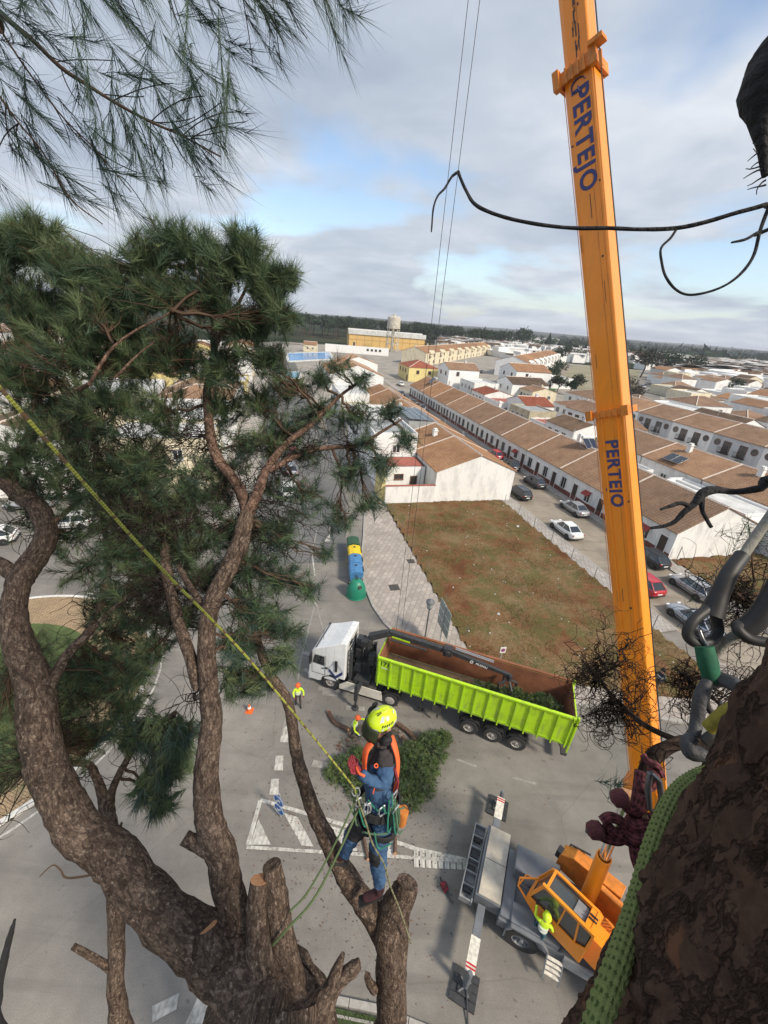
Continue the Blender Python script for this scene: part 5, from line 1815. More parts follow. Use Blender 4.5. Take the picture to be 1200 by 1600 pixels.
m_bblue = mat('bin_blue', (0.06, 0.19, 0.38), .5, var=.1)
m_byel = mat('bin_yellow', (0.72, 0.50, 0.01), .5, var=.1)
m_bdg = mat('bin_dark_green', (0.02, 0.075, 0.035), .5, var=.15)
container((-2.0, 30.0, .006), R(100), m_bblue, 'blue paper bin right behind the green bell', m_bblue)
container((-2.2, 31.55, .006), R(100), m_bblue, 'second blue paper bin, between the first blue one and the yellow one', m_bblue)
container((-2.45, 33.1, .006), R(100), m_byel, 'yellow packaging bin in the middle of the row', m_byel)
container((-2.75, 34.8, .006), R(100), m_bdg, 'dark green waste bin, farthest of the row', m_bdg, False)

m_pole = mat('pole_grey', (0.12, 0.125, 0.13), .5, var=.1)
m_lampg = mat('lamp_glass', (0.35, 0.38, 0.38), .2, var=0)
lp = thing('street_lamp', 'dark street lamp with a round lantern on the tiled pavement behind the trailer', 'street lamp', at(662, 1010, .13))
MB().lathe([(.09, 0), (.11, .3), (.06, .4), (.05, 3.3)], n=10).build('pole', m_pole, lp)
MB().lathe([(.06, 3.3), (.16, 3.4), (.2, 3.5)], n=12).build('bracket', m_pole, lp)
MB().lathe([(.18, 3.5), (.27, 3.85), (.27, 3.9)], n=12).build('lantern', m_lampg, lp)
MB().lathe([(.31, 3.9), (.30, 3.97), (.1, 4.1), (.05, 4.15)], n=12).build('lamp_cap', m_pole, lp)

sg = thing('road_sign', 'large grey direction sign seen from behind, next to the street lamp', 'road sign', at(686, 1010, .13), R(105))
m_signb = mat('sign_back_grey', (0.30, 0.34, 0.34), .5, metal=.3, var=.1)
MB().lathe([(.06, 0), (.06, 3.6)], n=8).build('post', m_alu, sg)
for k in range(3):
    MB().bb(-.95, -.02, -.03, .0, 1.5 + k * .72, 2.17 + k * .72).bb(.02, .95, -.03, .0, 1.5 + k * .72, 2.17 + k * .72).build('sign_panel', m_signb, sg)
MB().bb(-.5, -.45, -.07, -.032, 1.5, 3.6).bb(.45, .5, -.07, -.032, 1.5, 3.6).build('bracket', m_alu, sg)

sp = thing('no_parking_sign', 'small square white no parking sign standing in the lot behind the trailer', 'road sign', at(779, 1041, .16), R(10))
MB().bar((0, 0, 0), (0, 0, 1.6), .05).build('post', m_alu, sp)
pl = MB().bb(-.2, .2, -.05, -.03, 1.25, 1.75).build('sign_panel', m_plate, sp)
m_sred = mat('sign_red', (0.45, 0.015, 0.02), .5, var=0)
m_sblue = mat('sign_blue', (0.02, 0.12, 0.38), .5, var=.05)
ry = Matrix.Rotation(math.pi / 2, 3, 'X')
MB().lathe([(.15, .03), (.15, .056)], (0, 0, 1.5), ry, 20).build('disc', m_sred, sp)
MB().lathe([(.10, .05), (.10, .060)], (0, 0, 1.5), ry, 20).build('disc', m_sblue, sp)
MB().bar((-.08, -.063, 1.58), (.08, -.063, 1.42), .035, .004, up=(0, 1, 0)).build('slash', m_sred, sp)

ar = thing('keep_right_sign', 'pair of round blue arrow signs one over the other on the painted island', 'road sign', at(437, 1279, 0), R(-33))
MB().bar((0, .06, 0), (0, .06, 1.75), .06).build('post', m_alu, ar)
for z, ang in ((.72, -135), (1.36, 45)):
    d_ = MB().lathe([(.30, .0), (.30, .02)], (0, 0, z), ry, 28).build('sign_disc', m_sblue, ar)
    MB().lathe([(.285, .02), (.30, .02), (.30, .026), (.285, .026)], (0, 0, z), ry, 28, True).build('rim', m_plate, d_)
    mr = Matrix.Rotation(R(ang), 3, 'Y')
    pts = [(-.04, -.2), (.04, -.2), (.04, .02), (.13, .02), (0, .2), (-.13, .02), (-.04, .02)]
    c_ = Vector((0, -.028, z))
    MB().add([mr @ Vector((x, 0, y)) + c_ for x, y in pts], [tuple(range(7))]).build('arrow', m_plate, d_)

# posts and wire of the lot fence
m_post = mat('fence_steel', (0.22, 0.215, 0.2), .6, metal=.4, var=.15)
fn = thing('lot_fence', 'thin wire fence on leaning steel posts along the street side of the vacant lot', 'fence', stw(-1, -1.35))
prev = None
for k in range(8):
    p = stw(-1 - k * 3.5, -1.35) - stw(-1, -1.35)
    top = p + Vector((.05 * math.sin(k * 2.1), .06 * math.cos(k * 1.7), 1.45))
    MB().bar(p + Vector((0, 0, .1)), top, .05).build('post', m_post, fn)
    if prev is not None:
        for f in (.35, .65, .95):
            a, b = prev[0].lerp(prev[1], f), p.lerp(top, f)
            MB().tube([a, (a + b) / 2 + Vector((0, 0, -.06)), b], .006, 4).build('wire', m_post, fn)
    prev = (p, top)
fn = thing('lot_fence', 'scattered low fence stakes along the pavement side of the vacant lot', 'fence', stw(-2, -17.2))
for k, s_ in enumerate((2, 6.5, 11, 15.5, 20, 24)):
    p = stw(-s_, -17.1) - stw(-2, -17.2)
    MB().bar(p + Vector((0, 0, .1)), p + Vector((.1 * math.sin(k * 3), .1 * math.cos(k * 2), 1.1)), .04).build('stake', m_post, fn)
fn = thing('lot_fence', 'fence posts with a slanting brace in front of the end gable lot', 'fence', stw(-16.6, 10.2))
for k in range(4):
    p = stw(-16.8 - k * 4, 10.3) - stw(-16.6, 10.2)
    MB().bar(p + Vector((0, 0, .1)), p + Vector((0, 0, 2.0)), .06).build('post', m_post, fn)
    if k == 0:
        MB().bar(p + Vector((0, 0, 1.9)), p + Vector((.9, -.3, .1)), .04).build('brace', m_post, fn)
cone = thing('traffic_cone', 'small orange traffic cone on the empty road left of the limb', 'traffic cone', at(390, 1111))
m_cone = mat('cone_orange', (0.75, 0.13, 0.02), .6, var=.05)
MB().bb(-.2, .2, -.2, .2, 0, .04).build('base', m_cone, cone)
cn = MB().lathe([(.15, .04), (.03, .55)], n=14).build('body', m_cone, cone)
MB().lathe([(.112, .26), (.082, .38)], n=14).build('stripe', m_plate, cn)

# ================================================================ THE MOBILE CRANE
m_or = mat('crane_orange', (0.92, 0.285, 0.010), .38, var=.06, scale=1.2, coat=.25)
m_orw = mat('crane_orange_worn', (0.68, 0.22, 0.025), .5, var=.22, scale=3)
m_cg = mat('carrier_grey', (0.14, 0.15, 0.165), .6, var=.2, scale=2)
m_cg2 = mat('carrier_grey_pale', (0.24, 0.245, 0.25), .6, var=.25, scale=3)
m_dk = mat('deck_plate_beige', (0.46, 0.41, 0.33), .75, var=.22, scale=2.4, detail=8)
m_chrome = mat('chrome_rod', (0.75, 0.76, 0.78), .12, metal=1.0, var=0)
m_hazw = mat('hazard_white', (0.62, 0.58, 0.50), .7, var=.3, scale=9)
m_cabg = mat('crane_cab_glass', (0.05, 0.06, 0.06), .08, var=.2, scale=1.5, spec=.9)
m_wire = mat('wire_rope', (0.035, 0.033, 0.032), .6, var=.2)
grime(m_or, (.60, .20, .02), .4)
grime(m_orw, (.20, .10, .04), .6)
grime(m_cg, (.17, .15, .12), .6)
CRZ = R(-22.3)
cr = thing('mobile_crane', 'orange mobile crane with a grey carrier on outriggers and a tall lettered telescopic boom', 'crane', (5.4, 8.9, 0), CRZ)
# carrier (x along it, its near flank at y = -1.25)
mb = MB().bb(.6, 9.6, -1.22, 1.22, .75, 1.25).bb(.6, 9.6, -.5, .5, .45, .75)
mb.build('chassis', m_cg, cr, bevel=.03)
MB().bb(.62, 1.05, -1.15, 1.2, 1.25, 1.42).bb(.85, 2.5, .25, 1.2, 1.25, 1.95).build('stowage_box', m_cg, cr, bevel=.03)
MB().bb(1.0, 2.7, -1.2, -.55, 1.25, 1.5).build('fender', m_cg, cr, bevel=.04)
MB().ext([(.95, .55), (.95, 1.0), (1.15, 1.32), (2.05, 1.32), (2.3, 1.0), (2.55, .6), (2.6, .6), (2.4, 1.1), (2.15, 1.4), (1.05, 1.4), (.9, 1.05), (.9, .55)], -1.33, -.85, axis='y').build('wheel_arch', m_cg, cr)
for x in (1.55, 5.6, 7.2):
    for sy in (-1, 1):
        wheel(cr, x, sy * 1.02, .62, .46, sy, rim=m_cg, hub=.55, dish=.12, spokes=8)
MB().bb(2.9, 9.2, -1.3, -1.22, .75, 1.3).build('side_apron', m_cg2, cr)
for k in range(4):
    MB().bb(2.42, 2.92, -1.42 - k * .09, -1.34 - k * .09 + .02, .95 - k * .14, 1.0 - k * .14).build('step_tread', m_hazw, cr)
MB().bar((2.4, -1.3, 1.1), (2.4, -1.78, .4), .04).bar((2.94, -1.3, 1.1), (2.94, -1.78, .4), .04).build('step_frame', m_cg, cr)
# end platform, stowage rack, outrigger box
mb = MB().bb(-.35, .6, -.95, 1.7, .75, 1.40)
mb.build('outrigger_box', m_cg, cr, bevel=.02)
for a, b in ((-.9, .38), (.40, 1.68)):
    MB().bb(-.25, .58, a, b, 1.402, 1.47).build('deck_plate', m_dk, cr, bevel=.01)
rk = MB()
rk.bb(-.86, -.40, -1.05, 1.78, .62, .68)
for y in [-1.05 + i * .47 for i in range(7)]:
    rk.bb(-.86, -.40, y, y + .05, .68, .92)
rk.bb(-.88, -.84, -1.07, 1.80, .66, .95).bb(-.42, -.38, -1.07, 1.80, .66, .95)
rk.build('stowage_rack', m_cg2, cr)
for k, y in enumerate((-.75, -.1, .5, 1.15)):
    MB().bb(-.78, -.5, y, y + .3, .7, .82).build('timber_mat', [m_steel, m_chassis][k % 2], cr)
for sy, yo in ((-1, 3.1), (1, 3.46)):
    ys = sorted((sy * 1.0, sy * (yo - .25)))
    beam = MB().bb(-.16, .12, ys[0] + (.7 if sy > 0 else 0), ys[1], .72, 1.02).build('outrigger_beam', m_cg, cr)
    ys = sorted((sy * (yo - 1.1), sy * (yo - .1)))
    MB().bb(-.19, .15, ys[0], ys[1], 1.022, 1.04).build('hazard_plate', m_hazw, beam)
    for q_ in range(2):
        MB().bb(-.19, .15, sy * (yo - .25) - .06 + q_ * .1, sy * (yo - .25) - .01 + q_ * .1, 1.042, 1.05).build('red_stripe', m_sred, beam)
    MB().lathe([(.10, .3), (.10, 1.25), (.07, 1.35)], (-.02, sy * yo, 0), n=12).build('jack', m_cg, cr)
    MB().lathe([(.05, .12), (.05, .4)], (-.02, sy * yo, 0), n=10).build('jack_rod', m_chrome, cr)
    pd = MB()
    for k in range(4):
        pd.bb(-.47, .43, sy * yo - .46 + k * .235, sy * yo - .46 + k * .235 + .22, .006, .10)
    pd.bb(-.25, .21, sy * yo - .23, sy * yo + .23, .10, .16)
    pd = pd.build('outrigger_pad', m_steel, cr)
    MB().bar((-.2, sy * yo - .2, .17), (.15, sy * yo + .2, .17), .05).bar((.15, sy * yo - .2, .17), (-.2, sy * yo + .2, .17), .05).build('handle', m_cg, pd)
MB().tube([(.0, -3.0, .25), (.3, -3.9, .03), (.5, -4.1, .02)], .03, 6).build('tie_chain', m_steel, cr)

# superstructure (own axis: x towards the boom's lean, y towards the viewer)
CI = Matrix.Rotation(-CRZ, 4, 'Z') @ Matrix.Translation((-5.4, -8.9, 0))
SUP = CI @ Matrix.Translation((9.3, 7.1, 0)) @ Matrix.Rotation(math.atan2(.70, -.71), 4, 'Z')


def sup(o):
    o.matrix_local = SUP
    return o


sup(MB().lathe([(.75, 1.25), (.8, 1.55), (.7, 1.6)], n=24).build('slew_ring', m_steel, cr))
sup(MB().bb(-2.2, 1.2, -.62, -.40, 1.6, 2.9).bb(-2.2, 1.2, .40, .62, 1.6, 2.9).bb(-2.2, 1.2, -.40, .40, 1.6, 1.8).build('turntable_frame', m_orw, cr, bevel=.03))
sup(MB().bb(-3.4, -2.0, -1.25, 1.25, 1.5, 2.5).build('counterweight', m_orw, cr, bevel=.06))
sup(MB().ext([(.2, 1.55), (2.35, 1.55), (2.35, 2.35), (1.9, 2.75), (.2, 2.95)], -1.2, -.68, axis='y').build('machinery_cover', m_orw, cr, bevel=.03))
sup(MB().bar((2.2, -1.18, 2.6), (1.5, -1.18, 2.95), .05).bar((2.2, -1.18, 2.45), (2.2, -1.18, 2.6), .04).build('grab_rail', m_steel, cr))
sup(MB().bb(2.3, 2.5, -1.0, -.7, 2.0, 2.4).build('work_light', m_black, cr, bevel=.02))
sup(MB().bb(-.75, .5, .66, 1.25, 1.65, 3.0).build('rear_cabinet', m_or, cr, bevel=.04))
mb = MB()
for k in range(7):
    a = Vector((-.5 + k * .1, .3 - k * .03, 2.6))
    mb.tube([a, a + Vector((.3, .35, .55)), a + Vector((.7, .5, .2)), a + Vector((.6, .35, -.5))], .03, 6)
sup(mb.build('hydraulic_hose', m_orw, cr))
# cab: an outline in x-z swept across y
cp = [(.52, 1.75), (2.05, 1.75), (2.55, 2.05), (2.55, 2.35), (2.25, 3.5), (2.15, 3.58), (.62, 3.58), (.52, 3.45)]
cabc = sup(MB().ext([(.56, 1.8), (2.0, 1.8), (2.5, 2.1), (2.5, 2.33), (2.2, 3.45), (.6, 3.45)], .76, 1.44, axis='y').build('cab', m_cabg, cr))
cf = MB()


def frame_strip(a, b, y0, y1, w=.07):
    cf.bar(Vector((a[0], y0, a[1])), Vector((b[0], y0, b[1])), w, w)
    cf.bar(Vector((a[0], y1, a[1])), Vector((b[0], y1, b[1])), w, w)


for a, b in zip(cp, cp[1:] + cp[:1]):
    frame_strip(a, b, .74, 1.46, .085)
for a in (cp[6], cp[5], cp[3], cp[0], cp[1]):
    cf.bar((a[0], .74, a[1]), (a[0], 1.46, a[1]), .09, .09)
cf.bb(.50, 2.3, 1.40, 1.50, 3.50, 3.62)                       # roof rail nearest the viewer
cf.bb(.50, .85, .74, 1.46, 3.5, 3.60)
cf.bar((.85, 1.47, 2.4), (1.0, 1.47, 3.5), .06, .05).bar((1.45, 1.47, 2.45), (1.45, 1.47, 3.5), .05, .05)
cf.build('cab_frame', m_or, cabc)
pn = MB().ext([(.50, 1.72), (2.1, 1.72), (2.56, 2.05), (2.56, 2.42), (.85, 2.42), (.50, 2.7)], 1.46, 1.52, axis='y')
pn.build('door_panel', m_or, cabc, bevel=.01)
MB().bb(.48, .54, .74, 1.5, 1.72, 3.4).build('back_panel', m_or, cabc)
MB().bb(.9, 1.25, .86, 1.3, 3.465, 3.49).build('roof_panel', m_cg2, cabc)
MB().bb(.58, .84, 1.0, 1.05, 3.62, 3.66).bb(.58, .84, 1.12, 1.17, 3.62, 3.66).build('roof_grip', m_black, cabc)
MB().tube([(2.56, 1.5, 2.1), (2.95, 1.5, 2.35), (3.0, 1.45, 2.75), (2.6, 1.1, 2.85), (2.5, 1.0, 2.85)], .035, 8).tube([(2.95, 1.5, 2.35), (2.9, 1.0, 2.45), (2.6, .9, 2.45)], .03, 8).build('handrail', m_or, cabc)
MB().bb(.9, 1.6, .85, 1.3, 1.9, 2.3).bb(.85, 1.05, .85, 1.3, 2.3, 2.9).build('driver_seat', m_black, cabc, bevel=.05)

# boom
EL = R(68.4)
e = Vector((math.cos(EL), 0, math.sin(EL)))
nb = Vector((-math.sin(EL), 0, math.cos(EL)))
yv = Vector((0, 1, 0))
PV = Vector((-1.32, -.26, 2.6))
BM = Matrix((e, yv, nb)).transposed()         # boom-local (along, side, back)


def bpt(a, y, b):
    return PV + BM @ Vector((a, y, b))


def boom_section(name, a0, a1, hh, hw, m, ribs):
    """box with a rounded belly; b<0 is the underside"""
    pr = [(-hw, hh * .9), (-hw * .9, hh), (hw * .9, hh), (hw, hh * .9), (hw, -hh * .55), (hw * .82, -hh * .85), (hw * .45, -hh), (-hw * .45, -hh), (-hw * .82, -hh * .85), (-hw, -hh * .55)]
    mb_ = MB()
    n_ = len(pr)
    vs_ = [bpt(a, y, b) for a in (a0, a1) for y, b in pr]
    mb_.add(vs_, [tuple(range(n_))[::-1], tuple(range(n_, 2 * n_))] + [(i, (i + 1) % n_, n_ + (i + 1) % n_, n_ + i) for i in range(n_)])
    o = sup(mb_.build(name, m, cr))
    rb = MB()
    for b, w in ribs:
        c = bpt((a0 + a1) / 2, hw + .012, b)
        rb.box(c, (a1 - a0 - .1, .024, w), BM)
    if ribs:
        oo = rb.build('stiffener', m, o)
    return o


HH, HW = .385, .32
H2, W2, H3, W3 = .35, .30, .305, .27
C1, C2 = 18.0, 25.6
ba = boom_section('boom_base', -.4, C1, HH, HW, m_or, ((-.16, .045), (.2, .03)))
b2_ = boom_section('boom_section', C1, C2, H2, W2, m_or, ())
b3_ = boom_section('boom_section', C2, 44, H3, W3, m_or, ())


def collar(a, hh, hw, w=.16):
    mb_ = MB()
    for s in (1, -1):
        mb_.box(bpt(a, s * hw, 0), (w, .07, hh * 2), BM)
        mb_.box(bpt(a, 0, s * hh), (w, hw * 2 + .07, .07), BM)
    mb_.box(bpt(a, hw + .05, -hh), (w * 1.6, .16, .14), BM).box(bpt(a, hw + .05, hh), (w * 1.6, .14, .16), BM)
    for k in range(6):
        mb_.box(bpt(a, hw + .045, -hh + (k + .5) * hh / 3), (w * 1.25, .03, .05), BM)
    return sup(mb_.build('collar', m_orw, cr))


collar(C1 - .07, HH + .04, HW + .04)
collar(C2, H2 + .05, W2 + .06, .24)
sup(MB().box(bpt(C2 + .15, .42, .5), (.08, .3, .3), BM).box(bpt(C2 - .2, .44, .55), (.3, .05, .06), BM).build('guide_bracket', m_orw, cr))
# dark seam lines and grease strip on the flank
sm = MB()
sm.box(bpt((C1 + C2) / 2, W2 + .004, .14), (C2 - C1 - .2, .006, .014), BM)
sm.box(bpt(33, W3 + .004, .10), (15, .006, .014), BM)
sm.box(bpt(8.8, HW + .004, .10), (17.6, .006, .014), BM)
sup(sm.build('seam', m_orw, cr))
sm = MB()
for k in range(14):
    sm.box(bpt(1.2 + k * 1.22, HW + .004, -.30), (.7, .006, .012), BM)
for a0_, a1_, w_, h_ in ((2, C1, HW, .33), (C1 + .3, C2 - .3, W2, .29)):
    for s__ in (1, -1):
        sm.box(bpt((a0_ + a1_) / 2, w_ + .004, s__ * h_ - .02), (a1_ - a0_, .006, .014), BM)
sup(sm.build('weld_line', m_orw, cr))
sm = MB()
rr = random.Random(4)
for k in range(12):
    a = rr.uniform(.5, 25)
    sm.box(bpt(a, (HW if a < C1 else W2) + .005, rr.uniform(-.3, .3)), (rr.uniform(.05, .6), .004, rr.uniform(.006, .014)), BM)
for k in range(46):
    a = rr.uniform(25.9, 30)
    sm.box(bpt(a, W3 + .005, rr.gauss(.05, .04)), (rr.uniform(.05, .3), .006, rr.uniform(.01, .03)), BM)
for a, b, r_ in ((11.6, -.05, .05), (12.6, .12, .05), (15.6, .3, .04), (21.6, .2, .04), (24.2, -.24, .04), (23.2, .28, .035)):
    sm.box(bpt(a, HW + .006 if a < C1 else W2 + .006, b), (r_, .012, r_), BM)
sup(sm.build('grease_mark', m_steel, cr))
m_let = mat('lettering_blue', (0.045, 0.05, 0.16), .6, var=.1)
for a, sz, hwx in ((16.35, .43, HW), (24.2, .52, W2)):
    o = text_mesh('lettering', 'PERTEJO', sz, m_let, cr, bpt(a, hwx + .006, .02), -e, nb, .003, .014, 1.12)
    sup(o)
# the curled mark above the upper lettering
mb = MB()
mr = []
for i in range(9):
    th = R(100 + i * 30)
    mr.append((.13 * math.cos(th), .16 * math.sin(th)))
c0_ = bpt(25.3, W2 + .008, .02)
mb.tube([c0_ - e * x + nb * y for x, y in mr], [.012, .03, .04, .045, .045, .045, .04, .03, .02], 6, flat=.3)
mb.tube([c0_ - e * (.0) + nb * (-.02), c0_ - e * .1 + nb * .0, c0_ - e * .16 + nb * (.04)], [.03, .045, .02], 6, flat=.3)
sup(mb.build('emblem', m_let, cr))
# luffing cylinder
cb, ct = Vector((1.0, 0, 1.9)), bpt(6.4, 0, -HH)
cdir = (ct - cb)
Lc = cdir.length
rotc = cdir.to_track_quat('Z', 'Y').to_matrix()
sup(MB().lathe([(.24, -.3), (.25, 0), (.25, Lc * .46), (.21, Lc * .46), (.2, Lc * .44)], cb, rotc, 20).build('luffing_cylinder', m_or, cr, smooth=True))
sup(MB().lathe([(.17, Lc * .3), (.17, Lc)], cb, rotc, 20).build('cylinder_rod', m_chrome, cr, smooth=True))
sup(MB().box(bpt(6.4, 0, -HH - .06), (.5, .5, .3), BM).box(bpt(6.1, .3, -HH + .1), (1.3, .1, .5), BM).build('cylinder_bracket', m_orw, cr, bevel=.02))
# guides on the back of the boom and the wire along it
sup(MB().box(bpt(7.2, .25, HH + .16), (1.9, .10, .12), BM).box(bpt(6.0, .3, HH + .05), (1.6, .12, .16), BM).build('rope_guide', m_or, cr))
sup(MB().tube([bpt(6.6, .3, HH + .06), bpt(4.5, .4, HH + .35), bpt(3.0, .5, HH + .1)], .02, 5).build('guy_rod', m_alu, cr))
sup(MB().tube([bpt(7.4, .3, HH + .22), bpt(18, .28, HH + .16), bpt(26, .26, HH + .10), bpt(44, .2, HH + .05)], .016, 5).build('hoist_wire', m_wire, cr))
# the hanging fall lines of the hook
for k, (x, y) in enumerate(((1.30, 18.9), (1.62, 19.0))):
    h = thing('hoist_line', ['left one of the two thin hoist ropes hanging down into the trailer', 'right one of the two thin hoist ropes hanging down into the trailer'][k], 'rope', (x, y, 2.0), 0, 'hoist ropes of the crane')
    MB().tube([(0, 0, 0), (.02, 0, 20), (.28 * k, .1 * k, 60)], .011, 5).build('rope', m_wire, h)

# ================================================================ TREES
bk_pine = bark_mat('bark_pine', (0.082, 0.056, 0.042), (0.165, 0.118, 0.088), 26, .65, crack=(.028, .02, .016), flake=(0.24, 0.185, 0.14))
bk_red = bark_mat('bark_pine_red', (0.12, 0.075, 0.055), (0.21, 0.13, 0.095), 34, .6, crack=(.045, .028, .02))
bk_near = bark_mat('bark_near', (0.035, 0.025, 0.02), (0.075, 0.05, 0.038), 30, 1.0, crack=(0.008, 0.006, 0.005), flake=(0.13, 0.075, 0.05))
m_cut = mat('fresh_cut_wood', (0.46, 0.20, 0.085), .8, col2=(0.58, 0.33, 0.17), scale=14, bump=.4)
m_twig = mat('dead_twig', (0.032, 0.024, 0.02), .95, var=.3, spec=.1)
m_twigb = mat('twig_brown', (0.085, 0.055, 0.038), .9, var=.3, spec=.1)
m_burnt = mat('bare_branch_dark', (0.016, 0.015, 0.016), .9, var=.35, scale=20, bump=.8, bscale=60)
m_n1 = mat('needle_green', (0.078, 0.118, 0.055), .6, var=.25, scale=6, spec=.3)
m_n2 = mat('needle_deep', (0.045, 0.076, 0.042), .6, var=.25, scale=6, spec=.3)
m_n3 = mat('needle_fresh', (0.12, 0.155, 0.072), .6, var=.2, scale=6, spec=.3)
m_n4 = mat('needle_blue', (0.05, 0.082, 0.062), .6, var=.2, scale=6, spec=.3)
m_n5 = mat('needle_dark', (0.022, 0.042, 0.034), .7, var=.2, scale=6, spec=.2)  # darkest needle green, mixed at random into the overhead sprays
DENS = 1.8


def unit(a):
    return a / np.maximum(np.linalg.norm(a, axis=-1, keepdims=True), 1e-9)


def tufts(pos, dirs, length, n=80, width=.0035, spread=(.2, 1.0), seed=0, lenvar=.25, nm=3, droop=0.0):
    """sprays of needles, one triangle each; pos/dirs (k,3)"""
    rg = np.random.default_rng(seed)
    k = len(pos)
    pos, dirs = np.asarray(pos, float), unit(np.asarray(dirs, float))
    ref = np.where(np.abs(dirs[:, 2:3]) < .9, np.array([[0, 0, 1.]]), np.array([[1., 0, 0]]))
    a = unit(np.cross(dirs, ref))
    b = np.cross(dirs, a)
    th = rg.uniform(0, 2 * np.pi, (k, n))
    ph = rg.uniform(spread[0], spread[1], (k, n))
    L = (length * (1 + rg.uniform(-lenvar, lenvar, (k, n))))[..., None]
    nd = dirs[:, None] * np.cos(ph)[..., None] + (a[:, None] * np.cos(th)[..., None] + b[:, None] * np.sin(th)[..., None]) * np.sin(ph)[..., None]
    base = pos[:, None] - dirs[:, None] * (rg.uniform(0, 1.5, (k, n)) * length)[..., None]
    L = L * rg.uniform(.75, 1.2, (k, 1, 1))
    tip = base + nd * L
    tip[..., 2] -= droop * L[..., 0]
    side = unit(np.cross(nd, rg.normal(size=(k, n, 3)))) * width
    v = np.stack([base - side, base + side, tip], axis=2).reshape(-1, 3)
    t = np.arange(len(v)).reshape(-1, 3)
    mi = np.repeat(rg.integers(0, nm, k), n)
    return v, t, mi


def twigs(polys):
    """thin three sided tubes; polys: list of (pts (m,3), r0, r1)"""
    V, T, o = [], [], 0
    ang = np.array([0, 2 * np.pi / 3, 4 * np.pi / 3])
    for p, r0, r1 in polys:
        p = np.asarray(p, float)
        m = len(p)
        t = unit(np.gradient(p, axis=0))
        ref = np.array([0, 0, 1.]) if abs(t[0, 2]) < .8 else np.array([1., 0, 0])
        a = unit(np.cross(t, ref))
        b = np.cross(t, a)
        r = np.linspace(r0, r1, m)[:, None, None]
        ring = p[:, None] + (a[:, None] * np.cos(ang)[None, :, None] + b[:, None] * np.sin(ang)[None, :, None]) * r
        V.append(ring.reshape(-1, 3))
        i = np.arange(m - 1)[:, None] * 3
        k = np.arange(3)[None]
        k2 = (k + 1) % 3
        q0, q1, q2, q3 = i + k, i + k2, i + 3 + k2, i + 3 + k
        T.append(np.concatenate([np.stack([q0, q1, q2], -1).reshape(-1, 3), np.stack([q0, q2, q3], -1).reshape(-1, 3)]) + o)
        o += m * 3
    return np.concatenate(V), np.concatenate(T)


def bez(a, c, b, m=6):
    t = np.linspace(0, 1, m)[:, None]
    return (1 - t) ** 2 * a + 2 * t * (1 - t) * c + t ** 2 * b


def smooth_path(pts, rad, sub=4, wob=0.0):
    """Catmull-Rom through the points"""
    P = [Vector(p) for p in pts]
    P = [P[0] * 2 - P[1]] + P + [P[-1] * 2 - P[-2]]
    out, rr_ = [], []
    for i in range(1, len(P) - 2):
        for k in range(sub):
            t = k / sub
            a, b, c, d = P[i - 1], P[i], P[i + 1], P[i + 2]
            q = 0.5 * ((2 * b) + (c - a) * t + (2 * a - 5 * b + 4 * c - d) * t * t + (3 * b - a - 3 * c + d) * t ** 3)
            r = rad[i - 1] * (1 - t) + rad[i] * t
            if wob:
                q = q + Vector((noise.noise(q * 2.3), noise.noise(q * 2.3 + Vector((9, 0, 0))), noise.noise(q * 2.3 + Vector((0, 9, 0))))) * r * wob
            out.append(q)
            rr_.append(r)
    out.append(P[-2])
    rr_.append(rad[-1])
    return out, rr_


def limb(par, org, pts, m=None, name='limb', n=14, knots=True, sub=5, cut0=False, cut1=False, wob=.5, extra=None):
    """pts: (px, py, depth, width in photo pixels) or (Vector, radius)"""
    P, W = [], []
    for p in pts:
        if len(p) == 4:
            P.append(dp(p[0], p[1], p[2]))
            W.append(p[3] * .375 / FPX * p[2])
        else:
            P.append(Vector(p[0]))
            W.append(p[1])
    q, r = smooth_path(P, W, sub, wob * .6)
    vs, fs, uvs = [], [], []
    mb_ = MB(org)
    m_ = len(q)
    a = None
    L = 0
    rows = []
    for i, p in enumerate(q):
        t = (q[min(i + 1, m_ - 1)] - q[max(i - 1, 0)]).normalized()
        if a is None:
            ref = Vector((0, 0, 1)) if abs(t.z) < .9 else Vector((1, 0, 0))
            a = t.cross(ref).normalized()
        a = (a - t * a.dot(t)).normalized()
        b = t.cross(a)
        if i:
            L += (p - q[i - 1]).length
        rows.append(L)
        for k in range(n):
            th = 2 * math.pi * k / n
            d = a * math.cos(th) + b * math.sin(th)
            s_ = p + d * r[i]
            rr_ = r[i] * (1 + .09 * noise.noise(s_ * (1.1 / max(r[i], .02)) * .35)) + min(.012, r[i] * .09) * (noise.noise(s_ * 17) + .8 * noise.noise(s_ * 38))
            vs.append(p + d * rr_)
    cw = 2 * math.pi * sum(r) / len(r)
    for i in range(m_ - 1):
        for k in range(n):
            k2 = (k + 1) % n
            fs.append((i * n + k, i * n + k2, (i + 1) * n + k2, (i + 1) * n + k))
            u0, u1 = cw * k / n, cw * (k + 1) / n
            uvs.append([(u0, rows[i]), (u1, rows[i]), (u1, rows[i + 1]), (u0, rows[i + 1])])
    mb_.add(vs, fs, uvs)
    ends = [tuple(range(n))[::-1], tuple((m_ - 1) * n + k for k in range(n))]
    mb_.add([], [], [])
    for e_, c_ in zip(ends, (cut0, cut1)):
        mb_.f.append(list(e_))
        mb_.m.append(1 if c_ else 0)
        mb_.uv.append(None)
    o = mb_.build(name, [m or bk_pine, m_cut], par, smooth=True)
    if extra is not None:
        extra += [(np.array(p), r_) for p, r_ in zip(q, r)]
    return o


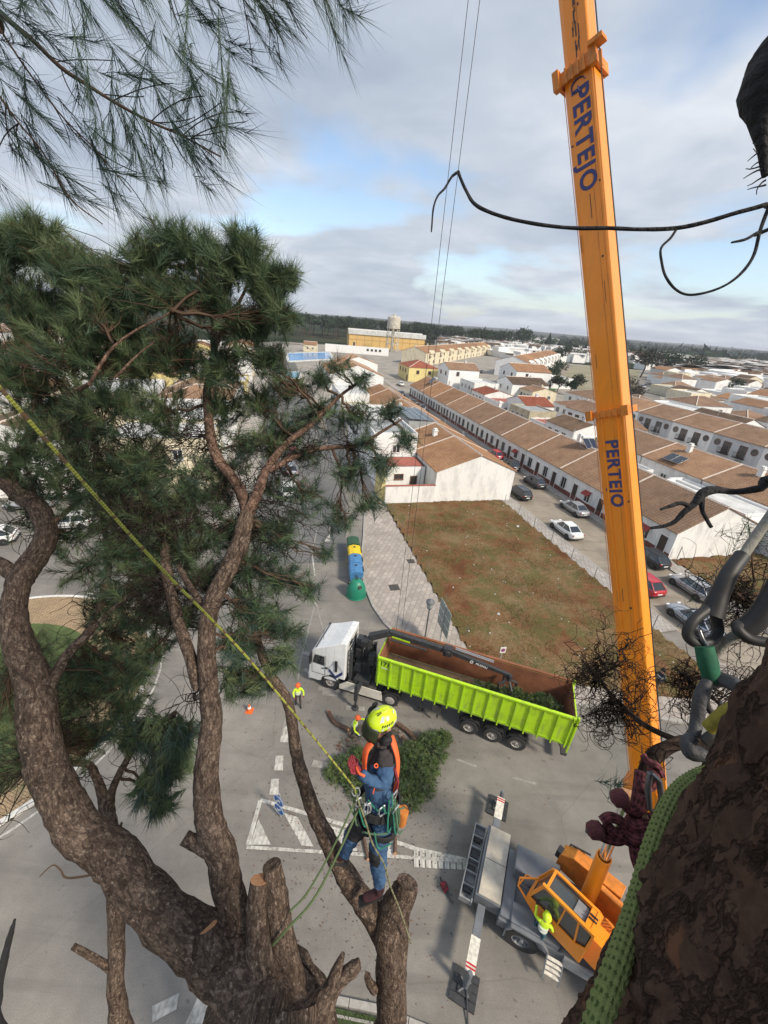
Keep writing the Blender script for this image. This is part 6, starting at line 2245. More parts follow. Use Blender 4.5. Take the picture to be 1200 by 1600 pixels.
def foliage(par, org, skel, blobs, length=.16, n=80, width=.0032, seed=3, up=.55, mats=None, twig=True, tw_r=.006, name='needles', out=.8, droop=0.0, squash=.8):
    """blobs: (px, py, radius px, depth, count)"""
    rg = np.random.default_rng(seed)
    SK = np.array([s[0] for s in skel]) if skel else None
    PT, DR, polys = [], [], []
    for px, py, rpx, d, cnt in blobs:
        cnt = int(cnt * DENS)
        c = np.array(dp(px, py, d))
        R_ = rpx / FPX * d * (1.08 if rpx > 30 else 1.3)
        u = unit(rg.normal(size=(cnt, 3))) * (rg.uniform(0.05, 1, (cnt, 1)) ** .5)
        off = u * R_
        off[:, 2] *= squash
        pos = c + off
        dirs = unit(u * out + np.array([0, 0, up]) + rg.normal(size=(cnt, 3)) * .35)
        PT.append(pos)
        DR.append(dirs)
        if twig and SK is not None:
            j = np.argmin(np.linalg.norm(SK - c, axis=1))
            s0 = SK[j]
            mid = (s0 + c) / 2 + np.array([0, 0, -.12 * np.linalg.norm(c - s0)]) + rg.normal(size=3) * .08
            main = bez(s0, mid, c, 9)
            polys.append((main + rg.normal(size=main.shape) * .012, max(.008, tw_r * 3), tw_r * 1.2))
            for p_, dd_ in zip(pos, dirs):
                st_ = main[rg.integers(3, 9)]
                L_ = np.linalg.norm(p_ - st_)
                ctl = (st_ + p_) / 2 + rg.normal(size=3) * .16 * L_ - np.array([0, 0, .15 * L_])
                tw = bez(st_, ctl, p_, 6)
                tw[1:-1] += rg.normal(size=(4, 3)) * .012
                polys.append((tw, tw_r * .75, tw_r * .45))
    P_, D_ = np.concatenate(PT), np.concatenate(DR)
    v, t, mi = tufts(P_, D_, length, n, width, seed=seed, nm=len(mats or [1, 1, 1]), droop=droop)
    o_ = np.array(org)
    ob = mesh_np(name, v - o_, t, mats or [m_n1, m_n2, m_n3], par, mi=mi)
    ob['kind'] = 'stuff'
    if polys:
        v, t = twigs(polys)
        ob2 = mesh_np('twigs', v - o_, t, m_twigb, par)
        ob2['kind'] = 'stuff'
    return ob


def curly(rg, start, dirn, L, segs=10, curl=.55):
    p, d = np.array(start, float), unit(np.array(dirn, float))
    ax = unit(rg.normal(size=3))
    pts = [p.copy()]
    for i in range(segs):
        if rg.random() < .3:
            ax = unit(ax + rg.normal(size=3) * .8)
        d = unit(d + np.cross(ax, d) * curl * rg.uniform(.3, 1.2) + rg.normal(size=3) * .12)
        p = p + d * L / segs
        pts.append(p.copy())
    return np.array(pts)


def dead_twigs(par, org, skel, blobs, seed=5, r=.0035, L=(.25, .6), m=None, name='dead_twigs', curl=.5):
    rg = np.random.default_rng(seed)
    SK = np.array([s[0] for s in skel])
    polys = []
    for px, py, rpx, d, cnt in blobs:
        c = np.array(dp(px, py, d))
        R_ = rpx / FPX * d
        j = np.argmin(np.linalg.norm(SK - c, axis=1))
        s0 = SK[j]
        for q in range(max(2, cnt // 9)):
            tgt = c + unit(rg.normal(size=3)) * R_ * rg.uniform(.2, .9)
            mid = (s0 + tgt) / 2 + rg.normal(size=3) * .2 * np.linalg.norm(tgt - s0)
            main = bez(s0, mid, tgt, 10)
            main[1:] += rg.normal(size=(9, 3)) * .015
            polys.append((main, r * 2.2, r * 1.0))
            for w in range(9):
                st_ = main[rg.integers(3, 10)]
                polys.append((curly(rg, st_, rg.normal(size=3) + (tgt - s0) * .6, rg.uniform(*L), 9, curl), r, r * .5))
    v, t = twigs(polys)
    ob = mesh_np(name, v - np.array(org), t, m or m_twig, par)
    ob['kind'] = 'stuff'
    return ob


# ---- the big forked pine on the left (A)
oA = Vector((-0.5, 1.15, 0))
tA = thing('pine_tree', 'big forked stone pine with two thick limbs at the left and a wide crown', 'tree', oA)
skA = []
fork = dp(425, 1640, 3.1)
limb(tA, oA, [((oA.x - .25, oA.y - .3, 0), .75), ((oA.x - .15, oA.y - .2, 1.2), .52), ((oA.x, oA.y, 8), .46), ((fork.x, fork.y, fork.z - .8), .46), ((fork.x, fork.y, fork.z), .52), (440, 1560, 3.0, 190), (445, 1530, 3.0, 150)], name='trunk', n=28, sub=6)
limb(tA, oA, [(450, 1640, 3.0, 210), (410, 1560, 3.0, 170), (345, 1500, 3.0, 125), (290, 1452, 3.0, 100), (235, 1400, 3.05, 90), (180, 1345, 3.1, 84), (125, 1298, 3.15, 80), (88, 1240, 3.2, 76), (70, 1175, 3.3, 72), (62, 1115, 3.4, 70), (52, 1060, 3.5, 64), (34, 1010, 3.6, 54),
                (24, 960, 3.7, 46), (27, 915, 3.8, 44), (45, 885, 3.9, 46), (66, 855, 4.0, 42), (73, 825, 4.1, 38), (60, 795, 4.2, 38), (28, 768, 4.3, 36), (-15, 735, 4.4, 34)], name='limb', n=26, sub=6, extra=skA)
limb(tA, oA, [(28, 905, 3.85, 34), (5, 885, 3.95, 28), (-25, 870, 4.1, 24)], name='limb', extra=skA)
limb(tA, oA, [(25, 780, 4.3, 24), (20, 735, 4.4, 24), (45, 690, 4.5, 24), (60, 640, 4.6, 22), (45, 580, 4.6, 18), (20, 500, 4.5, 12), (10, 440, 4.5, 8)], name='limb', extra=skA, m=bk_red)
limb(tA, oA, [(435, 1620, 3.1, 150), (405, 1540, 3.1, 95), (378, 1470, 3.1, 66), (362, 1405, 3.15, 62), (343, 1330, 3.2, 60), (327, 1265, 3.25, 54), (324, 1200, 3.3, 48), (331, 1130, 3.4, 42), (326, 1060, 3.5, 37), (321, 1000, 3.55, 34), (330, 945, 3.6, 36), (352, 895, 3.7, 38), (376, 845, 3.8, 36), (386, 800, 3.9, 30)],
     name='limb', n=22, sub=6, extra=skA)
limb(tA, oA, [(388, 810, 3.9, 26), (372, 760, 4.0, 24), (338, 712, 4.0, 22), (327, 665, 4.0, 19), (324, 610, 4.0, 17), (333, 560, 4.0, 15), (333, 500, 3.95, 12), (318, 450, 3.9, 8), (290, 400, 3.9, 5)], name='limb', m=bk_red, n=12, extra=skA)
limb(tA, oA, [(333, 545, 4.0, 12), (352, 510, 4.0, 10), (375, 470, 3.95, 7), (398, 420, 3.9, 5)], name='limb', m=bk_red, n=8, extra=skA)
limb(tA, oA, [(386, 805, 3.9, 26), (405, 760, 3.9, 20), (418, 728, 3.95, 17), (452, 690, 4.0, 14), (490, 660, 4.05, 11), (530, 620, 4.1, 7), (560, 598, 4.1, 5)], name='limb', m=bk_red, n=12, extra=skA)
limb(tA, oA, [(420, 735, 3.95, 14), (470, 708, 4.0, 12), (510, 700, 4.05, 10), (560, 695, 4.1, 8), (600, 672, 4.1, 6), (628, 655, 4.1, 4)], name='limb', m=bk_red, n=10, extra=skA)
limb(tA, oA, [(312, 1075, 3.5, 24), (292, 1010, 3.6, 24), (270, 945, 3.75, 23), (258, 880, 3.9, 22), (262, 820, 4.0, 20), (268, 775, 4.1, 14)], name='limb', n=12, extra=skA)
limb(tA, oA, [(326, 960, 3.6, 16), (290, 905, 3.8, 14), (268, 862, 4.0, 11), (235, 800, 4.2, 8), (215, 720, 4.3, 6)], name='limb', n=10, extra=skA)
limb(tA, oA, [(75, 1075, 3.45, 24), (105, 1025, 3.7, 20), (140, 985, 3.9, 18), (160, 935, 4.1, 15), (170, 875, 4.2, 12), (160, 800, 4.3, 9), (150, 730, 4.4, 6)], name='limb', n=10, extra=skA)
limb(tA, oA, [(140, 987, 3.9, 14), (185, 945, 4.0, 12), (235, 905, 4.1, 9), (262, 870, 4.2, 6)], name='limb', n=8, extra=skA)
limb(tA, oA, [(75, 825, 4.1, 12), (110, 795, 4.2, 10), (142, 770, 4.2, 7)], name='limb', n=8, m=bk_red, extra=skA)
limb(tA, oA, [(140, 600, 3.3, 7), (175, 545, 3.3, 6), (215, 515, 3.3, 5), (255, 495, 3.3, 3.5), (268, 485, 3.3, 2)], name='limb', n=6, m=bk_red, extra=skA)
limb(tA, oA, [(60, 640, 4.5, 12), (100, 620, 4.0, 10), (140, 600, 3.4, 8)], name='limb', n=6, m=bk_red, extra=skA)
limb(tA, oA, [(180, 590, 3.4, 5), (215, 555, 3.4, 4), (240, 535, 3.4, 3)], name='limb', n=6, m=bk_red)
# sawn stubs
limb(tA, oA, [(415, 1560, 2.95, 80), (405, 1500, 2.95, 56), (400, 1440, 3.02, 44), (406, 1374, 3.07, 40)], name='stub', n=16, cut1=True, wob=.15)
limb(tA, oA, [(455, 1600, 3.05, 90), (452, 1530, 3.05, 62), (438, 1450, 3.1, 52), (430, 1390, 3.1, 44), (424, 1352, 3.1, 38)], name='stub', n=16, wob=.2)
limb(tA, oA, [(328, 1330, 3.15, 30), (308, 1318, 3.2, 30), (288, 1308, 3.2, 27)], name='stub', n=12, cut1=True, wob=.1)
limb(tA, oA, [(345, 1500, 2.85, 50), (334, 1475, 2.9, 44), (326, 1448, 2.93, 36)], name='stub', n=12, cut1=True, wob=.1)
limb(tA, oA, [(415, 1620, 2.75, 90), (420, 1580, 2.78, 80), (428, 1545, 2.89, 66)], name='stub', n=14, cut1=True, wob=.1)
limb(tA, oA, [(470, 1610, 2.95, 90), (495, 1570, 2.95, 55), (515, 1545, 2.95, 36), (528, 1515, 2.95, 22), (536, 1490, 2.95, 9)], name='stub', n=12, wob=.9)
limb(tA, oA, [(512, 1550, 2.95, 36), (535, 1528, 2.95, 30), (556, 1512, 2.95, 26), (562, 1505, 2.95, 18)], name='stub', n=12, wob=.9)
limb(tA, oA, [(505, 1590, 3.0, 60), (488, 1570, 3.0, 46), (478, 1562, 3.0, 26)], name='stub', n=12, wob=.9)
limb(tA, oA, [(185, 1362, 3.0, 6), (150, 1366, 3.0, 5), (105, 1372, 3.0, 4), (95, 1360, 3.0, 3), (82, 1352, 3.0, 3), (62, 1370, 3.0, 2)], name='twig', n=5, m=m_twigb)
# crown (px, py, radius px, depth, sprays)
crownA = [(10, 372, 46, 3.6, 60), (60, 370, 44, 3.5, 50), (105, 412, 44, 3.5, 46), (160, 420, 30, 3.5, 24), (150, 480, 48, 3.6, 44), (40, 470, 66, 3.7, 70), (228, 392, 34, 3.5, 28), (268, 372, 30, 3.4, 22), (312, 385, 32, 3.4, 26), (352, 410, 26, 3.3, 18), (386, 395, 30, 3.3, 24), (418, 440, 32, 3.3, 26), (436, 480, 26, 3.3, 16), (442, 430, 20, 3.3, 10), (380, 380, 26, 3.3, 16),
          (215, 455, 46, 3.6, 44), (275, 450, 46, 3.6, 40), (335, 465, 44, 3.5, 36), (390, 500, 38, 3.5, 28), (120, 540, 70, 3.8, 66), (20, 570, 70, 3.9, 64), (200, 545, 60, 3.9, 50), (270, 555, 56, 3.9, 40), (345, 560, 48, 3.8, 30), (415, 555, 34, 3.6, 18), (170, 630, 66, 4.0, 50),
          (80, 650, 66, 4.1, 46), (260, 640, 56, 4.1, 34), (350, 630, 44, 4.1, 20), (410, 620, 36, 4.0, 16), (455, 600, 26, 4.0, 12), (30, 700, 60, 4.3, 26), (130, 700, 60, 4.2, 30)]
foliage(tA, oA, skA, crownA, .14, 84, .0019, seed=31, up=.6)
crownR = [(498, 590, 22, 4.0, 9), (528, 570, 14, 4.0, 5), (562, 592, 16, 4.0, 7), (606, 640, 18, 4.0, 9), (634, 688, 16, 4.0, 8), (602, 722, 22, 4.0, 10), (556, 648, 34, 4.1, 13), (500, 640, 40, 4.1, 18), (450, 660, 42, 4.1, 20), (570, 690, 24, 4.1, 8),
          (540, 738, 34, 4.1, 14), (575, 785, 20, 4.1, 9), (530, 805, 30, 4.1, 13), (475, 775, 40, 4.1, 18), (440, 830, 42, 4.0, 24), (400, 880, 44, 3.9, 26), (445, 905, 38, 3.9, 22), (485, 915, 18, 3.9, 8), (395, 950, 44, 3.8, 28), (445, 985, 24, 3.8, 12),
          (365, 1010, 32, 3.7, 16), (300, 740, 50, 4.1, 22), (340, 830, 44, 4.1, 20), (380, 690, 44, 4.1, 16), (480, 700, 30, 4.1, 10), (510, 860, 16, 4.1, 5), (420, 760, 34, 4.1, 12)]
foliage(tA, oA, skA, crownR, .135, 56, .0021, seed=33, up=.25, mats=[m_n1, m_n4, m_n2], droop=.12)
crownL = [(110, 760, 50, 4.1, 22), (220, 740, 40, 4.1, 26), (40, 800, 46, 4.3, 8), (200, 820, 60, 4.2, 30), (130, 880, 50, 4.2, 16), (230, 900, 60, 4.1, 26), (180, 990, 70, 4.1, 40), (110, 1080, 60, 4.2, 38), (170, 1080, 60, 4.1, 36), (60, 1150, 60, 4.3, 34),
          (15, 1090, 60, 4.3, 50), (35, 1040, 60, 4.3, 40), (90, 1140, 60, 4.2, 40), (150, 1040, 50, 4.1, 30), (25, 1180, 60, 4.3, 36), (210, 1100, 30, 4.1, 14), (130, 1150, 50, 4.2, 26), (10, 1200, 46, 4.3, 22), (195, 1050, 40, 4.0, 18), (290, 850, 50, 4.0, 26), (240, 1010, 40, 3.9, 16), (250, 790, 56, 4.2, 34), (180, 740, 56, 4.3, 34), (320, 900, 40, 4.0, 20), (100, 830, 40, 4.3, 16), (210, 860, 50, 4.2, 30), (290, 960, 34, 3.9, 16), (340, 770, 40, 4.2, 20), (225, 720, 50, 4.2, 34), (170, 790, 50, 4.3, 30), (290, 780, 46, 4.1, 28), (260, 860, 46, 4.1, 26), (180, 930, 46, 4.2, 24), (230, 960, 46, 4.0, 24), (380, 820, 40, 4.1, 20), (420, 690, 40, 4.1, 16), (350, 730, 40, 4.1, 18), (60, 740, 46, 4.4, 20)]
foliage(tA, oA, skA, crownL, .135, 72, .0021, seed=35, up=.35, mats=[m_n1, m_n2, m_n3], droop=.1)
dead_twigs(tA, oA, skA, [(60, 720, 90, 4.2, 70), (150, 680, 80, 4.1, 50), (260, 680, 80, 4.0, 60), (200, 800, 90, 4.1, 300), (280, 820, 70, 3.9, 240), (250, 930, 80, 3.9, 240), (180, 700, 80, 4.2, 160), (400, 830, 60, 4.0, 90), (470, 700, 60, 4.1, 70), (540, 700, 50, 4.1, 50), (380, 900, 50, 3.9, 60), (120, 740, 90, 4.3, 120), (320, 700, 60, 4.1, 70), (380, 760, 60, 3.9, 40), (440, 740, 60, 4.0, 50), (480, 820, 50, 4.0, 40), (20, 830, 60, 4.1, 50), (350, 940, 60, 3.7, 50),
                           (300, 1090, 45, 3.5, 30), (150, 960, 60, 4.0, 50), (30, 1230, 50, 4.0, 40), (450, 860, 50, 4.0, 40), (120, 1120, 60, 4.0, 40)], seed=6)
dead_twigs(tA, oA, skA, [(120, 560, 110, 3.7, 50), (280, 500, 90, 3.6, 50), (400, 560, 60, 3.8, 30), (40, 560, 80, 3.8, 30)], seed=7, m=m_twigb, r=.004, curl=.2)

# ---- the slim pine behind the big limb (D)
oD = at(200, 1660, 14.0)
oD = Vector((oD.x, oD.y, 0))
d0 = dp(186, 1610, 4.1)
oD = Vector((d0.x, d0.y, 0))
tD = thing('pine_tree', 'slim forked pine stem behind the thick left limb, with one drooping tuft', 'tree', oD)
skD = []
limb(tD, oD, [((oD.x, oD.y, 0), .2), ((oD.x, oD.y, 9), .13), ((d0.x, d0.y, d0.z - .6), .108), (184, 1560, 4.1, 33), (181, 1480, 4.1, 31), (180, 1410, 4.1, 31), (177, 1340, 4.1, 30), (172, 1285, 4.1, 30), (167, 1250, 4.1, 26)], name='trunk', n=16)
limb(tD, oD, [(168, 1265, 4.1, 26), (160, 1238, 4.1, 19), (148, 1212, 4.1, 16), (135, 1194, 4.1, 14), (95, 1192, 4.1, 12)], name='limb', n=10, extra=skD)
limb(tD, oD, [(170, 1262, 4.1, 24), (178, 1230, 4.1, 15), (195, 1195, 4.1, 13), (225, 1150, 4.1, 12), (275, 1113, 4.1, 9)], name='limb', n=10, extra=skD)
limb(tD, oD, [(188, 1522, 4.1, 22), (160, 1505, 4.05, 15), (135, 1490, 4.0, 13), (114, 1478, 4.0, 12)], name='stub', n=8, wob=.3)
limb(tD, oD, [(176, 1305, 4.1, 12), (186, 1295, 4.05, 8), (190, 1286, 4.0, 5)], name='stub', n=6)
foliage(tD, oD, skD, [(245, 1150, 34, 4.05, 26), (265, 1200, 32, 4.05, 26), (240, 1230, 26, 4.05, 16), (285, 1155, 26, 4.0, 16), (255, 1258, 18, 4.0, 9), (205, 1150, 26, 4.05, 12)], .15, 85, .003, seed=37, up=-.5, mats=[m_n4, m_n1, m_n3], droop=.3)
dead_twigs(tD, oD, skD, [(250, 1170, 50, 4.05, 60), (120, 1230, 40, 4.05, 18)], seed=8)

# ---- broken stick at the left edge (E)
d1 = dp(-8, 1600, 4.0)
oE = Vector((d1.x, d1.y, 0))
tE = thing('dead_stem', 'dark broken stem tip poking up at the left edge over the road', 'dead tree', oE)
limb(tE, oE, [((oE.x, oE.y, 0), .12), ((oE.x, oE.y, 10), .08), ((d1.x, d1.y, d1.z - .4), .06), (-4, 1560, 4.0, 16), (6, 1500, 4.0, 14), (16, 1460, 4.0, 11), (23, 1437, 4.0, 5)], name='stem', n=8, m=m_burnt)

# ---- the climber's tree (B)
d2 = dp(606, 1640, 3.95)
oB = Vector((d2.x, d2.y, 0))
tB = thing('pine_tree', 'forked pine trunk with a sawn off top under the boots of the climber', 'tree', oB)
skB = []
limb(tB, oB, [((oB.x, oB.y, 0), .42), ((oB.x, oB.y, 8), .27), ((d2.x, d2.y, d2.z - .7), .21), (610, 1600, 3.9, 60), (612, 1540, 3.85, 60), (612, 1490, 3.8, 64), (611, 1455, 3.8, 74), (618, 1425, 3.8, 66), (632, 1398, 3.8, 52), (637, 1378, 3.8, 44)], name='trunk', n=24, sub=6, wob=.3)
limb(tB, oB, [(608, 1480, 3.85, 50), (590, 1440, 3.85, 50), (560, 1398, 3.85, 46), (530, 1350, 3.85, 40), (505, 1300, 3.9, 33), (484, 1245, 3.95, 29), (466, 1190, 4.0, 25), (458, 1140, 4.05, 23), (448, 1095, 4.1, 21), (422, 1052, 4.15, 19), (404, 1005, 4.2, 17), (392, 955, 4.2, 15), (372, 925, 4.2, 13), (352, 905, 4.2, 10)], name='limb', n=18, sub=6, extra=skB, wob=.3)
limb(tB, oB, [(400, 985, 4.2, 12), (392, 930, 4.2, 9), (384, 880, 4.2, 6)], name='limb', n=8, extra=skB)
limb(tB, oB, [(585, 1545, 3.8, 20), (577, 1535, 3.75, 16), (574, 1525, 3.72, 14)], name='stub', n=8)
foliage(tB, oB, skB, [(440, 1030, 22, 4.2, 10), (400, 1070, 20, 4.2, 8), (365, 1060, 26, 4.2, 12), (385, 1010, 26, 4.2, 14), (430, 965, 24, 4.2, 12)], .15, 85, .003, seed=39, up=-.1, mats=[m_n4, m_n1, m_n3], droop=.2)
dead_twigs(tB, oB, skB, [(370, 1000, 45, 4.2, 40), (330, 900, 40, 4.2, 30)], seed=9)

# ---- the tree the camera is tied to (C)
oC = Vector((.60, .10, 0))
tC = thing('pine_tree', 'massive pine trunk close by at the lower right with deeply cracked reddish bark', 'tree', oC)
NZ, NT = 430, 300
zs = np.linspace(18.9, 21.9, NZ)
cen = np.stack([np.interp(zs, [18.9, 19.8, 20.8, 21.9], [.60, .60, .60, .61]), np.interp(zs, [18.9, 19.8, 20.8, 21.9], [.045, .068, .125, .15])], 1)
th = np.linspace(0, 2 * np.pi, NT, endpoint=False)
vs = np.zeros((NZ, NT, 3))
for i in range(NZ):
    for j in range(NT):
        cx_, sx_ = math.cos(th[j]), math.sin(th[j])
        p = Vector((cx_ * 2.3, sx_ * 2.3, zs[i] * 4.6))
        w_ = Vector((noise.noise(p * 1.2), noise.noise(p * 1.2 + Vector((7, 3, 1))), noise.noise(p * 1.2 + Vector((2, 8, 5))))) * .55
        dst, _ = noise.voronoi((p + w_) * Vector((2.6, 2.6, 1.15)) if False else Vector(((p + w_).x * 2.6, (p + w_).y * 2.6, (p + w_).z * 1.25)))
        edge = min(1.0, (dst[1] - dst[0]) * 3.0)
        r = .285 + .011 * edge + .006 * noise.noise(p * .9) + .005 * noise.fractal(p * 7, 1, 2, 3) + .005 * noise.noise(Vector((dst[2] * 9, dst[0], 1)))
        vs[i, j] = (cen[i, 0] + r * cx_ - oC.x, cen[i, 1] + r * sx_ - oC.y, zs[i])
ii, jj = np.meshgrid(np.arange(NZ - 1), np.arange(NT), indexing='ij')
a_, b_, c_, d_ = ii * NT + jj, ii * NT + (jj + 1) % NT, (ii + 1) * NT + (jj + 1) % NT, (ii + 1) * NT + jj
tr_ = np.concatenate([np.stack([a_, b_, c_], -1).reshape(-1, 3), np.stack([a_, c_, d_], -1).reshape(-1, 3)])


def near_bark():
    m, nt, b = node_mat('bark_plates_close')
    tc = N(nt, 'ShaderNodeTexCoord')
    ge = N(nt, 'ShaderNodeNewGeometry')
    a = N(nt, 'ShaderNodeTexNoise', {'Vector': tc.outputs['Object'], 'Scale': 9, 'Detail': 8, 'Roughness': .7})
    f = N(nt, 'ShaderNodeTexNoise', {'Vector': tc.outputs['Object'], 'Scale': 70, 'Detail': 6, 'Roughness': .7})
    s = N(nt, 'ShaderNodeTexNoise', {'Vector': tc.outputs['Object'], 'Scale': 14, 'Detail': 1})
    c = ramp(nt, a.outputs['Fac'], [(.3, (.05, .031, .023)), (.55, (.08, .048, .035)), (.75, (.115, .07, .05))])
    c = mixc(nt, .6, c, ramp(nt, f.outputs['Fac'], [(.3, .5), (.7, 1.5)]), 'MULTIPLY')
    c = mixc(nt, ramp(nt, s.outputs['Fac'], [(.66, 0), (.72, .6)]), c, (.20, .095, .05))
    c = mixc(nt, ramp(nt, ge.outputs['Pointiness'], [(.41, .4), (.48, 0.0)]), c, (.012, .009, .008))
    mp = N(nt, 'ShaderNodeMapping', {'Vector': tc.outputs['Object'], 'Scale': (1, 1, .42)})
    n2 = N(nt, 'ShaderNodeTexNoise', {'Vector': mp.outputs[0], 'Scale': 12, 'Detail': 5, 'Roughness': .7})
    dv = mixc(nt, .13, mp.outputs[0], n2.outputs['Color'])
    vo = N(nt, 'ShaderNodeTexVoronoi', {'Vector': dv, 'Scale': 26}, feature='DISTANCE_TO_EDGE')
    ed = ramp(nt, vo.outputs['Distance'], [(0, 0), (.10, 1)])
    c = mixc(nt, .35, c, mixc(nt, ed, (.012, .009, .008), c))
    nt.links.new(c, b.inputs['Base Color'])
    b.inputs['Roughness'].default_value = .95
    b.inputs['Specular IOR Level'].default_value = .15
    bp = N(nt, 'ShaderNodeBump', {'Height': mixc(nt, .35, ed, f.outputs['Fac']), 'Strength': .9, 'Distance': .012})
    nt.links.new(bp.outputs[0], b.inputs['Normal'])
    return m


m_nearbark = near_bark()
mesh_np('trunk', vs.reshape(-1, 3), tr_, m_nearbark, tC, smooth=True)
limb(tC, oC, [((oC.x, oC.y, 0), .62), ((oC.x, oC.y, 1), .46), ((oC.x, .03, 10), .36), ((oC.x, .045, 18.95), .287)], name='trunk_foot', n=24, sub=5, wob=.1, m=bk_near)
limb(tC, oC, [((.61, .15, 21.85), .28), ((.66, .1, 23), .24), ((.7, 0, 25), .16)], name='trunk_top', n=20, m=bk_near)
skC = []
# its dead branch with the tangle of fine twigs in front of the boom
limb(tC, oC, [(1135, 1195, .95, 40), (1110, 1165, .95, 32), (1075, 1160, .95, 26), (1045, 1168, .95, 27), (1020, 1185, .95, 30), (1008, 1215, .95, 32), (1000, 1250, .95, 26), (1006, 1285, .95, 20)], name='branch', n=14, m=bk_near)
limb(tC, oC, [(1060, 1158, .97, 12), (1030, 1145, 1.05, 12), (1000, 1128, 1.15, 11), (975, 1105, 1.25, 10), (955, 1085, 1.3, 7), (935, 1060, 1.35, 4)], name='branch', n=10, m=bk_near, extra=skC)
limb(tC, oC, [(1110, 1170, .97, 30), (1110, 1200, .97, 32), (1090, 1235, .95, 26), (1060, 1260, .95, 16), (1040, 1250, .95, 8)], name='branch', n=12, m=bk_near)
dead_twigs(tC, oC, skC, [(920, 1050, 60, 1.35, 110), (970, 1010, 60, 1.35, 90), (940, 1110, 60, 1.3, 110), (980, 1150, 50, 1.25, 80), (890, 1070, 40, 1.35, 50), (1000, 1060, 40, 1.25, 50)], seed=12, r=.0011, L=(.06, .17), curl=.9)
skC2 = []
limb(tC, oC, [(1200, 1130, 1.0, 14), (1150, 1110, 1.1, 8), (1110, 1090, 1.2, 6), (1070, 1060, 1.3, 4)], name='branch', n=8, m=bk_near, extra=skC2)
limb(tC, oC, [(1200, 960, 1.2, 6), (1160, 930, 1.3, 5), (1120, 930, 1.4, 4)], name='branch', n=8, m=bk_near, extra=skC2)
dead_twigs(tC, oC, skC2, [(1080, 1060, 55, 1.3, 90), (1130, 1000, 60, 1.3, 110), (1160, 930, 50, 1.3, 90), (1110, 900, 50, 1.35, 60), (1170, 1060, 50, 1.2, 80), (1060, 1120, 40, 1.3, 40), (1180, 870, 40, 1.3, 40)], seed=13, r=.0011, L=(.06, .16), curl=.85)
foliage(tC, oC, skC2, [(1175, 835, 14, 1.3, 4), (1150, 925, 14, 1.3, 4)], .09, 26, .0009, seed=41, up=.2, tw_r=.001, mats=[m_n2, m_twig])
foliage(tC, oC, skC, [(965, 1222, 5, 1.0, 2)], .05, 30, .0009, seed=42, up=1, tw_r=.001, mats=[m_n4, m_n2], twig=False)
# bare dark branches against the sky and the roofs: they spring from the same trunk above the frame
limb(tC, oC, [((.68, .2, 21.4), .03), (1240, 302, 1.15, 12), (1195, 320, 1.2, 9), (1150, 333, 1.22, 8.5), (1100, 348, 1.25, 8), (1055, 357, 1.28, 8), (1000, 359, 1.3, 7.5), (950, 357, 1.32, 7.5), (900, 357, 1.35, 7.5), (850, 352, 1.37, 7), (800, 343, 1.4, 7), (762, 331, 1.42, 7), (740, 318, 1.44, 7), (728, 298, 1.45, 6.5), (720, 280, 1.46, 6), (716, 268, 1.46, 6.5)],
     name='bare_branch', n=9, m=m_burnt, sub=5, wob=.9)
limb(tC, oC, [(717, 268, 1.46, 6), (706, 276, 1.46, 5), (695, 294, 1.46, 4.5), (684, 306, 1.46, 4), (677, 326, 1.46, 4), (674, 362, 1.46, 3)], name='bare_branch', n=8, m=m_burnt, wob=.9)
limb(tC, oC, [(1058, 357, 1.28, 5), (1048, 372, 1.28, 5), (1033, 388, 1.28, 5), (1034, 410, 1.28, 5), (1040, 432, 1.27, 5), (1055, 452, 1.26, 5), (1075, 461, 1.25, 5), (1105, 457, 1.23, 5), (1135, 445, 1.21, 5), (1160, 425, 1.2, 6), (1178, 398, 1.2, 6), (1188, 360, 1.2, 7), (1203, 320, 1.2, 7)], name='bare_branch', n=8, m=m_burnt, wob=.9)
limb(tC, oC, [(1143, 379, 1.2, 4), (1165, 374, 1.2, 6), (1185, 363, 1.2, 7), (1215, 352, 1.2, 8), ((.72, .25, 21.35), .02)], name='bare_branch', n=8, m=m_burnt, wob=.7)
limb(tC, oC, [((.70, .2, 20.9), .03), (1230, 750, .9, 20), (1190, 762, .95, 16), (1150, 768, 1.0, 14), (1120, 765, 1.0, 15), (1100, 770, 1.0, 20), (1088, 785, 1.0, 15), (1070, 800, 1.0, 12), (1055, 815, 1.0, 9), (1038, 822, 1.0, 8), (1017, 825, 1.0, 6)], name='bare_branch', n=10, m=m_burnt, wob=.9)
limb(tC, oC, [(1080, 792, 1.0, 10), (1065, 786, 1.0, 9), (1050, 790, 1.0, 8), (1032, 796, 1.0, 5)], name='bare_branch', n=8, m=m_burnt, wob=.7)
limb(tC, oC, [(1097, 780, 1.0, 12), (1098, 798, 1.0, 8), (1105, 812, 1.0, 7), (1112, 824, 1.0, 7)], name='bare_branch', n=8, m=m_burnt, wob=.7)
# torn dark limb end at the upper right
limb(tC, oC, [((.66, .15, 21.8), .08), (1290, 60, .8, 120), (1250, 75, .8, 130), (1220, 110, .8, 120), (1195, 145, .8, 84), (1190, 190, .8, 40), (1193, 230, .8, 22), (1196, 275, .8, 12)], name='torn_limb', n=20, m=m_burnt, wob=.3)
rg_ = np.random.default_rng(4)
polys = [(curly(rg_, np.array(dp(1190 + rg_.uniform(-2, 8), 225 + k * 8, .8)), [-1, 0, -.5], .03, 4, .3), .0022, .0008) for k in range(9)]
v_, t_ = twigs(polys)
o = mesh_np('splinters', v_ - np.array(oC), t_, m_burnt, tC)

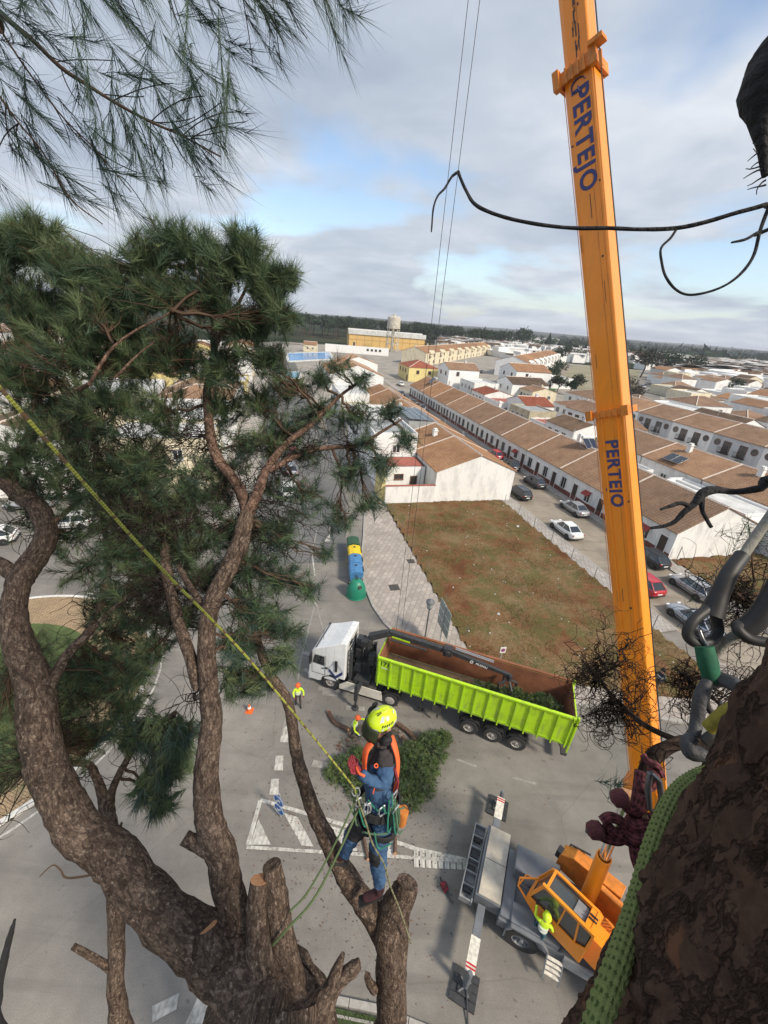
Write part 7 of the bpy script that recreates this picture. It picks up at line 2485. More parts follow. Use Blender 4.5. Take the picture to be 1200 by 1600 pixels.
# ---- overhead spray of long needles at the top left (its own branch of a nearer pine)
oF, tF = oC, tC
skF = []
limb(tF, oF, [((.64, .12, 23.4), .05), ((-.1, -.1, 23.3), .04), ((-1.0, .25, 22.8), .03), (-60, -50, 1.4, 14), (0, 20, 1.4, 11), (50, 62, 1.4, 9.5), (95, 105, 1.4, 8), (140, 135, 1.4, 7), (185, 163, 1.4, 6), (235, 190, 1.4, 5), (285, 212, 1.4, 4), (345, 245, 1.4, 3)], name='overhead_branch', n=10, m=m_twigb, extra=skF)
limb(tF, oF, [(-60, -50, 1.4, 9), (-20, -42, 1.4, 9), (120, -60, 1.4, 8), (280, -70, 1.4, 7), (420, -60, 1.4, 6), (520, -40, 1.4, 5)], name='branch', n=8, m=m_twigb, extra=skF)
limb(tF, oF, [(-10, 12, 1.4, 5), (0, 45, 1.4, 5), (50, 120, 1.4, 4), (100, 185, 1.4, 3.5), (150, 235, 1.4, 3), (205, 300, 1.4, 2.2)], name='branch', n=6, m=m_twigb, extra=skF)
limb(tF, oF, [(-50, -35, 1.4, 6), (-40, 40, 1.4, 5), (-30, 100, 1.4, 5), (20, 180, 1.4, 4), (65, 235, 1.4, 3.5), (110, 310, 1.4, 3), (160, 350, 1.4, 2.2)], name='branch', n=6, m=m_twigb, extra=skF)
spr = [(40, 30), (90, 20), (140, 50), (190, 20), (235, 70), (180, 95), (280, 40), (300, 95), (335, 30), (360, 60), (400, 20), (430, 60), (460, 25), (480, 60), (515, 10), (525, 55), (545, 30), (270, 130), (320, 150), (345, 160), (370, 175), (300, 185), (260, 195),
       (225, 150), (60, 80), (20, 70), (110, 100), (30, 140), (75, 150), (130, 170), (60, 205), (110, 230), (145, 245), (170, 255), (20, 240), (205, 230), (235, 250), (270, 262), (300, 262), (345, 258), (320, 280), (350, 205), (385, 190), (150, 300), (190, 310), (120, 330), (230, 330), (60, 10), (240, 10),
       (10, 15), (120, 0), (210, 40), (330, 0), (380, -10), (445, -5), (255, 285), (215, 270), (300, 230), (355, 235), (80, 290), (160, 200), (10, 190), (45, 260), (500, -20), (560, 5), (395, 100), (440, 110), (0, 110), (0, 300)]
PT, DR, polys = [], [], []
rg_ = np.random.default_rng(77)
SKF = np.array([s[0] for s in skF])
for (x_, y_) in spr:
    p = np.array(dp(x_, y_, 1.4 + rg_.uniform(-.12, .12)))
    q = SKF[np.argmin(np.linalg.norm(SKF - np.array(dp(x_ - 40, y_ - 55, 1.4)), axis=1))]
    d = np.array(dp(x_ + 34 + rg_.uniform(-26, 26), y_ + 60, 1.4)) - np.array(dp(x_, y_, 1.4))
    c = (p + q) / 2 - d * .1 + rg_.normal(size=3) * .02
    polys.append((bez(q, c, p, 8), .0022, .0016))
    for g in range(2):
        PT.append(p + rg_.normal(size=3) * .022 + unit(d) * g * -.05)
        DR.append(d + rg_.normal(size=3) * .04)
v, t, mi = tufts(PT, DR, .15, 54, .0010, spread=(.04, .5), seed=5, nm=2, lenvar=.35)
o = mesh_np('needles', v - np.array(oF), t, [m_n2, m_n5], tF, mi=mi)
o['kind'] = 'stuff'
v, t = twigs(polys)
o = mesh_np('twigs', v - np.array(oF), t, m_twig, tF)
o['kind'] = 'stuff'

# ---- felled pine tops on the road beside the lorry, and the load in the trailer
m_ng = mat('needle_cut_green', (0.11, 0.165, 0.05), .7, var=.25, scale=3, spec=.2)


def heap(name, label, cat, loc, rz, blobs, length, n, width, mats, logs=(), seed=1, kindl='pile'):
    t = thing(name, label, cat, loc, rz)
    rg = np.random.default_rng(seed)
    P, D, PL = [], [], []
    for cx_, cy_, cz_, rx_, ry_, rz_, k in blobs:
        u = unit(rg.normal(size=(k, 3))) * rg.uniform(.2, 1, (k, 1)) ** .4
        u[:, 2] = np.abs(u[:, 2])
        p = np.array([cx_, cy_, cz_]) + u * np.array([rx_, ry_, rz_])
        P.append(p)
        D.append(u + rg.normal(size=(k, 3)) * .5 + np.array([0, 0, .3]))
        for q in range(k // 14):
            PL.append((bez(np.array([cx_, cy_, cz_ + .05]), np.array([cx_, cy_, cz_ + rz_ * .3]) + rg.normal(size=3) * .3, p[q], 6), .02, .006))
    v, tt, mi = tufts(np.concatenate(P), np.concatenate(D), length, n, width, spread=(.1, 1.3), seed=seed, nm=len(mats))
    o = mesh_np('foliage', v, tt, mats, t, mi=mi)
    o['kind'] = 'stuff'
    if PL:
        v, tt = twigs(PL)
        o = mesh_np('twigs', v, tt, m_twigb, t)
        o['kind'] = 'stuff'
    return t


bp_ = at(625, 1215)
hp = heap('cut_branches', 'heap of felled green pine tops lying on the road behind the climber', 'branch pile', (bp_.x, bp_.y, 0), 0,
          [(-2.9, .0, .05, 1.0, .9, .6, 260), (-2.2, .5, .05, 1.0, .9, .75, 260), (-1.7, -.7, .05, 1.1, .8, .7, 260), (-1.7, .3, .05, 1.1, .9, .85, 260), (-.6, .2, .05, 1.2, 1.0, .9, 330), (.6, .9, .05, 1.1, .9, 1.0, 330), (1.7, 1.6, .05, 1.0, .9, 1.0, 300), (2.3, 2.2, .05, .7, .6, .7, 130), (.3, -.9, .05, 1.0, .9, .7, 260), (1.0, -.3, .05, .9, .9, .8, 240), (1.3, .6, .05, .9, .7, .8, 200)],
          .17, 26, .011, [m_ng, m_n1, m_n3, m_ng, m_n3], seed=51)
heap('brushwood', 'brown twiggy brushwood scattered round the ground worker beside the pine tops', 'branch pile', (bp_.x - 1.9, bp_.y + 2.0, 0), 0,
     [(0, 0, .02, 1.3, 1.1, .5, 160), (1.2, .4, .02, 1.0, .9, .45, 120), (-.9, -.6, .02, .7, .7, .25, 50)], .14, 9, .008, [gm3, m_twigb, m_n1], seed=52)
# pale cut butts and logs
def log(pts, w, label, z=.1):
    a = [at(x, y, z) for x, y in pts]
    c = sum(a, Vector()) / len(a)
    c.z = 0
    t = thing('cut_log', label, 'log', c)
    q, r = smooth_path(a, [w] * len(a), 4)
    MB(c).tube(q, r, 9, cap=False).build('bark', bk_red, t, smooth=True)
    mb_ = MB(c)
    for i in (0, -1):
        d = (q[1] - q[0]) if i == 0 else (q[-2] - q[-1])
        rot = d.to_track_quat('Z', 'Y').to_matrix()
        mb_.lathe([(w * .98, -.012), (w * .98, .02)], q[i], rot, 12)
    mb_.build('cut_face', m_cut, t)
    return t


log([(513, 1112), (522, 1128), (545, 1140)], .12, 'curved grey log lying left of the ground worker', .12)
log([(566, 1300), (571, 1322), (575, 1343)], .07, 'thin pale cut pole lying on the hatched island, left of the boot')
log([(608, 1290), (617, 1310), (617, 1334)], .08, 'crooked reddish log lying on the hatched island right of the climber')
log([(620, 1130), (640, 1145), (655, 1165)], .13, 'grey split log lying on the far side of the pine tops', .15)
log([(628, 1150), (648, 1172), (668, 1180)], .10, 'second pale log beside the split one under the pine tops', .3)
# load in the trailer
m_load = mat('needle_load', (0.045, 0.075, 0.028), .8, var=.3, scale=3, spec=.2)
ld = heap('trailer_load', 'green pine cuttings and brown brushwood loaded in the rear of the lime trailer', 'branch load', tl.location, R(163.3),
          [(-2.3, 0, Z0 + .25, 1.3, 1.05, 1.15, 520), (-.8, 0, Z0 + .2, 1.3, 1.05, 1.0, 440), (.8, 0, Z0 + .1, 1.2, 1.0, .75, 280)], .16, 24, .010, [m_load, m_n1, m_ng], seed=55)
heap('trailer_load', 'brown earth and thin brushwood loaded in the front of the lime trailer', 'branch load', tl.location, R(163.3),
     [(2.2, 0, Z0 + .02, 1.3, .95, .4, 130), (4.0, .0, Z0 + .02, 1.5, .95, .3, 100)], .2, 7, .009, [gm3, m_twigb, m_load, m_twig], seed=56)

# ---- scattered needles and bark crumbs on the road
rg_ = np.random.default_rng(90)
k = 2600
xy = np.c_[rg_.normal(.2, 2.6, k), rg_.normal(12.5, 3.2, k)]
cr_ = np.zeros((k, 3, 3))
a = rg_.uniform(0, 6.28, k)
s_ = rg_.uniform(.015, .05, k)
for j in range(3):
    cr_[:, j, 0] = xy[:, 0] + np.cos(a + j * 2.1) * s_
    cr_[:, j, 1] = xy[:, 1] + np.sin(a + j * 2.1) * s_ * .6
    cr_[:, j, 2] = .022 + (j == 2) * .02
o = mesh_np('bark_crumbs', cr_.reshape(-1, 3), np.arange(k * 3).reshape(-1, 3), [m_twigb, m_twig, gm3], mi=rg_.integers(0, 3, k))
o['kind'] = 'stuff'

# ---- far trees
m_f1 = mat('far_leaf_dark', (0.028, 0.044, 0.026), 1, var=.3, scale=.6, spec=.1)
m_f2 = mat('far_leaf_mid', (0.042, 0.062, 0.032), 1, var=.3, scale=.6, spec=.1)
m_f3 = mat('far_leaf_bare', (0.085, 0.07, 0.055), 1, var=.3, scale=.6, spec=.1)


def cloud(c, r, k, s, rg, squash=.6, lumps=9):
    """leaf clumps over a lumpy crown"""
    L = unit(rg.normal(size=(lumps, 3))) * .55
    L[:, 2] = np.abs(L[:, 2]) * .8
    li = rg.integers(0, lumps, k)
    u = L[li] + unit(rg.normal(size=(k, 3))) * rg.uniform(.25, .5, (k, 1))
    p = np.array(c) + u * np.array([r, r, r * squash])
    a, b = rg.normal(size=(k, 3)) * s, rg.normal(size=(k, 3)) * s
    return np.stack([p, p + a, p + b], 1).reshape(-1, 3)


def far_tree(x, y, h, r, label, k=500, s=.5, mats=None, squash=.6, group='trees in the far town', name='umbrella_pine', seed=0, cz=None):
    t = thing(name, label, 'tree', (x, y, 0), 0, group)
    rg = np.random.default_rng(seed)
    MB().tube([(0, 0, -.3), (.1 * r, 0, h * .35), (.05 * r, .05 * r, h * .8)], [h * .03, h * .024, h * .014], 6).build('trunk', m_twigb, t)
    v = cloud((0, 0, cz or (h - r * squash * .6)), r, k, s, rg, squash)
    mesh_np('crown', v, np.arange(len(v)).reshape(-1, 3), mats or [m_f1, m_f2], t, mi=rg.integers(0, 2, len(v) // 3))
    return t


rf = random.Random(17)
sd_ = 200
for k in range(78):
    px_ = rf.uniform(430, 790)
    r0_ = ray(px_, 500)
    az_ = math.atan2(r0_.x, r0_.y)
    ds_ = rf.uniform(415, 640) if px_ < 660 else rf.uniform(480, 760)
    p = Vector((math.sin(az_) * ds_, math.cos(az_) * ds_, 0))
    sd_ += 1
    far_tree(p.x, p.y, rf.uniform(14, 19), rf.uniform(9, 13), 'umbrella pine in the dark wood beyond the ochre hall', 420, 1.3, group='umbrella pines of the wood beyond the hall', seed=sd_, squash=.5)
for (px_, py_, h, r, lab, mt) in (
        (812, 548, 24, 17, 'big dark round tree standing alone left of the boom on the horizon', None), (884, 563, 15, 8, 'dark bushy tree left of the boom above the white terrace', None), (868, 566, 12, 8, 'second dark bushy tree just left of the boom', None), (903, 566, 11, 8, 'dark tree touching the left edge of the boom', None),
        (1000, 590, 16, 12, 'grey bare tree right of the boom', [m_f3, m_f1]), (1045, 588, 15, 12, 'broad dark tree behind the white houses right of the boom', None), (1080, 586, 15, 10, 'dark cypress like tree on the right of the dark group', None), (1022, 578, 16, 10, 'tall dark tree above the car park', None),
        (1140, 618, 8, 6, 'dark tree with reddish roof beside it near the right edge', None), (1165, 585, 10, 7, 'dark tree near the right edge', None), (640, 543, 9, 4.5, 'round green bush beside the water tower', [m_f2, m_n3]), (889, 618, 7, 2.2, 'small dark cypress in the little park', None),
        (860, 590, 5, 5, 'low dark tree by the parked cars of the white terrace', None), (852, 597, 5, 5, 'second low dark tree by the parked cars', None), (873, 582, 6, 6, 'third low dark tree by the parked cars', None), (870, 612, 6, 4, 'thin bare tree on the park lawn', [m_f3, m_f2]), (900, 608, 6, 4, 'second thin bare tree on the park lawn', [m_f3, m_f2]),
        (975, 612, 6, 6, 'brown bare tree right beside the boom', [m_f3, m_f3]), (988, 625, 5, 4, 'another brown bare tree right of the boom', [m_f3, m_f3])):
    p = at(px_, py_)
    sd_ += 1
    far_tree(p.x, p.y, h, r, lab, 700, .45 * max(1, r / 6), mt, .75 if h > 10 else .8, seed=sd_, name='town_tree', cz=h * .55)
# scrubby tree belts on the plain, one mass
vs_, mi_ = [], []
rg_ = np.random.default_rng(8)
for k in range(420):
    px_ = rf.uniform(560, 1210)
    p = at(px_, rf.uniform(522, 542) + max(0, px_ - 700) * .06)
    if p.y < 200 or p.length > 5200 or p.length < 620:
        continue
    r = rf.uniform(8, 20) * (1 + p.length / 2500)
    v = cloud((p.x, p.y, 2), r, 60, r * .22, rg_, .35, 5)
    vs_.append(v)
vs_ = np.concatenate(vs_)
o = mesh_np('scrub_belts', vs_, np.arange(len(vs_)).reshape(-1, 3), [m_f1, m_f2], mi=rg_.integers(0, 2, len(vs_) // 3))
o['kind'] = 'stuff'

# ================================================================ PEOPLE
def skin_body(name, V, Ed, mats, par, org, root, sub=2, mat_fn=None, fold=0):
    """V: key -> (point, radius); Ed: (a, b, material index). One continuous skinned surface."""
    keys = list(V)
    ix = {k: i for i, k in enumerate(keys)}
    me = bpy.data.meshes.new('tmp')
    me.from_pydata([tuple(Vector(V[k][0]) - Vector(org)) for k in keys], [(ix[a], ix[b]) for a, b, _ in Ed], [])
    o = bpy.data.objects.new('tmp', me)
    COL.objects.link(o)
    sk = o.modifiers.new('skin', 'SKIN')
    sk.use_smooth_shade = True
    sk.branch_smoothing = .6
    for i, k in enumerate(keys):
        r = V[k][1]
        me.skin_vertices[0].data[i].radius = (r, r) if isinstance(r, (int, float)) else r
        me.skin_vertices[0].data[i].use_root = (k == root)
    ss = o.modifiers.new('sub', 'SUBSURF')
    ss.levels = ss.render_levels = sub
    dg = bpy.context.evaluated_depsgraph_get()
    dg.update()
    ev = o.evaluated_get(dg)
    nm = bpy.data.meshes.new_from_object(ev)
    bpy.data.objects.remove(o)
    nm.materials.clear()
    for m in mats:
        nm.materials.append(m)
    segs = [(Vector(V[a][0]) - Vector(org), Vector(V[b][0]) - Vector(org), i) for a, b, i in Ed]
    for f in nm.polygons:
        c = f.center
        best, bi = 1e9, 0
        for a, b, i in segs:
            ab = b - a
            t = max(0, min(1, (c - a).dot(ab) / max(ab.dot(ab), 1e-9)))
            d = (c - a - ab * t).length
            if d < best:
                best, bi = d, i
        f.material_index = bi
        f.use_smooth = True
    if mat_fn:
        for f in nm.polygons:
            r = mat_fn(f.center, f.material_index)
            if r is not None:
                f.material_index = r
    if fold:                                   # creases of the cloth
        skin_v = set(i for f in nm.polygons if f.material_index in (0, 3) for i in f.vertices)
        for v in nm.vertices:
            if v.index not in skin_v:
                c = v.co
                w_ = noise.noise(c * 4) * 2.5
                v.co += v.normal * fold * (noise.noise(Vector((c.x * 9 + w_, c.y * 9, c.z * 22 + w_ * 2))) + .6 * noise.noise(c * 34))
    return link(name, nm, par)


def frame_of(fwd, up):
    f = Vector(fwd).normalized()
    u = Vector(up)
    u = (u - f * u.dot(f)).normalized()
    s = u.cross(f)          # left
    return Matrix((f, s, u)).transposed()


def hand(mb, wrist, dirn, palm_n, size=1.0, curl=.5):
    """palm and five bent fingers of their own lengths"""
    d = Vector(dirn).normalized()
    n_ = Vector(palm_n)
    n_ = (n_ - d * n_.dot(d)).normalized()
    s = d.cross(n_)
    L = .085 * size
    w = Vector(wrist)
    mb.tube([w, w + d * L * .3, w + d * L * .75, w + d * L], [.024 * size, .032 * size, .038 * size, .034 * size], 8, flat=.6)
    for k, (off, ln) in enumerate(((-.030, .060), (-.010, .074), (.010, .078), (.029, .070))):
        b = w + d * L + s * off * size
        p, q = [b - d * .012], d.copy()
        for j in range(3):
            q = (q + n_ * curl).normalized()
            p.append(p[-1] + q * ln * size * (.44, .32, .26)[j])
        mb.tube(p, [.0095 * size, .009 * size, .0082 * size, .0065 * size], 6)
    b = w + d * L * .3 - s * .03 * size
    mb.tube([b, b + (d * .6 - s * .6) .normalized() * .03 * size, b + (d * .8 - s * .3 + n_ * .4).normalized() * .058 * size], [.013 * size, .011 * size, .008 * size], 6)


m_skin = mat('skin', (0.42, 0.22, 0.15), .55, var=.08, scale=12)
m_hivis = mat('hivis_yellow', (0.62, 0.85, 0.03), .6, var=.08, scale=10)
m_hivisg = mat('hivis_green', (0.25, 0.75, 0.05), .6, var=.08, scale=10)
m_hor = mat('vest_orange', (0.85, 0.13, 0.03), .6, var=.08, scale=20)
m_blue = mat('workwear_blue', (0.030, 0.075, 0.155), .85, col2=(0.05, 0.11, 0.21), scale=9, bump=.6, bscale=18)
m_dkj = mat('jacket_dark', (0.035, 0.028, 0.028), .85, var=.25, scale=9, bump=.5, bscale=18)
m_boot = mat('boot_maroon', (0.055, 0.018, 0.022), .7, var=.3, scale=20)
m_sole = mat('boot_sole', (0.02, 0.02, 0.02), .8, var=.2)
m_glove = mat('glove_red', (0.22, 0.02, 0.03), .8, var=.2)
m_gloveb = mat('glove_black', (0.03, 0.03, 0.03), .8, var=.2)
m_ref = mat('reflective_tape', (0.55, 0.56, 0.57), .4, var=.05)
m_hmy = mat('helmet_yellow', (0.62, 0.80, 0.02), .3, var=.05, coat=.4)
m_hmo = mat('helmet_orange', (0.85, 0.12, 0.02), .35, var=.05, coat=.3)
m_mesh = mat('visor_mesh', (0.025, 0.035, 0.012), .7, var=.3, scale=90)
m_strap = mat('strap_black', (0.018, 0.018, 0.02), .8, var=.2)
m_rgreen = mat('rope_green', (0.055, 0.13, 0.075), .85, col2=(0.12, 0.19, 0.10), scale=60, bump=.5, bscale=200)
m_rope2 = mat('rope_teal', (0.02, 0.16, 0.10), .8, var=.3, scale=50)
m_bag = mat('bag_orange', (0.50, 0.17, 0.03), .7, var=.2)
m_jean = mat('trousers_teal', (0.03, 0.11, 0.14), .9, var=.2)
m_brn = mat('trousers_brown', (0.07, 0.05, 0.045), .9, var=.2)


def fat(pts, r0):
    return pts


# ---- the climber
cl0 = dp(588, 1400, 3.66)
cl = thing('person', 'climber in blue workwear and yellow helmet standing on the sawn trunk, roped up, looking left', 'person', cl0)
P_ = lambda x, y, d: dp(x, y, d)
V = {
    'pelvis': (P_(592, 1262, 3.40), .15), 'waist': (P_(592, 1238, 3.37), .15), 'belly': (P_(591, 1215, 3.35), .165), 'chest': (P_(593, 1190, 3.33), .168), 'collar': (P_(598, 1168, 3.32), (.085, .13)), 'neck': (P_(598, 1156, 3.315), .058),
    'jaw': (P_(589, 1143, 3.30), .068), 'skull': (P_(596, 1124, 3.28), .104), 'crown': (P_(601, 1112, 3.27), .078), 'chin': (P_(578, 1151, 3.30), .032),
    'shN': (P_(601, 1176, 3.20), .074), 'umN': (P_(602, 1196, 3.16), .070), 'elN': (P_(601, 1228, 3.13), .066), 'foN': (P_(580, 1220, 3.11), .052), 'wrN': (P_(563, 1208, 3.12), .034),
    'shF': (P_(594, 1176, 3.47), .062), 'elF': (P_(575, 1220, 3.50), .052), 'wrF': (P_(556, 1196, 3.36), .034),
    'hipN': (P_(600, 1276, 3.34), .112), 'thN': (P_(597, 1303, 3.39), .088), 'knN': (P_(590, 1332, 3.45), .080), 'caN': (P_(592, 1356, 3.51), .070), 'anN': (P_(592, 1380, 3.57), .058), 'heN': (P_(594, 1392, 3.60), .045), 'miN': (P_(582, 1399, 3.62), .044), 'toN': (P_(567, 1404, 3.63), .036),
    'hipF': (P_(582, 1274, 3.47), .108), 'thF': (P_(567, 1286, 3.53), .098), 'knF': (P_(552, 1300, 3.60), .078), 'caF': (P_(545, 1318, 3.68), .066), 'anF': (P_(538, 1334, 3.75), .048), 'toF': (P_(526, 1340, 3.78), .038), 'heF': (P_(541, 1342, 3.79), .040),
}
SK, DKJ, BLU, BT, BLK = 0, 1, 2, 3, 4
Ed = [('pelvis', 'waist', BLU), ('waist', 'belly', BLU), ('belly', 'chest', DKJ), ('chest', 'collar', DKJ), ('collar', 'neck', DKJ), ('neck', 'jaw', SK), ('jaw', 'skull', SK), ('skull', 'crown', SK), ('jaw', 'chin', SK),
      ('chest', 'shN', DKJ), ('shN', 'umN', DKJ), ('umN', 'elN', BLU), ('elN', 'foN', BLU), ('foN', 'wrN', BLU), ('chest', 'shF', DKJ), ('shF', 'elF', BLU), ('elF', 'wrF', BLU),
      ('pelvis', 'hipN', BLU), ('hipN', 'thN', BLU), ('thN', 'knN', BLU), ('knN', 'caN', BLU), ('caN', 'anN', BLU), ('anN', 'heN', BT), ('heN', 'miN', BT), ('miN', 'toN', BT),
      ('pelvis', 'hipF', BLU), ('hipF', 'thF', BLK), ('thF', 'knF', BLK), ('knF', 'caF', BLU), ('caF', 'anF', BLU), ('anF', 'heF', BT), ('anF', 'toF', BT)]
kn_ = V['knN'][0] - cl0


def mfn(c, i):
    if i == BLU and (c - kn_).length < .105 and c.x < kn_.x + .02:
        return BLK
    return None


skin_body('body', V, Ed, [m_skin, m_dkj, m_blue, m_boot, m_strap], cl, cl0, 'pelvis', sub=3, mat_fn=mfn, fold=.017)
L_ = lambda v: Vector(v) - cl0
gm = MB()
hand(gm, L_(V['wrN'][0]), P_(551, 1196, 3.16) - V['wrN'][0], (0, .3, 1), 1.0, .55)
hand(gm, L_(V['wrF'][0]), P_(552, 1186, 3.3) - V['wrF'][0], (0, -.6, .6), 1.0, .6)
gm.build('glove', m_glove, cl, smooth=True)
# soles
sb_ = MB()
for a, b in (('heN', 'toN'), ('heF', 'toF')):
    p, q = L_(V[a][0]), L_(V[b][0])
    d = (q - p)
    sb_.bar(p - d * .15 + Vector((0, 0, -.045)), q + d * .22 + Vector((0, 0, -.038)), .088, .022)
sb_.build('boot_sole', m_sole, cl, bevel=.006)
# head gear: frame follows the bowed head
hc = L_(P_(597, 1122, 3.28))
upH = (L_(P_(603, 1100, 3.16)) - L_(P_(590, 1146, 3.33))).normalized()
fwH = (L_(P_(560, 1133, 3.18)) - hc)
FH = frame_of(fwH, upH)
HR = .105


def shell(prof_fn, n=28, m=12, r=HR):
    vs_, fs_ = [], []
    for i in range(m + 1):
        ph = math.pi / 2 * i / m
        for k in range(n):
            th_ = 2 * math.pi * k / n
            vs_.append(prof_fn(th_, ph))
    for i in range(m):
        for k in range(n):
            fs_.append((i * n + k, i * n + (k + 1) % n, (i + 1) * n + (k + 1) % n, (i + 1) * n + k))
    return vs_, fs_


def hshell(th_, ph):
    x = math.cos(th_) * math.cos(ph)
    y = math.sin(th_) * math.cos(ph)
    z = math.sin(ph)
    rid = .006 * max(0, math.cos(y * 18)) * z
    low = -.035 * math.cos(th_) * (1 - ph / 1.57) - .02
    return hc + FH @ Vector((x * (HR * 1.16), y * (HR * .95), z * (HR * .98) + rid + low))


vs_, fs_ = shell(hshell)
hm = MB().add(vs_, fs_).build('helmet', m_hmy, cl, smooth='all')
so = hm.modifiers.new('t', 'SOLIDIFY')
so.thickness = .012
# grey reflective bands, vents, marks, ear cup pivot
bm_ = MB()
for (t0, t1, p0, p1) in ((2.6, 3.05, .45, .95), (.9, 1.25, .75, 1.15), (1.2, 1.75, .12, .34), (2.05, 2.5, .10, .30), (.55, .95, .1, .26)):
    g = [hshell(t, p) for t, p in ((t0, p0), (t1, p0), (t1, p1), (t0, p1))]
    g = [hc + (q - hc) * 1.03 for q in g]
    bm_.add(g, [(0, 1, 2, 3)])
    g2 = [hshell(-t, p) for t, p in ((t0, p0), (t1, p0), (t1, p1), (t0, p1))]
    bm_.add([hc + (q - hc) * 1.03 for q in g2], [(3, 2, 1, 0)])
bm_.build('reflective_patch', m_ref, hm)
vm_ = MB()
for k in range(6):
    t0 = 1.15 + k * .16
    for sg_ in (1, -1):
        g = [hshell(sg_ * t, p) for t, p in ((t0, .42), (t0 + .09, .40), (t0 + .13, .56), (t0 + .05, .60))]
        g = [hc + (q - hc) * 1.035 for q in g]
        vm_.add(g, [(0, 1, 2, 3) if sg_ > 0 else (3, 2, 1, 0)])
for k in range(2):
    g = [hshell(t, p) for t, p in ((-.2 + k * .3, 1.05), (.0 + k * .3, 1.05), (.05 + k * .3, 1.35), (-.15 + k * .3, 1.35))]
    vm_.add([hc + (q - hc) * 1.035 for q in g], [(0, 1, 2, 3)])
vm_.build('vent', m_strap, hm)
for sg_ in (1, -1):
    c_ = hc + FH @ Vector((.0, sg_ * .128, -.005))
    rt = FH @ Matrix.Rotation(-sg_ * math.pi / 2, 3, 'X')
    MB().lathe([(.005, .0), (.026, .0), (.026, .012), (.005, .016)], c_, rt, 16).build('pivot', m_strap, hm)
    MB().lathe([(.03, -.02), (.045, 0), (.045, .028), (.032, .042)], c_ + FH @ Vector((.0, -sg_ * .008, -.085)), rt, 16).build('ear_cup', m_strap, cl, smooth=True)
    MB().tube([c_ + FH @ Vector((0, 0, -.02)), c_ + FH @ Vector((.03, -sg_ * .02, -.10)), hc + FH @ Vector((.055, 0, -.18))], .007, 5).build('chin_strap', m_strap, cl)
# mesh visor, curved in front of the face
vv = []
for i in range(5):
    for k in range(9):
        th_ = R(-62 + k * 15.5)
        rr_ = HR * (1.12 + .10 * i / 4)
        vv.append(hc + FH @ Vector((rr_ * math.cos(th_) + .01, rr_ * math.sin(th_) * .92, -.01 - i * .036)))
vf = [(i * 9 + k, i * 9 + k + 1, (i + 1) * 9 + k + 1, (i + 1) * 9 + k) for i in range(4) for k in range(8)]
vz = MB().add(vv, vf).build('visor', m_mesh, cl, smooth='all')
so = vz.modifiers.new('t', 'SOLIDIFY')
so.thickness = .004
# face: nose, mouth, eyes, ear under the visor
fc = MB()
nz_ = hc + FH @ Vector((.098, 0, -.055))
fc.tube([nz_ + FH @ Vector((-.01, 0, .03)), nz_ + FH @ Vector((.016, 0, -.005)), nz_ + FH @ Vector((.0, 0, -.014))], [.008, .013, .009], 8)
for sg_ in (1, -1):
    fc.lathe([(.004, -.006), (.020, -.004), (.020, .004), (.004, .006)], hc + FH @ Vector((.0, sg_ * .086, -.05)), FH @ Matrix.Rotation(math.pi / 2, 3, 'X'), 10)
fc.build('nose_and_ears', m_skin, cl, smooth=True)
MB().box(hc + FH @ Vector((.092, 0, -.10)), (.01, .045, .010), FH).build('mouth', mat('lips', (.22, .08, .06), .6, var=0), cl)
for sg_ in (1, -1):
    MB().lathe([(.001, -.008), (.010, 0), (.001, .008)], hc + FH @ Vector((.086, sg_ * .032, -.028)), FH, 8).build('eye', m_strap, cl)
MB().tube([L_(P_(612, 1152, 3.30)), L_(P_(606, 1160, 3.24)), L_(P_(590, 1162, 3.22)), L_(P_(577, 1160, 3.28))], .014, 6).build('collar', m_strap, cl)
# orange panels on front and back of the jacket
def ribbon(name, pts, w, m, par=cl, th=.012, wn=None):
    q_, r_ = smooth_path([L_(P_(*p)) for p in pts], [1] * len(pts), 5)
    mb_ = MB()
    vs_, fs_ = [], []
    cen_ = L_(P_(594, 1205, 3.34))
    for i, p in enumerate(q_):
        t = (q_[min(i + 1, len(q_) - 1)] - q_[max(0, i - 1)]).normalized()
        out_ = (p - cen_)
        out_ = (out_ - t * out_.dot(t)).normalized()
        s_ = t.cross(out_)
        ww = w * (wn[min(len(wn) - 1, i * len(wn) // len(q_))] if wn else 1)
        vs_ += [p - s_ * ww + out_ * 0, p - s_ * ww * .6 + out_ * th, p + s_ * ww * .6 + out_ * th, p + s_ * ww]
    for i in range(len(q_) - 1):
        for k in range(3):
            fs_.append((i * 4 + k, i * 4 + k + 1, (i + 1) * 4 + k + 1, (i + 1) * 4 + k))
    o_ = mb_.add(vs_, fs_).build(name, m, par, smooth='all')
    s2 = o_.modifiers.new('t', 'SOLIDIFY')
    s2.thickness = .006
    return o_


ribbon('back_panel', [(611, 1150, 3.28), (618, 1170, 3.24), (622, 1190, 3.24), (621, 1212, 3.26), (617, 1235, 3.30)], .030, m_hor, th=.006)
ribbon('front_panel', [(580, 1160, 3.24), (572, 1172, 3.22), (569, 1188, 3.22), (569, 1204, 3.24)], .034, m_hor, th=.006)
ribbon('cuff_trim', [(556, 1198, 3.13), (561, 1208, 3.09), (570, 1213, 3.08)], .010, m_hor, th=.004)
MB().lathe([(.010, 0), (.018, 0), (.018, .006), (.010, .006)], L_(P_(588, 1196, 3.135)), frame_of((0, -1, .5), (0, 0, 1)) @ Matrix.Rotation(math.pi / 2, 3, 'Y'), 14, True).build('sleeve_badge', m_hor, cl)
MB().bar(L_(P_(585, 1232, 3.09)), L_(P_(583, 1240, 3.11)), .008, .006).build('zip_pull', m_hor, cl)
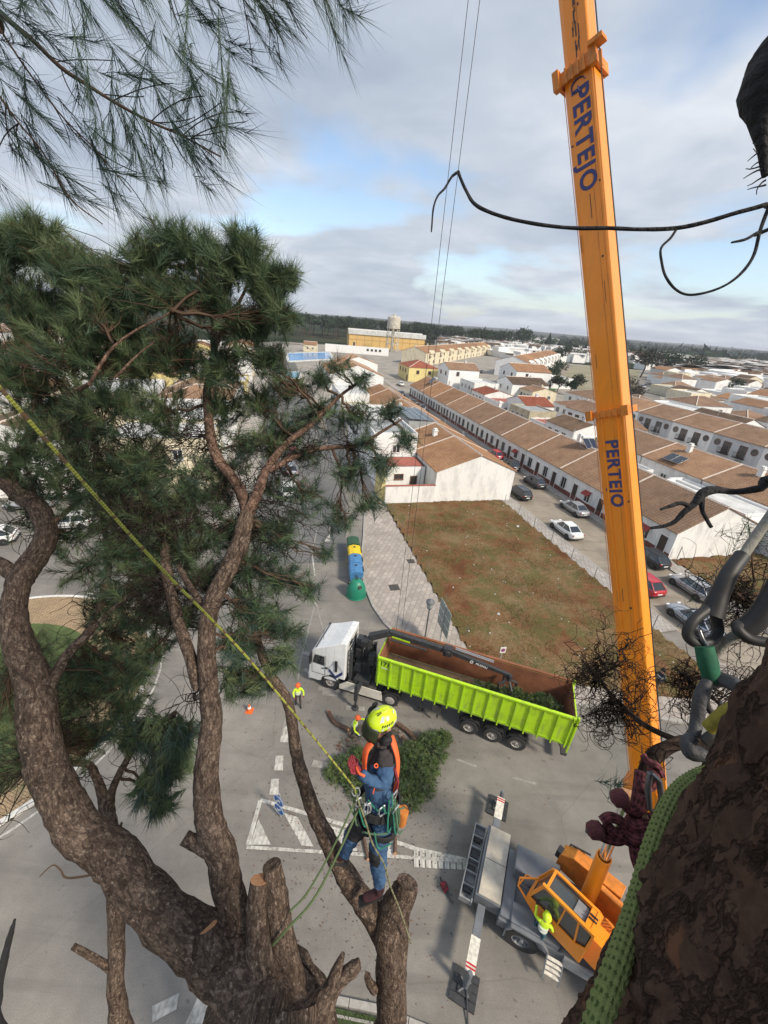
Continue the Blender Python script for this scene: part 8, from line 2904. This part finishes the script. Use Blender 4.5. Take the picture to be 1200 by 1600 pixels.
# harness: belt, leg loops, gear
bl = MB()
ctr = L_(P_(592, 1252, 3.40))
axu = (L_(V['waist'][0]) - L_(V['pelvis'][0])).normalized()
fx = Vector((-1, 0, 0))
FB = frame_of(fx, axu)
FB = Matrix((FB.col[0], FB.col[1], FB.col[2])).transposed()
rt = FB
bl.lathe([(.166, -.035), (.184, -.03), (.184, .035), (.166, .04)], ctr, rt, 22, True)
bl.build('harness_belt', m_strap, cl)
for a, b, r_ in (('hipN', 'thN', .122), ('hipF', 'thF', .118)):
    p, q = L_(V[a][0]), L_(V[b][0])
    rt2 = (q - p).to_track_quat('Z', 'Y').to_matrix()
    MB().lathe([(r_ - .01, -.025), (r_, -.02), (r_, .025), (r_ - .01, .03)], p.lerp(q, .55), rt2, 18, True).build('leg_loop', m_strap, cl)
MB().tube([L_(P_(618, 1242, 3.28)), L_(P_(622, 1222, 3.22)), L_(P_(616, 1200, 3.2))], .012, 6).build('red_sling', m_glove, cl)
ca = MB()


def carab(c, d, up_, s=1.0):
    F2 = frame_of(d, up_)
    pts = [Vector((x * .035 * s, 0, z * .055 * s)) for x, z in ((-.6, -.8), (.6, -.8), (1, 0), (.7, .9), (-.5, 1), (-.8, 0), (-.6, -.8))]
    return [Vector(c) + F2 @ p for p in pts]


rc = random.Random(31)
for k in range(9):
    x_, y_ = rc.choice(((557, 1235), (552, 1248), (563, 1252), (618, 1245), (614, 1262), (600, 1266), (575, 1262), (548, 1262), (622, 1270)))
    ca.tube(carab(L_(P_(x_ + rc.uniform(-4, 4), y_ + rc.uniform(-5, 5), 3.17 + rc.uniform(0, .06))), (rc.uniform(-1, 1), rc.uniform(-1, 0), 0), (rc.uniform(-.4, .4), 0, 1)), .006, 6)
ca.build('carabiner', m_alu, cl)
lp_ = MB()
for k, (x0, y0, x1, y1, dz) in enumerate(((557, 1238, 575, 1256, 12), (575, 1250, 600, 1262, 14), (552, 1250, 560, 1290, 10), (612, 1240, 620, 1300, 26), (616, 1246, 628, 1298, 30), (608, 1250, 612, 1292, 34), (620, 1255, 632, 1262, 8), (598, 1258, 606, 1270, 6), (545, 1256, 556, 1282, 8), (560, 1262, 572, 1292, 8), (566, 1300, 606, 1302, 4), (585, 1300, 612, 1318, 24))):
    d_ = 3.16 if x0 > 590 else 3.2
    a, b = L_(P_(x0, y0, d_)), L_(P_(x1, y1, d_ + .03))
    c = L_(P_((x0 + x1) / 2 + rc.uniform(-10, 10), max(y0, y1) + dz, d_ - .02))
    pts = [a.lerp(c, 0), (a * .25 + c * .5 + b * .25) + Vector((rc.uniform(-.02, .02), 0, 0)), b]
    q_, r_ = smooth_path(pts, [1] * 3, 6)
    lp_.mat(k % 2).tube(q_, .0065, 6)
for k in range(5):
    a = L_(P_(610 + k * 3, 1262, 3.15))
    lp_.mat(0).tube([a, a + Vector((-.01 + .008 * k, -.01, -.16)), a + Vector((.01, -.012, -.30)), a + Vector((.025, -.01, -.16)), a + Vector((.012, 0, -.01))], .007, 6)
lp_.build('rope_loops', [m_rgreen, m_rope2], cl, smooth=True)
bg = L_(P_(629, 1272, 3.3))
MB().lathe([(.03, -.13), (.040, -.12), (.046, .05), (.040, .06)], bg, n=16).build('gear_bag', m_bag, cl, smooth=True)
MB().tube([bg + Vector((-.05, 0, .06)), bg + Vector((-.04, 0, .13)), bg + Vector((.02, 0, .14)), bg + Vector((.05, 0, .06))], .006, 5).build('bag_strap', m_strap, cl)
MB().tube([L_(P_(615, 1262, 3.16)), L_(P_(614, 1290, 3.2)), L_(P_(612, 1305, 3.24))], .010, 6).build('handsaw_sheath', m_strap, cl)


# ---- figures on the ground
def worker(label, feet, face, top, leg, helm, pose='stand', h=1.74, gl=m_gloveb, arms=None, z0=0.0):
    """face: heading in radians. The body is one skinned surface."""
    t = thing('person', label, 'person', (feet[0], feet[1], z0), face)
    k = h / 1.74
    lean = {'stand': 0.02, 'bend': .30, 'climb': .10}[pose]
    hip = Vector((0 if pose != 'bend' else -.06, 0, .90 * k))
    up = Vector((math.sin(lean), 0, math.cos(lean)))
    ch = hip + up * .38 * k
    nk = hip + up * .56 * k
    hd = nk + Vector((.05, 0, .14 * k)).lerp(up * .15, .4)
    a = arms or (((.28, .30, 1.05), (.34, .22, 1.08)))
    V_ = {'pel': (hip, (.13, .15)), 'bel': (hip + up * .2 * k, (.12, .145)), 'che': (ch, (.12, .165)), 'nek': (nk, .06), 'jaw': (hd - Vector((0, 0, .03)), .075), 'sku': (hd + Vector((-.01, 0, .07)), .09)}
    E_ = [('pel', 'bel', 1), ('bel', 'che', 1), ('che', 'nek', 1), ('nek', 'jaw', 0), ('jaw', 'sku', 0)]
    hm_ = MB()
    for s_, nm in ((1, 'L'), (-1, 'R')):
        sh = ch + Vector((0, s_ * .19, .09))
        tgt = Vector(a[0 if s_ > 0 else 1])
        tgt = Vector((tgt.x, s_ * tgt.y, tgt.z))
        el = (sh + tgt) / 2 + Vector((-.08, s_ * .07, -.10))
        V_['sh' + nm], V_['el' + nm], V_['wr' + nm] = (sh, .065), (el, .052), (tgt, .038)
        E_ += [('che', 'sh' + nm, 1), ('sh' + nm, 'el' + nm, 1), ('el' + nm, 'wr' + nm, 1)]
        hand(hm_, tgt, tgt - el, (0, -s_, .2), 1.0, .5)
        st = (.16 if s_ > 0 else -.14) if pose != 'climb' else (.28 if s_ > 0 else 0)
        lift = .32 if (pose == 'climb' and s_ > 0) else 0
        V_['hp' + nm] = (hip + Vector((0, s_ * .09, -.05)), .10)
        V_['kn' + nm] = (Vector((st * .6 + .05, s_ * .12, .48 * k + lift)), .068)
        V_['an' + nm] = (Vector((st - .03, s_ * .13, .09 + lift)), .048)
        V_['to' + nm] = (Vector((st + .15, s_ * .15, .04 + lift)), .042)
        E_ += [('pel', 'hp' + nm, 2), ('hp' + nm, 'kn' + nm, 2), ('kn' + nm, 'an' + nm, 2), ('an' + nm, 'to' + nm, 3)]
    skin_body('body', V_, E_, [m_skin, top, leg, m_sole], t, (0, 0, 0), 'pel', sub=2, fold=.022)
    hm_.build('glove', gl, t, smooth=True)
    c = hd + Vector((-.005, 0, .085))
    MB().lathe([(.155, -.02), (.14, .0), (.135, .05), (.10, .10), (.04, .125), (.005, .128)], c, n=16).add([c + Vector((.09, -.1, .0)), c + Vector((.19, -.06, -.015)), c + Vector((.19, .06, -.015)), c + Vector((.09, .1, .0))], [(0, 1, 2, 3)]).build('helmet', helm, t, smooth=True)
    for s_ in (1, -1):
        MB().lathe([(.03, -.015), (.045, 0), (.045, .02), (.02, .03)], c + Vector((0, s_ * .115, -.07)), Matrix.Rotation(-s_ * math.pi / 2, 3, 'X'), 10).build('ear_cup', m_strap, t)
    for z_ in (.12, .26):
        p = hip + up * z_ * k
        MB().lathe([(.165, -.02), (.168, 0), (.165, .02)], p, Matrix.Rotation(lean, 3, 'Y'), 16).build('reflective_band', m_ref, t)
    MB().tube([hd + Vector((.08, 0, -.02)), hd + Vector((.105, 0, -.035)), hd + Vector((.085, 0, -.05))], [.01, .014, .01], 6).build('nose', m_skin, t)
    return t


p = at(466, 1102)
w1 = worker('ground worker in a yellow jacket and orange helmet walking on the road by the limb', (p.x, p.y), R(-75), m_hivis, m_brn, m_hmo, gl=m_glove, z0=.006)
p = at(553, 1152)
w2 = worker('ground worker in a yellow vest bending over the brushwood behind the climber', (p.x, p.y), R(-20), m_hivis, m_brn, m_hmo, 'bend', gl=m_plate, z0=.006, arms=((.42, .35, 1.25), (.35, .25, .75)))
# the crane hand on the steps and the driver in the cab
q_ = (Matrix.Translation((5.4, 8.9, 0)) @ Matrix.Rotation(CRZ, 4, 'Z') @ SUP) @ Vector((1.75, 1.80, 0))
w3 = worker('crane hand in a bright yellow jacket and helmet climbing the steps to the orange cab', (q_.x, q_.y), R(70), m_hivis, m_jean, m_hivis, 'climb', z0=1.1, arms=((.42, .30, 1.35), (.20, .30, .95)), h=1.68)
q_ = cr.matrix_world @ Vector((0, 0, 0))
cw = (Matrix.Translation((5.4, 8.9, 0)) @ Matrix.Rotation(CRZ, 4, 'Z') @ SUP) @ Vector((1.15, 1.08, 0))
dr_ = thing('person', 'crane driver in a green jacket sitting inside the orange cab behind the glass', 'person', (cw.x, cw.y, 2.3), math.atan2(.70, -.71))
V_ = {'pel': (Vector((0, 0, .1)), .14), 'che': (Vector((.02, 0, .42)), .15), 'nek': (Vector((.05, 0, .60)), .06), 'sku': (Vector((.07, 0, .74)), .09),
      'shL': (Vector((.02, .18, .5)), .07), 'wrL': (Vector((.35, .22, .32)), .045), 'shR': (Vector((.02, -.18, .5)), .07), 'wrR': (Vector((.35, -.2, .30)), .045), 'knL': (Vector((.42, .12, .12)), .08), 'knR': (Vector((.42, -.12, .12)), .08), 'anL': (Vector((.5, .12, -.28)), .06), 'anR': (Vector((.5, -.12, -.28)), .06)}
skin_body('body', V_, [('pel', 'che', 1), ('che', 'nek', 1), ('nek', 'sku', 0), ('che', 'shL', 1), ('shL', 'wrL', 1), ('che', 'shR', 1), ('shR', 'wrR', 1), ('pel', 'knL', 2), ('pel', 'knR', 2), ('knL', 'anL', 2), ('knR', 'anR', 2)],
          [m_skin, m_hivisg, m_brn], dr_, (0, 0, 0), 'pel', sub=1)
hm_ = MB()
for s_ in (1, -1):
    hand(hm_, (.36, s_ * .21, .31), (1, 0, -.1), (0, -s_, -.5), 1, .6)
hm_.build('hand', m_skin, dr_, smooth=True)
MB().lathe([(.10, .0), (.10, .05), (.05, .09), (.005, .1)], (.065, 0, .77), n=12).build('cap', m_hivis, dr_, smooth=True)
# the saw and harness bag on the road
p = at(694, 1388)
sw = thing('chainsaw', 'red and black chainsaw lying on the asphalt between the stump and the crane', 'chainsaw', (p.x, p.y, .01), R(-60))
MB().box((0, 0, .11), (.34, .2, .19)).build('engine_body', m_glove, sw, bevel=.04)
MB().bb(.14, .55, -.035, .035, .08, .16).lathe([(.03, .09), (.05, .12), (.03, .15)], (.55, 0, 0), n=12).build('guide_bar', m_steel, sw)
MB().tube([(-.12, 0, .2), (-.28, 0, .22), (-.34, 0, .12), (-.2, 0, .05)], .022, 8).tube([(.05, -.11, .12), (.06, -.06, .26), (.06, .06, .26), (.05, .11, .12)], .016, 8).build('handle', m_black, sw)
MB().box((-.05, .12, .08), (.2, .06, .12)).build('clutch_cover', m_black, sw, bevel=.02)
p = at(1023, 1076, .13)
w4 = worker('man in dark blue clothes standing behind the foot of the boom by the pavement', (p.x, p.y), R(200), mat('jacket_navy', (.02, .03, .07), .9, var=.2), m_dkj, m_strap, z0=.13)

# ================================================================ ROPES AND RIGGING
def rope_mat(name, c1, c2, c3=None, scale=60, band=True):
    m, nt, b = node_mat(name)
    tc = N(nt, 'ShaderNodeTexCoord')
    sep = N(nt, 'ShaderNodeSeparateXYZ', {'Vector': tc.outputs['UV']})
    ua = N(nt, 'ShaderNodeMath', {0: sep.outputs['X'], 1: scale * 6.0}, operation='MULTIPLY')
    va = N(nt, 'ShaderNodeMath', {0: sep.outputs['Y'], 1: scale * 3.0}, operation='MULTIPLY')
    s1 = N(nt, 'ShaderNodeMath', {0: ua.outputs[0], 1: va.outputs[0]}, operation='ADD')
    s2 = N(nt, 'ShaderNodeMath', {0: ua.outputs[0], 1: va.outputs[0]}, operation='SUBTRACT')
    a = N(nt, 'ShaderNodeMath', {0: s1.outputs[0]}, operation='SINE')
    c = N(nt, 'ShaderNodeMath', {0: s2.outputs[0]}, operation='SINE')
    h = N(nt, 'ShaderNodeMath', {0: a.outputs[0], 1: c.outputs[0]}, operation='MULTIPLY')
    hh = N(nt, 'ShaderNodeMath', {0: h.outputs[0], 1: .5, 2: .5}, operation='MULTIPLY_ADD')
    col = ramp(nt, hh.outputs[0], [(.2, c1), (.75, c2)])
    nz = N(nt, 'ShaderNodeTexNoise', {'Vector': tc.outputs['Object'], 'Scale': 120.0, 'Detail': 3})
    col = mixc(nt, .5, col, ramp(nt, nz.outputs['Fac'], [(.3, .6), (.7, 1.3)]), 'MULTIPLY')
    if c3:
        w = N(nt, 'ShaderNodeMath', {0: sep.outputs['Y'], 1: 11.0}, operation='MULTIPLY')
        w2 = N(nt, 'ShaderNodeMath', {0: w.outputs[0]}, operation='FRACT')
        n2 = N(nt, 'ShaderNodeTexNoise', {'Vector': tc.outputs['Object'], 'Scale': 22.0, 'Detail': 1})
        w3 = N(nt, 'ShaderNodeMath', {0: w2.outputs[0], 1: n2.outputs['Fac']}, operation='MULTIPLY')
        col = mixc(nt, ramp(nt, w3.outputs[0], [(.34, 0), (.42, .9)], 'LINEAR'), col, c3)
    nt.links.new(col, b.inputs['Base Color'])
    b.inputs['Roughness'].default_value = .85
    b.inputs['Specular IOR Level'].default_value = .25
    bp = N(nt, 'ShaderNodeBump', {'Height': hh.outputs[0], 'Strength': .8, 'Distance': .002})
    nt.links.new(bp.outputs[0], b.inputs['Normal'])
    return m


mr_yel = rope_mat('climbing_rope_yellow', (.20, .21, .03), (.46, .47, .10), (.13, .07, .05), 90)
mr_grn = rope_mat('climbing_rope_green', (.05, .085, .03), (.15, .20, .09), None, 90)
mr_olive = rope_mat('climbing_rope_olive', (.10, .10, .05), (.30, .29, .16), (.10, .08, .05), 90)


def rope(name, label, pts, r, m, braid=0, n=10, sub=8, group=None, slack=0.0):
    """pts: (px, py, depth) or Vectors, or (.., .., .., r)"""
    P = [dp(*p[:3]) if not isinstance(p, Vector) else p for p in pts]
    Rr = [p[3] if (not isinstance(p, Vector) and len(p) > 3) else r for p in pts]
    q, rr_ = smooth_path(P, Rr, sub)
    org = q[0]
    t = MB(org)
    t.tube(q, rr_, n)
    o = t.build(name, m, smooth='all')
    o.location = org
    return tag(o, label, 'rope', group)


rope('climbing_rope', 'yellow and brown climbing rope running taut from the left edge down to the climber', [(-30, 578, 1.28), (0, 606, 1.32), (120, 742, 1.55), (250, 886, 1.85), (380, 1020, 2.25), (480, 1140, 2.7), (548, 1224, 3.1), (556, 1240, 3.18)], .0068, mr_yel, sub=10)
rope('climbing_rope', 'upper of the two taut green ropes from the harness down to the left stub', [(556, 1250, 3.18), (520, 1325, 3.12), (480, 1395, 3.08), (452, 1425, 3.05)], .0075, mr_grn)
rope('climbing_rope', 'lower of the two taut green ropes, tied round the dark stub', [(561, 1262, 3.18), (530, 1330, 3.1), (490, 1405, 3.02), (450, 1450, 2.98), (425, 1478, 2.98)], .0085, mr_grn)
rope('climbing_rope', 'olive rope hanging from the harness over the boot to the trunk', [(557, 1244, 3.14), (570, 1280, 3.13), (582, 1318, 3.16), (600, 1350, 3.22), (610, 1385, 3.35), (626, 1425, 3.5), (642, 1474, 3.62)], .0070, mr_olive)


# the thick green lanyard: a real braid of raised strands
def braided(name, label, pts, r, m_a, m_b, strands=6, pitch=.05, seg=520, n=36, amp=.16, cat='rope'):
    P = [dp(*p) for p in pts]
    q, _ = smooth_path(P, [1] * len(P), 12)
    # even steps
    L = [0]
    for a, b in zip(q, q[1:]):
        L.append(L[-1] + (b - a).length)
    tot = L[-1]
    org = q[0]
    xs_ = np.array([[p.x, p.y, p.z] for p in q])
    s = np.linspace(0, tot, seg)
    pt = np.stack([np.interp(s, L, xs_[:, i]) for i in range(3)], 1)
    tg_ = unit(np.gradient(pt, axis=0))
    a = np.cross(tg_, np.array([0, 0, 1.]))
    a = unit(a)
    b = np.cross(tg_, a)
    th_ = np.linspace(0, 2 * np.pi, n, endpoint=False)
    S, T = np.meshgrid(s, th_, indexing='ij')
    w1 = np.sin(T * strands + 2 * np.pi * S / pitch * 1.0)
    w2 = np.sin(T * strands - 2 * np.pi * S / pitch * 1.0)
    hgt_ = w1 * w2
    rad_ = r * (1 + amp * hgt_ + amp * .35 * np.sin(T * strands * 3 + S / pitch * 30) * .4)
    v = pt[:, None] + (a[:, None] * np.cos(T)[..., None] + b[:, None] * np.sin(T)[..., None]) * rad_[..., None]
    i, j = np.meshgrid(np.arange(seg - 1), np.arange(n), indexing='ij')
    A, B, C, D = i * n + j, i * n + (j + 1) % n, (i + 1) * n + (j + 1) % n, (i + 1) * n + j
    tri = np.concatenate([np.stack([A, B, C], -1).reshape(-1, 3), np.stack([A, C, D], -1).reshape(-1, 3)])
    hm = hgt_.reshape(-1)
    mi = (hm[tri[:, 0]] < -.55).astype(int)
    o = mesh_np(name, v.reshape(-1, 3) - np.array(org), tri, [m_a, m_b], None, smooth=True, mi=mi)
    o.location = org
    return tag(o, label, cat)


m_la = mat('lanyard_green', (.15, .195, .055), .9, col2=(.23, .27, .09), scale=150, bump=.5, bscale=600)
m_lb = mat('lanyard_dark', (.06, .085, .02), .95, var=.3, scale=150)
m_ma = mat('cord_maroon', (.10, .022, .028), .85, col2=(.16, .05, .05), scale=150, bump=.5, bscale=500)
m_mb = mat('cord_dark', (.035, .014, .018), .95, var=.3, scale=150)
m_ga = mat('sleeve_grey', (.055, .055, .06), .6, var=.3, scale=40, bump=.4)
m_gb = mat('rope_weathered', (.20, .19, .16), .9, col2=(.30, .29, .25), scale=90, bump=.4, bscale=300)
m_eye = mat('sleeve_black', (.028, .027, .027), .55, var=.3, scale=30)
m_gw = mat('whipping_green', (.015, .105, .055), .8, var=.3, scale=60)
m_yw = mat('whipping_yellow', (.26, .22, .03), .8, var=.3, scale=60)
m_met = mat('shackle_steel', (.20, .20, .21), .3, metal=.8, var=.2, scale=20)
braided('lanyard', 'thick green braided lanyard lying down the edge of the near trunk', [(1130, 1205, .74), (1095, 1213, .72), (1062, 1236, .68), (1040, 1272, .64), (1020, 1325, .60), (1004, 1385, .56), (986, 1445, .52), (966, 1505, .48), (944, 1565, .455), (925, 1625, .44)], .0128, m_la, m_lb, 6, .022, 1100, 56, .13)


def rig(name, label, parts, cat='rigging', org=None):
    """parts: (part name, points (px, py, d), radius or list, material, sides)"""
    o0 = dp(*parts[0][1][0]) if org is None else org
    t = thing(name, label, cat, o0)
    for nm, pts, r, m, n in parts:
        P = [dp(*p) for p in pts]
        rl_ = [r] * len(P) if isinstance(r, (int, float)) else r
        q, rr_ = smooth_path(P, rl_, 6)
        MB(o0).tube(q, rr_, n).build(nm, m, t, smooth=True)
    return t


g = .80
rig('spliced_rope', 'grey rope with a black sleeved eye ending in a green wound webbing, right side', [
    ('rope', [(1250, 745, .86), (1215, 790, .84), (1180, 840, .82), (1148, 888, .80)], 0.0092, m_gb, 14),
    ('sleeve', [(1160, 868, .81), (1140, 895, .80), (1124, 930, .80), (1112, 962, .80)], [0.0140, 0.0148, 0.0164, 0.0208], m_eye, 16),
    ('eye', [(1108, 950, .80), (1085, 968, .79), (1074, 990, .79), (1086, 1004, .79), (1110, 1002, .79), (1122, 985, .80), (1118, 960, .80)], 0.0098, m_eye, 12),
    ('thimble', [(1092, 985, .785), (1098, 1000, .78), (1106, 1012, .78)], 0.0047, m_met, 10)])
rig('webbing_sling', 'green whipped webbing link hanging from the rope eye on the right', [
    ('green_whipping', [(1100, 1010, .775), (1106, 1035, .77), (1113, 1064, .77)], [0.0152, 0.0172, 0.0148], m_gw, 16),
    ('grey_ring', [(1120, 1068, .77), (1105, 1068, .765), (1094, 1090, .76), (1090, 1120, .76), (1084, 1150, .75)], [0.0080, 0.0104, 0.0116, 0.0116, 0.0096], m_ga, 14),
    ('grey_ring', [(1112, 1066, .77), (1128, 1062, .76), (1148, 1070, .74), (1165, 1082, .72), (1185, 1078, .70)], [0.0096, 0.0136, 0.0132, 0.0104, 0.0096], m_ga, 14),
    ('ring_loop', [(1108, 1075, .78), (1104, 1100, .79), (1118, 1118, .79), (1130, 1100, .78)], 0.0055, m_eye, 10)])
rig('spliced_rope', 'second grey rope with black sleeve at the right edge, lower than the first', [
    ('rope', [(1106, 1045, .83), (1122, 1015, .81), (1145, 995, .79), (1168, 982, .77)], 0.0090, m_gb, 14),
    ('sleeve', [(1160, 985, .77), (1185, 965, .76), (1205, 930, .75), (1225, 890, .74)], [0.0192, 0.0192, 0.0160, 0.0144], m_eye, 16),
    ('eye', [(1160, 975, .77), (1152, 982, .76), (1170, 998, .75), (1200, 1004, .74)], 0.0094, m_eye, 12)])
rig('prusik_cord', 'yellow whipped cord end resting against the near trunk', [
    ('yellow_whipping', [(1106, 1138, .72), (1122, 1126, .71), (1138, 1112, .70), (1152, 1104, .69)], [0.0112, 0.0136, 0.0128, 0.0096], m_yw, 14),
    ('cord', [(1150, 1106, .69), (1162, 1098, .68), (1180, 1096, .67)], 0.0047, m_gb, 10),
    ('knot', [(1100, 1160, .73), (1112, 1152, .73), (1124, 1160, .73), (1118, 1172, .73)], [0.0080, 0.0112, 0.0104, 0.0072], m_eye, 10)])
rig('grey_knot', 'dark knotted cord hooked over the crooked dead branch near the trunk', [
    ('cord', [(1084, 1150, .75), (1076, 1160, .75), (1080, 1175, .745), (1100, 1180, .74), (1118, 1200, .735), (1126, 1225, .73)], [0.0096, 0.0136, 0.0144, 0.0128, 0.0112, 0.0096], m_ga, 12)])
# maroon friction knots
kn = thing('friction_knot', 'bunch of maroon cord knots hanging in front of the crane cylinder', 'rope', dp(1000, 1290, .82))
o0 = dp(1000, 1290, .82)


def cordp(name, pts, r, m=m_ma):
    P = [dp(*p) for p in pts]
    q, rr_ = smooth_path(P, [r * .78] * len(P), 8)
    xs = MB(o0)
    n = 14
    xs.tube(q, rr_, n, wob=.0)
    o_ = xs.build(name, m, kn, smooth='all')
    return o_


m_mt = rope_mat('cord_maroon_twist', (.05, .016, .02), (.17, .05, .055), None, 70)
for pts, r in (([(1002, 1205, .84), (998, 1240, .83), (992, 1280, .82), (988, 1312, .82)], .0155), ([(1018, 1200, .84), (1024, 1216, .83), (1014, 1230, .83), (1000, 1226, .82)], .012),
               ([(1030, 1330, .80), (1004, 1322, .80), (980, 1312, .80), (958, 1300, .80), (948, 1290, .80)], .0135), ([(990, 1322, .79), (994, 1345, .79), (1004, 1368, .79), (1018, 1385, .78)], .0120),
               ([(940, 1284, .80), (952, 1277, .80), (968, 1282, .80), (976, 1294, .80), (962, 1304, .80)], .0120), ([(938, 1305, .80), (950, 1310, .80), (968, 1312, .80), (985, 1300, .80)], .0125),
               ([(974, 1252, .82), (985, 1264, .82), (1000, 1262, .81), (1008, 1244, .81)], .0150), ([(975, 1280, .81), (990, 1292, .80), (1010, 1290, .80), (1022, 1300, .80)], .0150),
               ([(978, 1300, .80), (992, 1310, .79), (1012, 1308, .79), (1028, 1290, .79)], .0140), ([(1005, 1180, .84), (1012, 1190, .83), (1026, 1196, .83), (1034, 1212, .83)], .0090),
               ([(1020, 1270, .80), (1026, 1290, .79), (1022, 1312, .79)], .014)):
    cordp('cord', pts, r, m_mt)
for (x, y) in ((930, 1297), (968, 1247)):
    P = dp(x, y, .80)
    MB(o0).lathe([(.004, -.017), (.014, -.012), (.017, 0), (.014, .012), (.004, .017)], P, Matrix.Rotation(1.1, 3, 'Y'), 14).build('stopper', m_ma, kn, smooth=True)
MB(o0).tube([dp(922, 1292, .8), dp(918, 1299, .8), dp(926, 1303, .8)], .005, 8).build('cord_end', m_ga, kn)
MB(o0).tube([dp(x, y, .80) for x, y in ((1016, 1208), (1030, 1220), (1034, 1250), (1024, 1272), (1014, 1262), (1012, 1230), (1016, 1208))], .006, 10).build('carabiner', m_met, kn, smooth=True)
# split wood showing fresh at the branch under the knots
MB(o0).tube([dp(958, 1236, .88), dp(972, 1240, .87), dp(990, 1246, .86), dp(1004, 1240, .86)], [.004, .012, .013, .006], 9).build('split_branch', m_cut, kn)


# ---------------------------------------------------------------- the air
hz = MB().box((0, 0, 32.5), (27400, 27400, 67.0)).build('haze', bpy.data.materials.new('haze_air'))
hz['kind'] = 'stuff'
hm_ = hz.data.materials[0]
hm_.use_nodes = True
hm_.node_tree.nodes.clear()
ho = hm_.node_tree.nodes.new('ShaderNodeOutputMaterial')
hv = hm_.node_tree.nodes.new('ShaderNodeVolumePrincipled')
hv.inputs['Color'].default_value = (.86, .9, 1, 1)
hv.inputs['Density'].default_value = 0.00016
hm_.node_tree.links.new(hv.outputs[0], ho.inputs['Volume'])
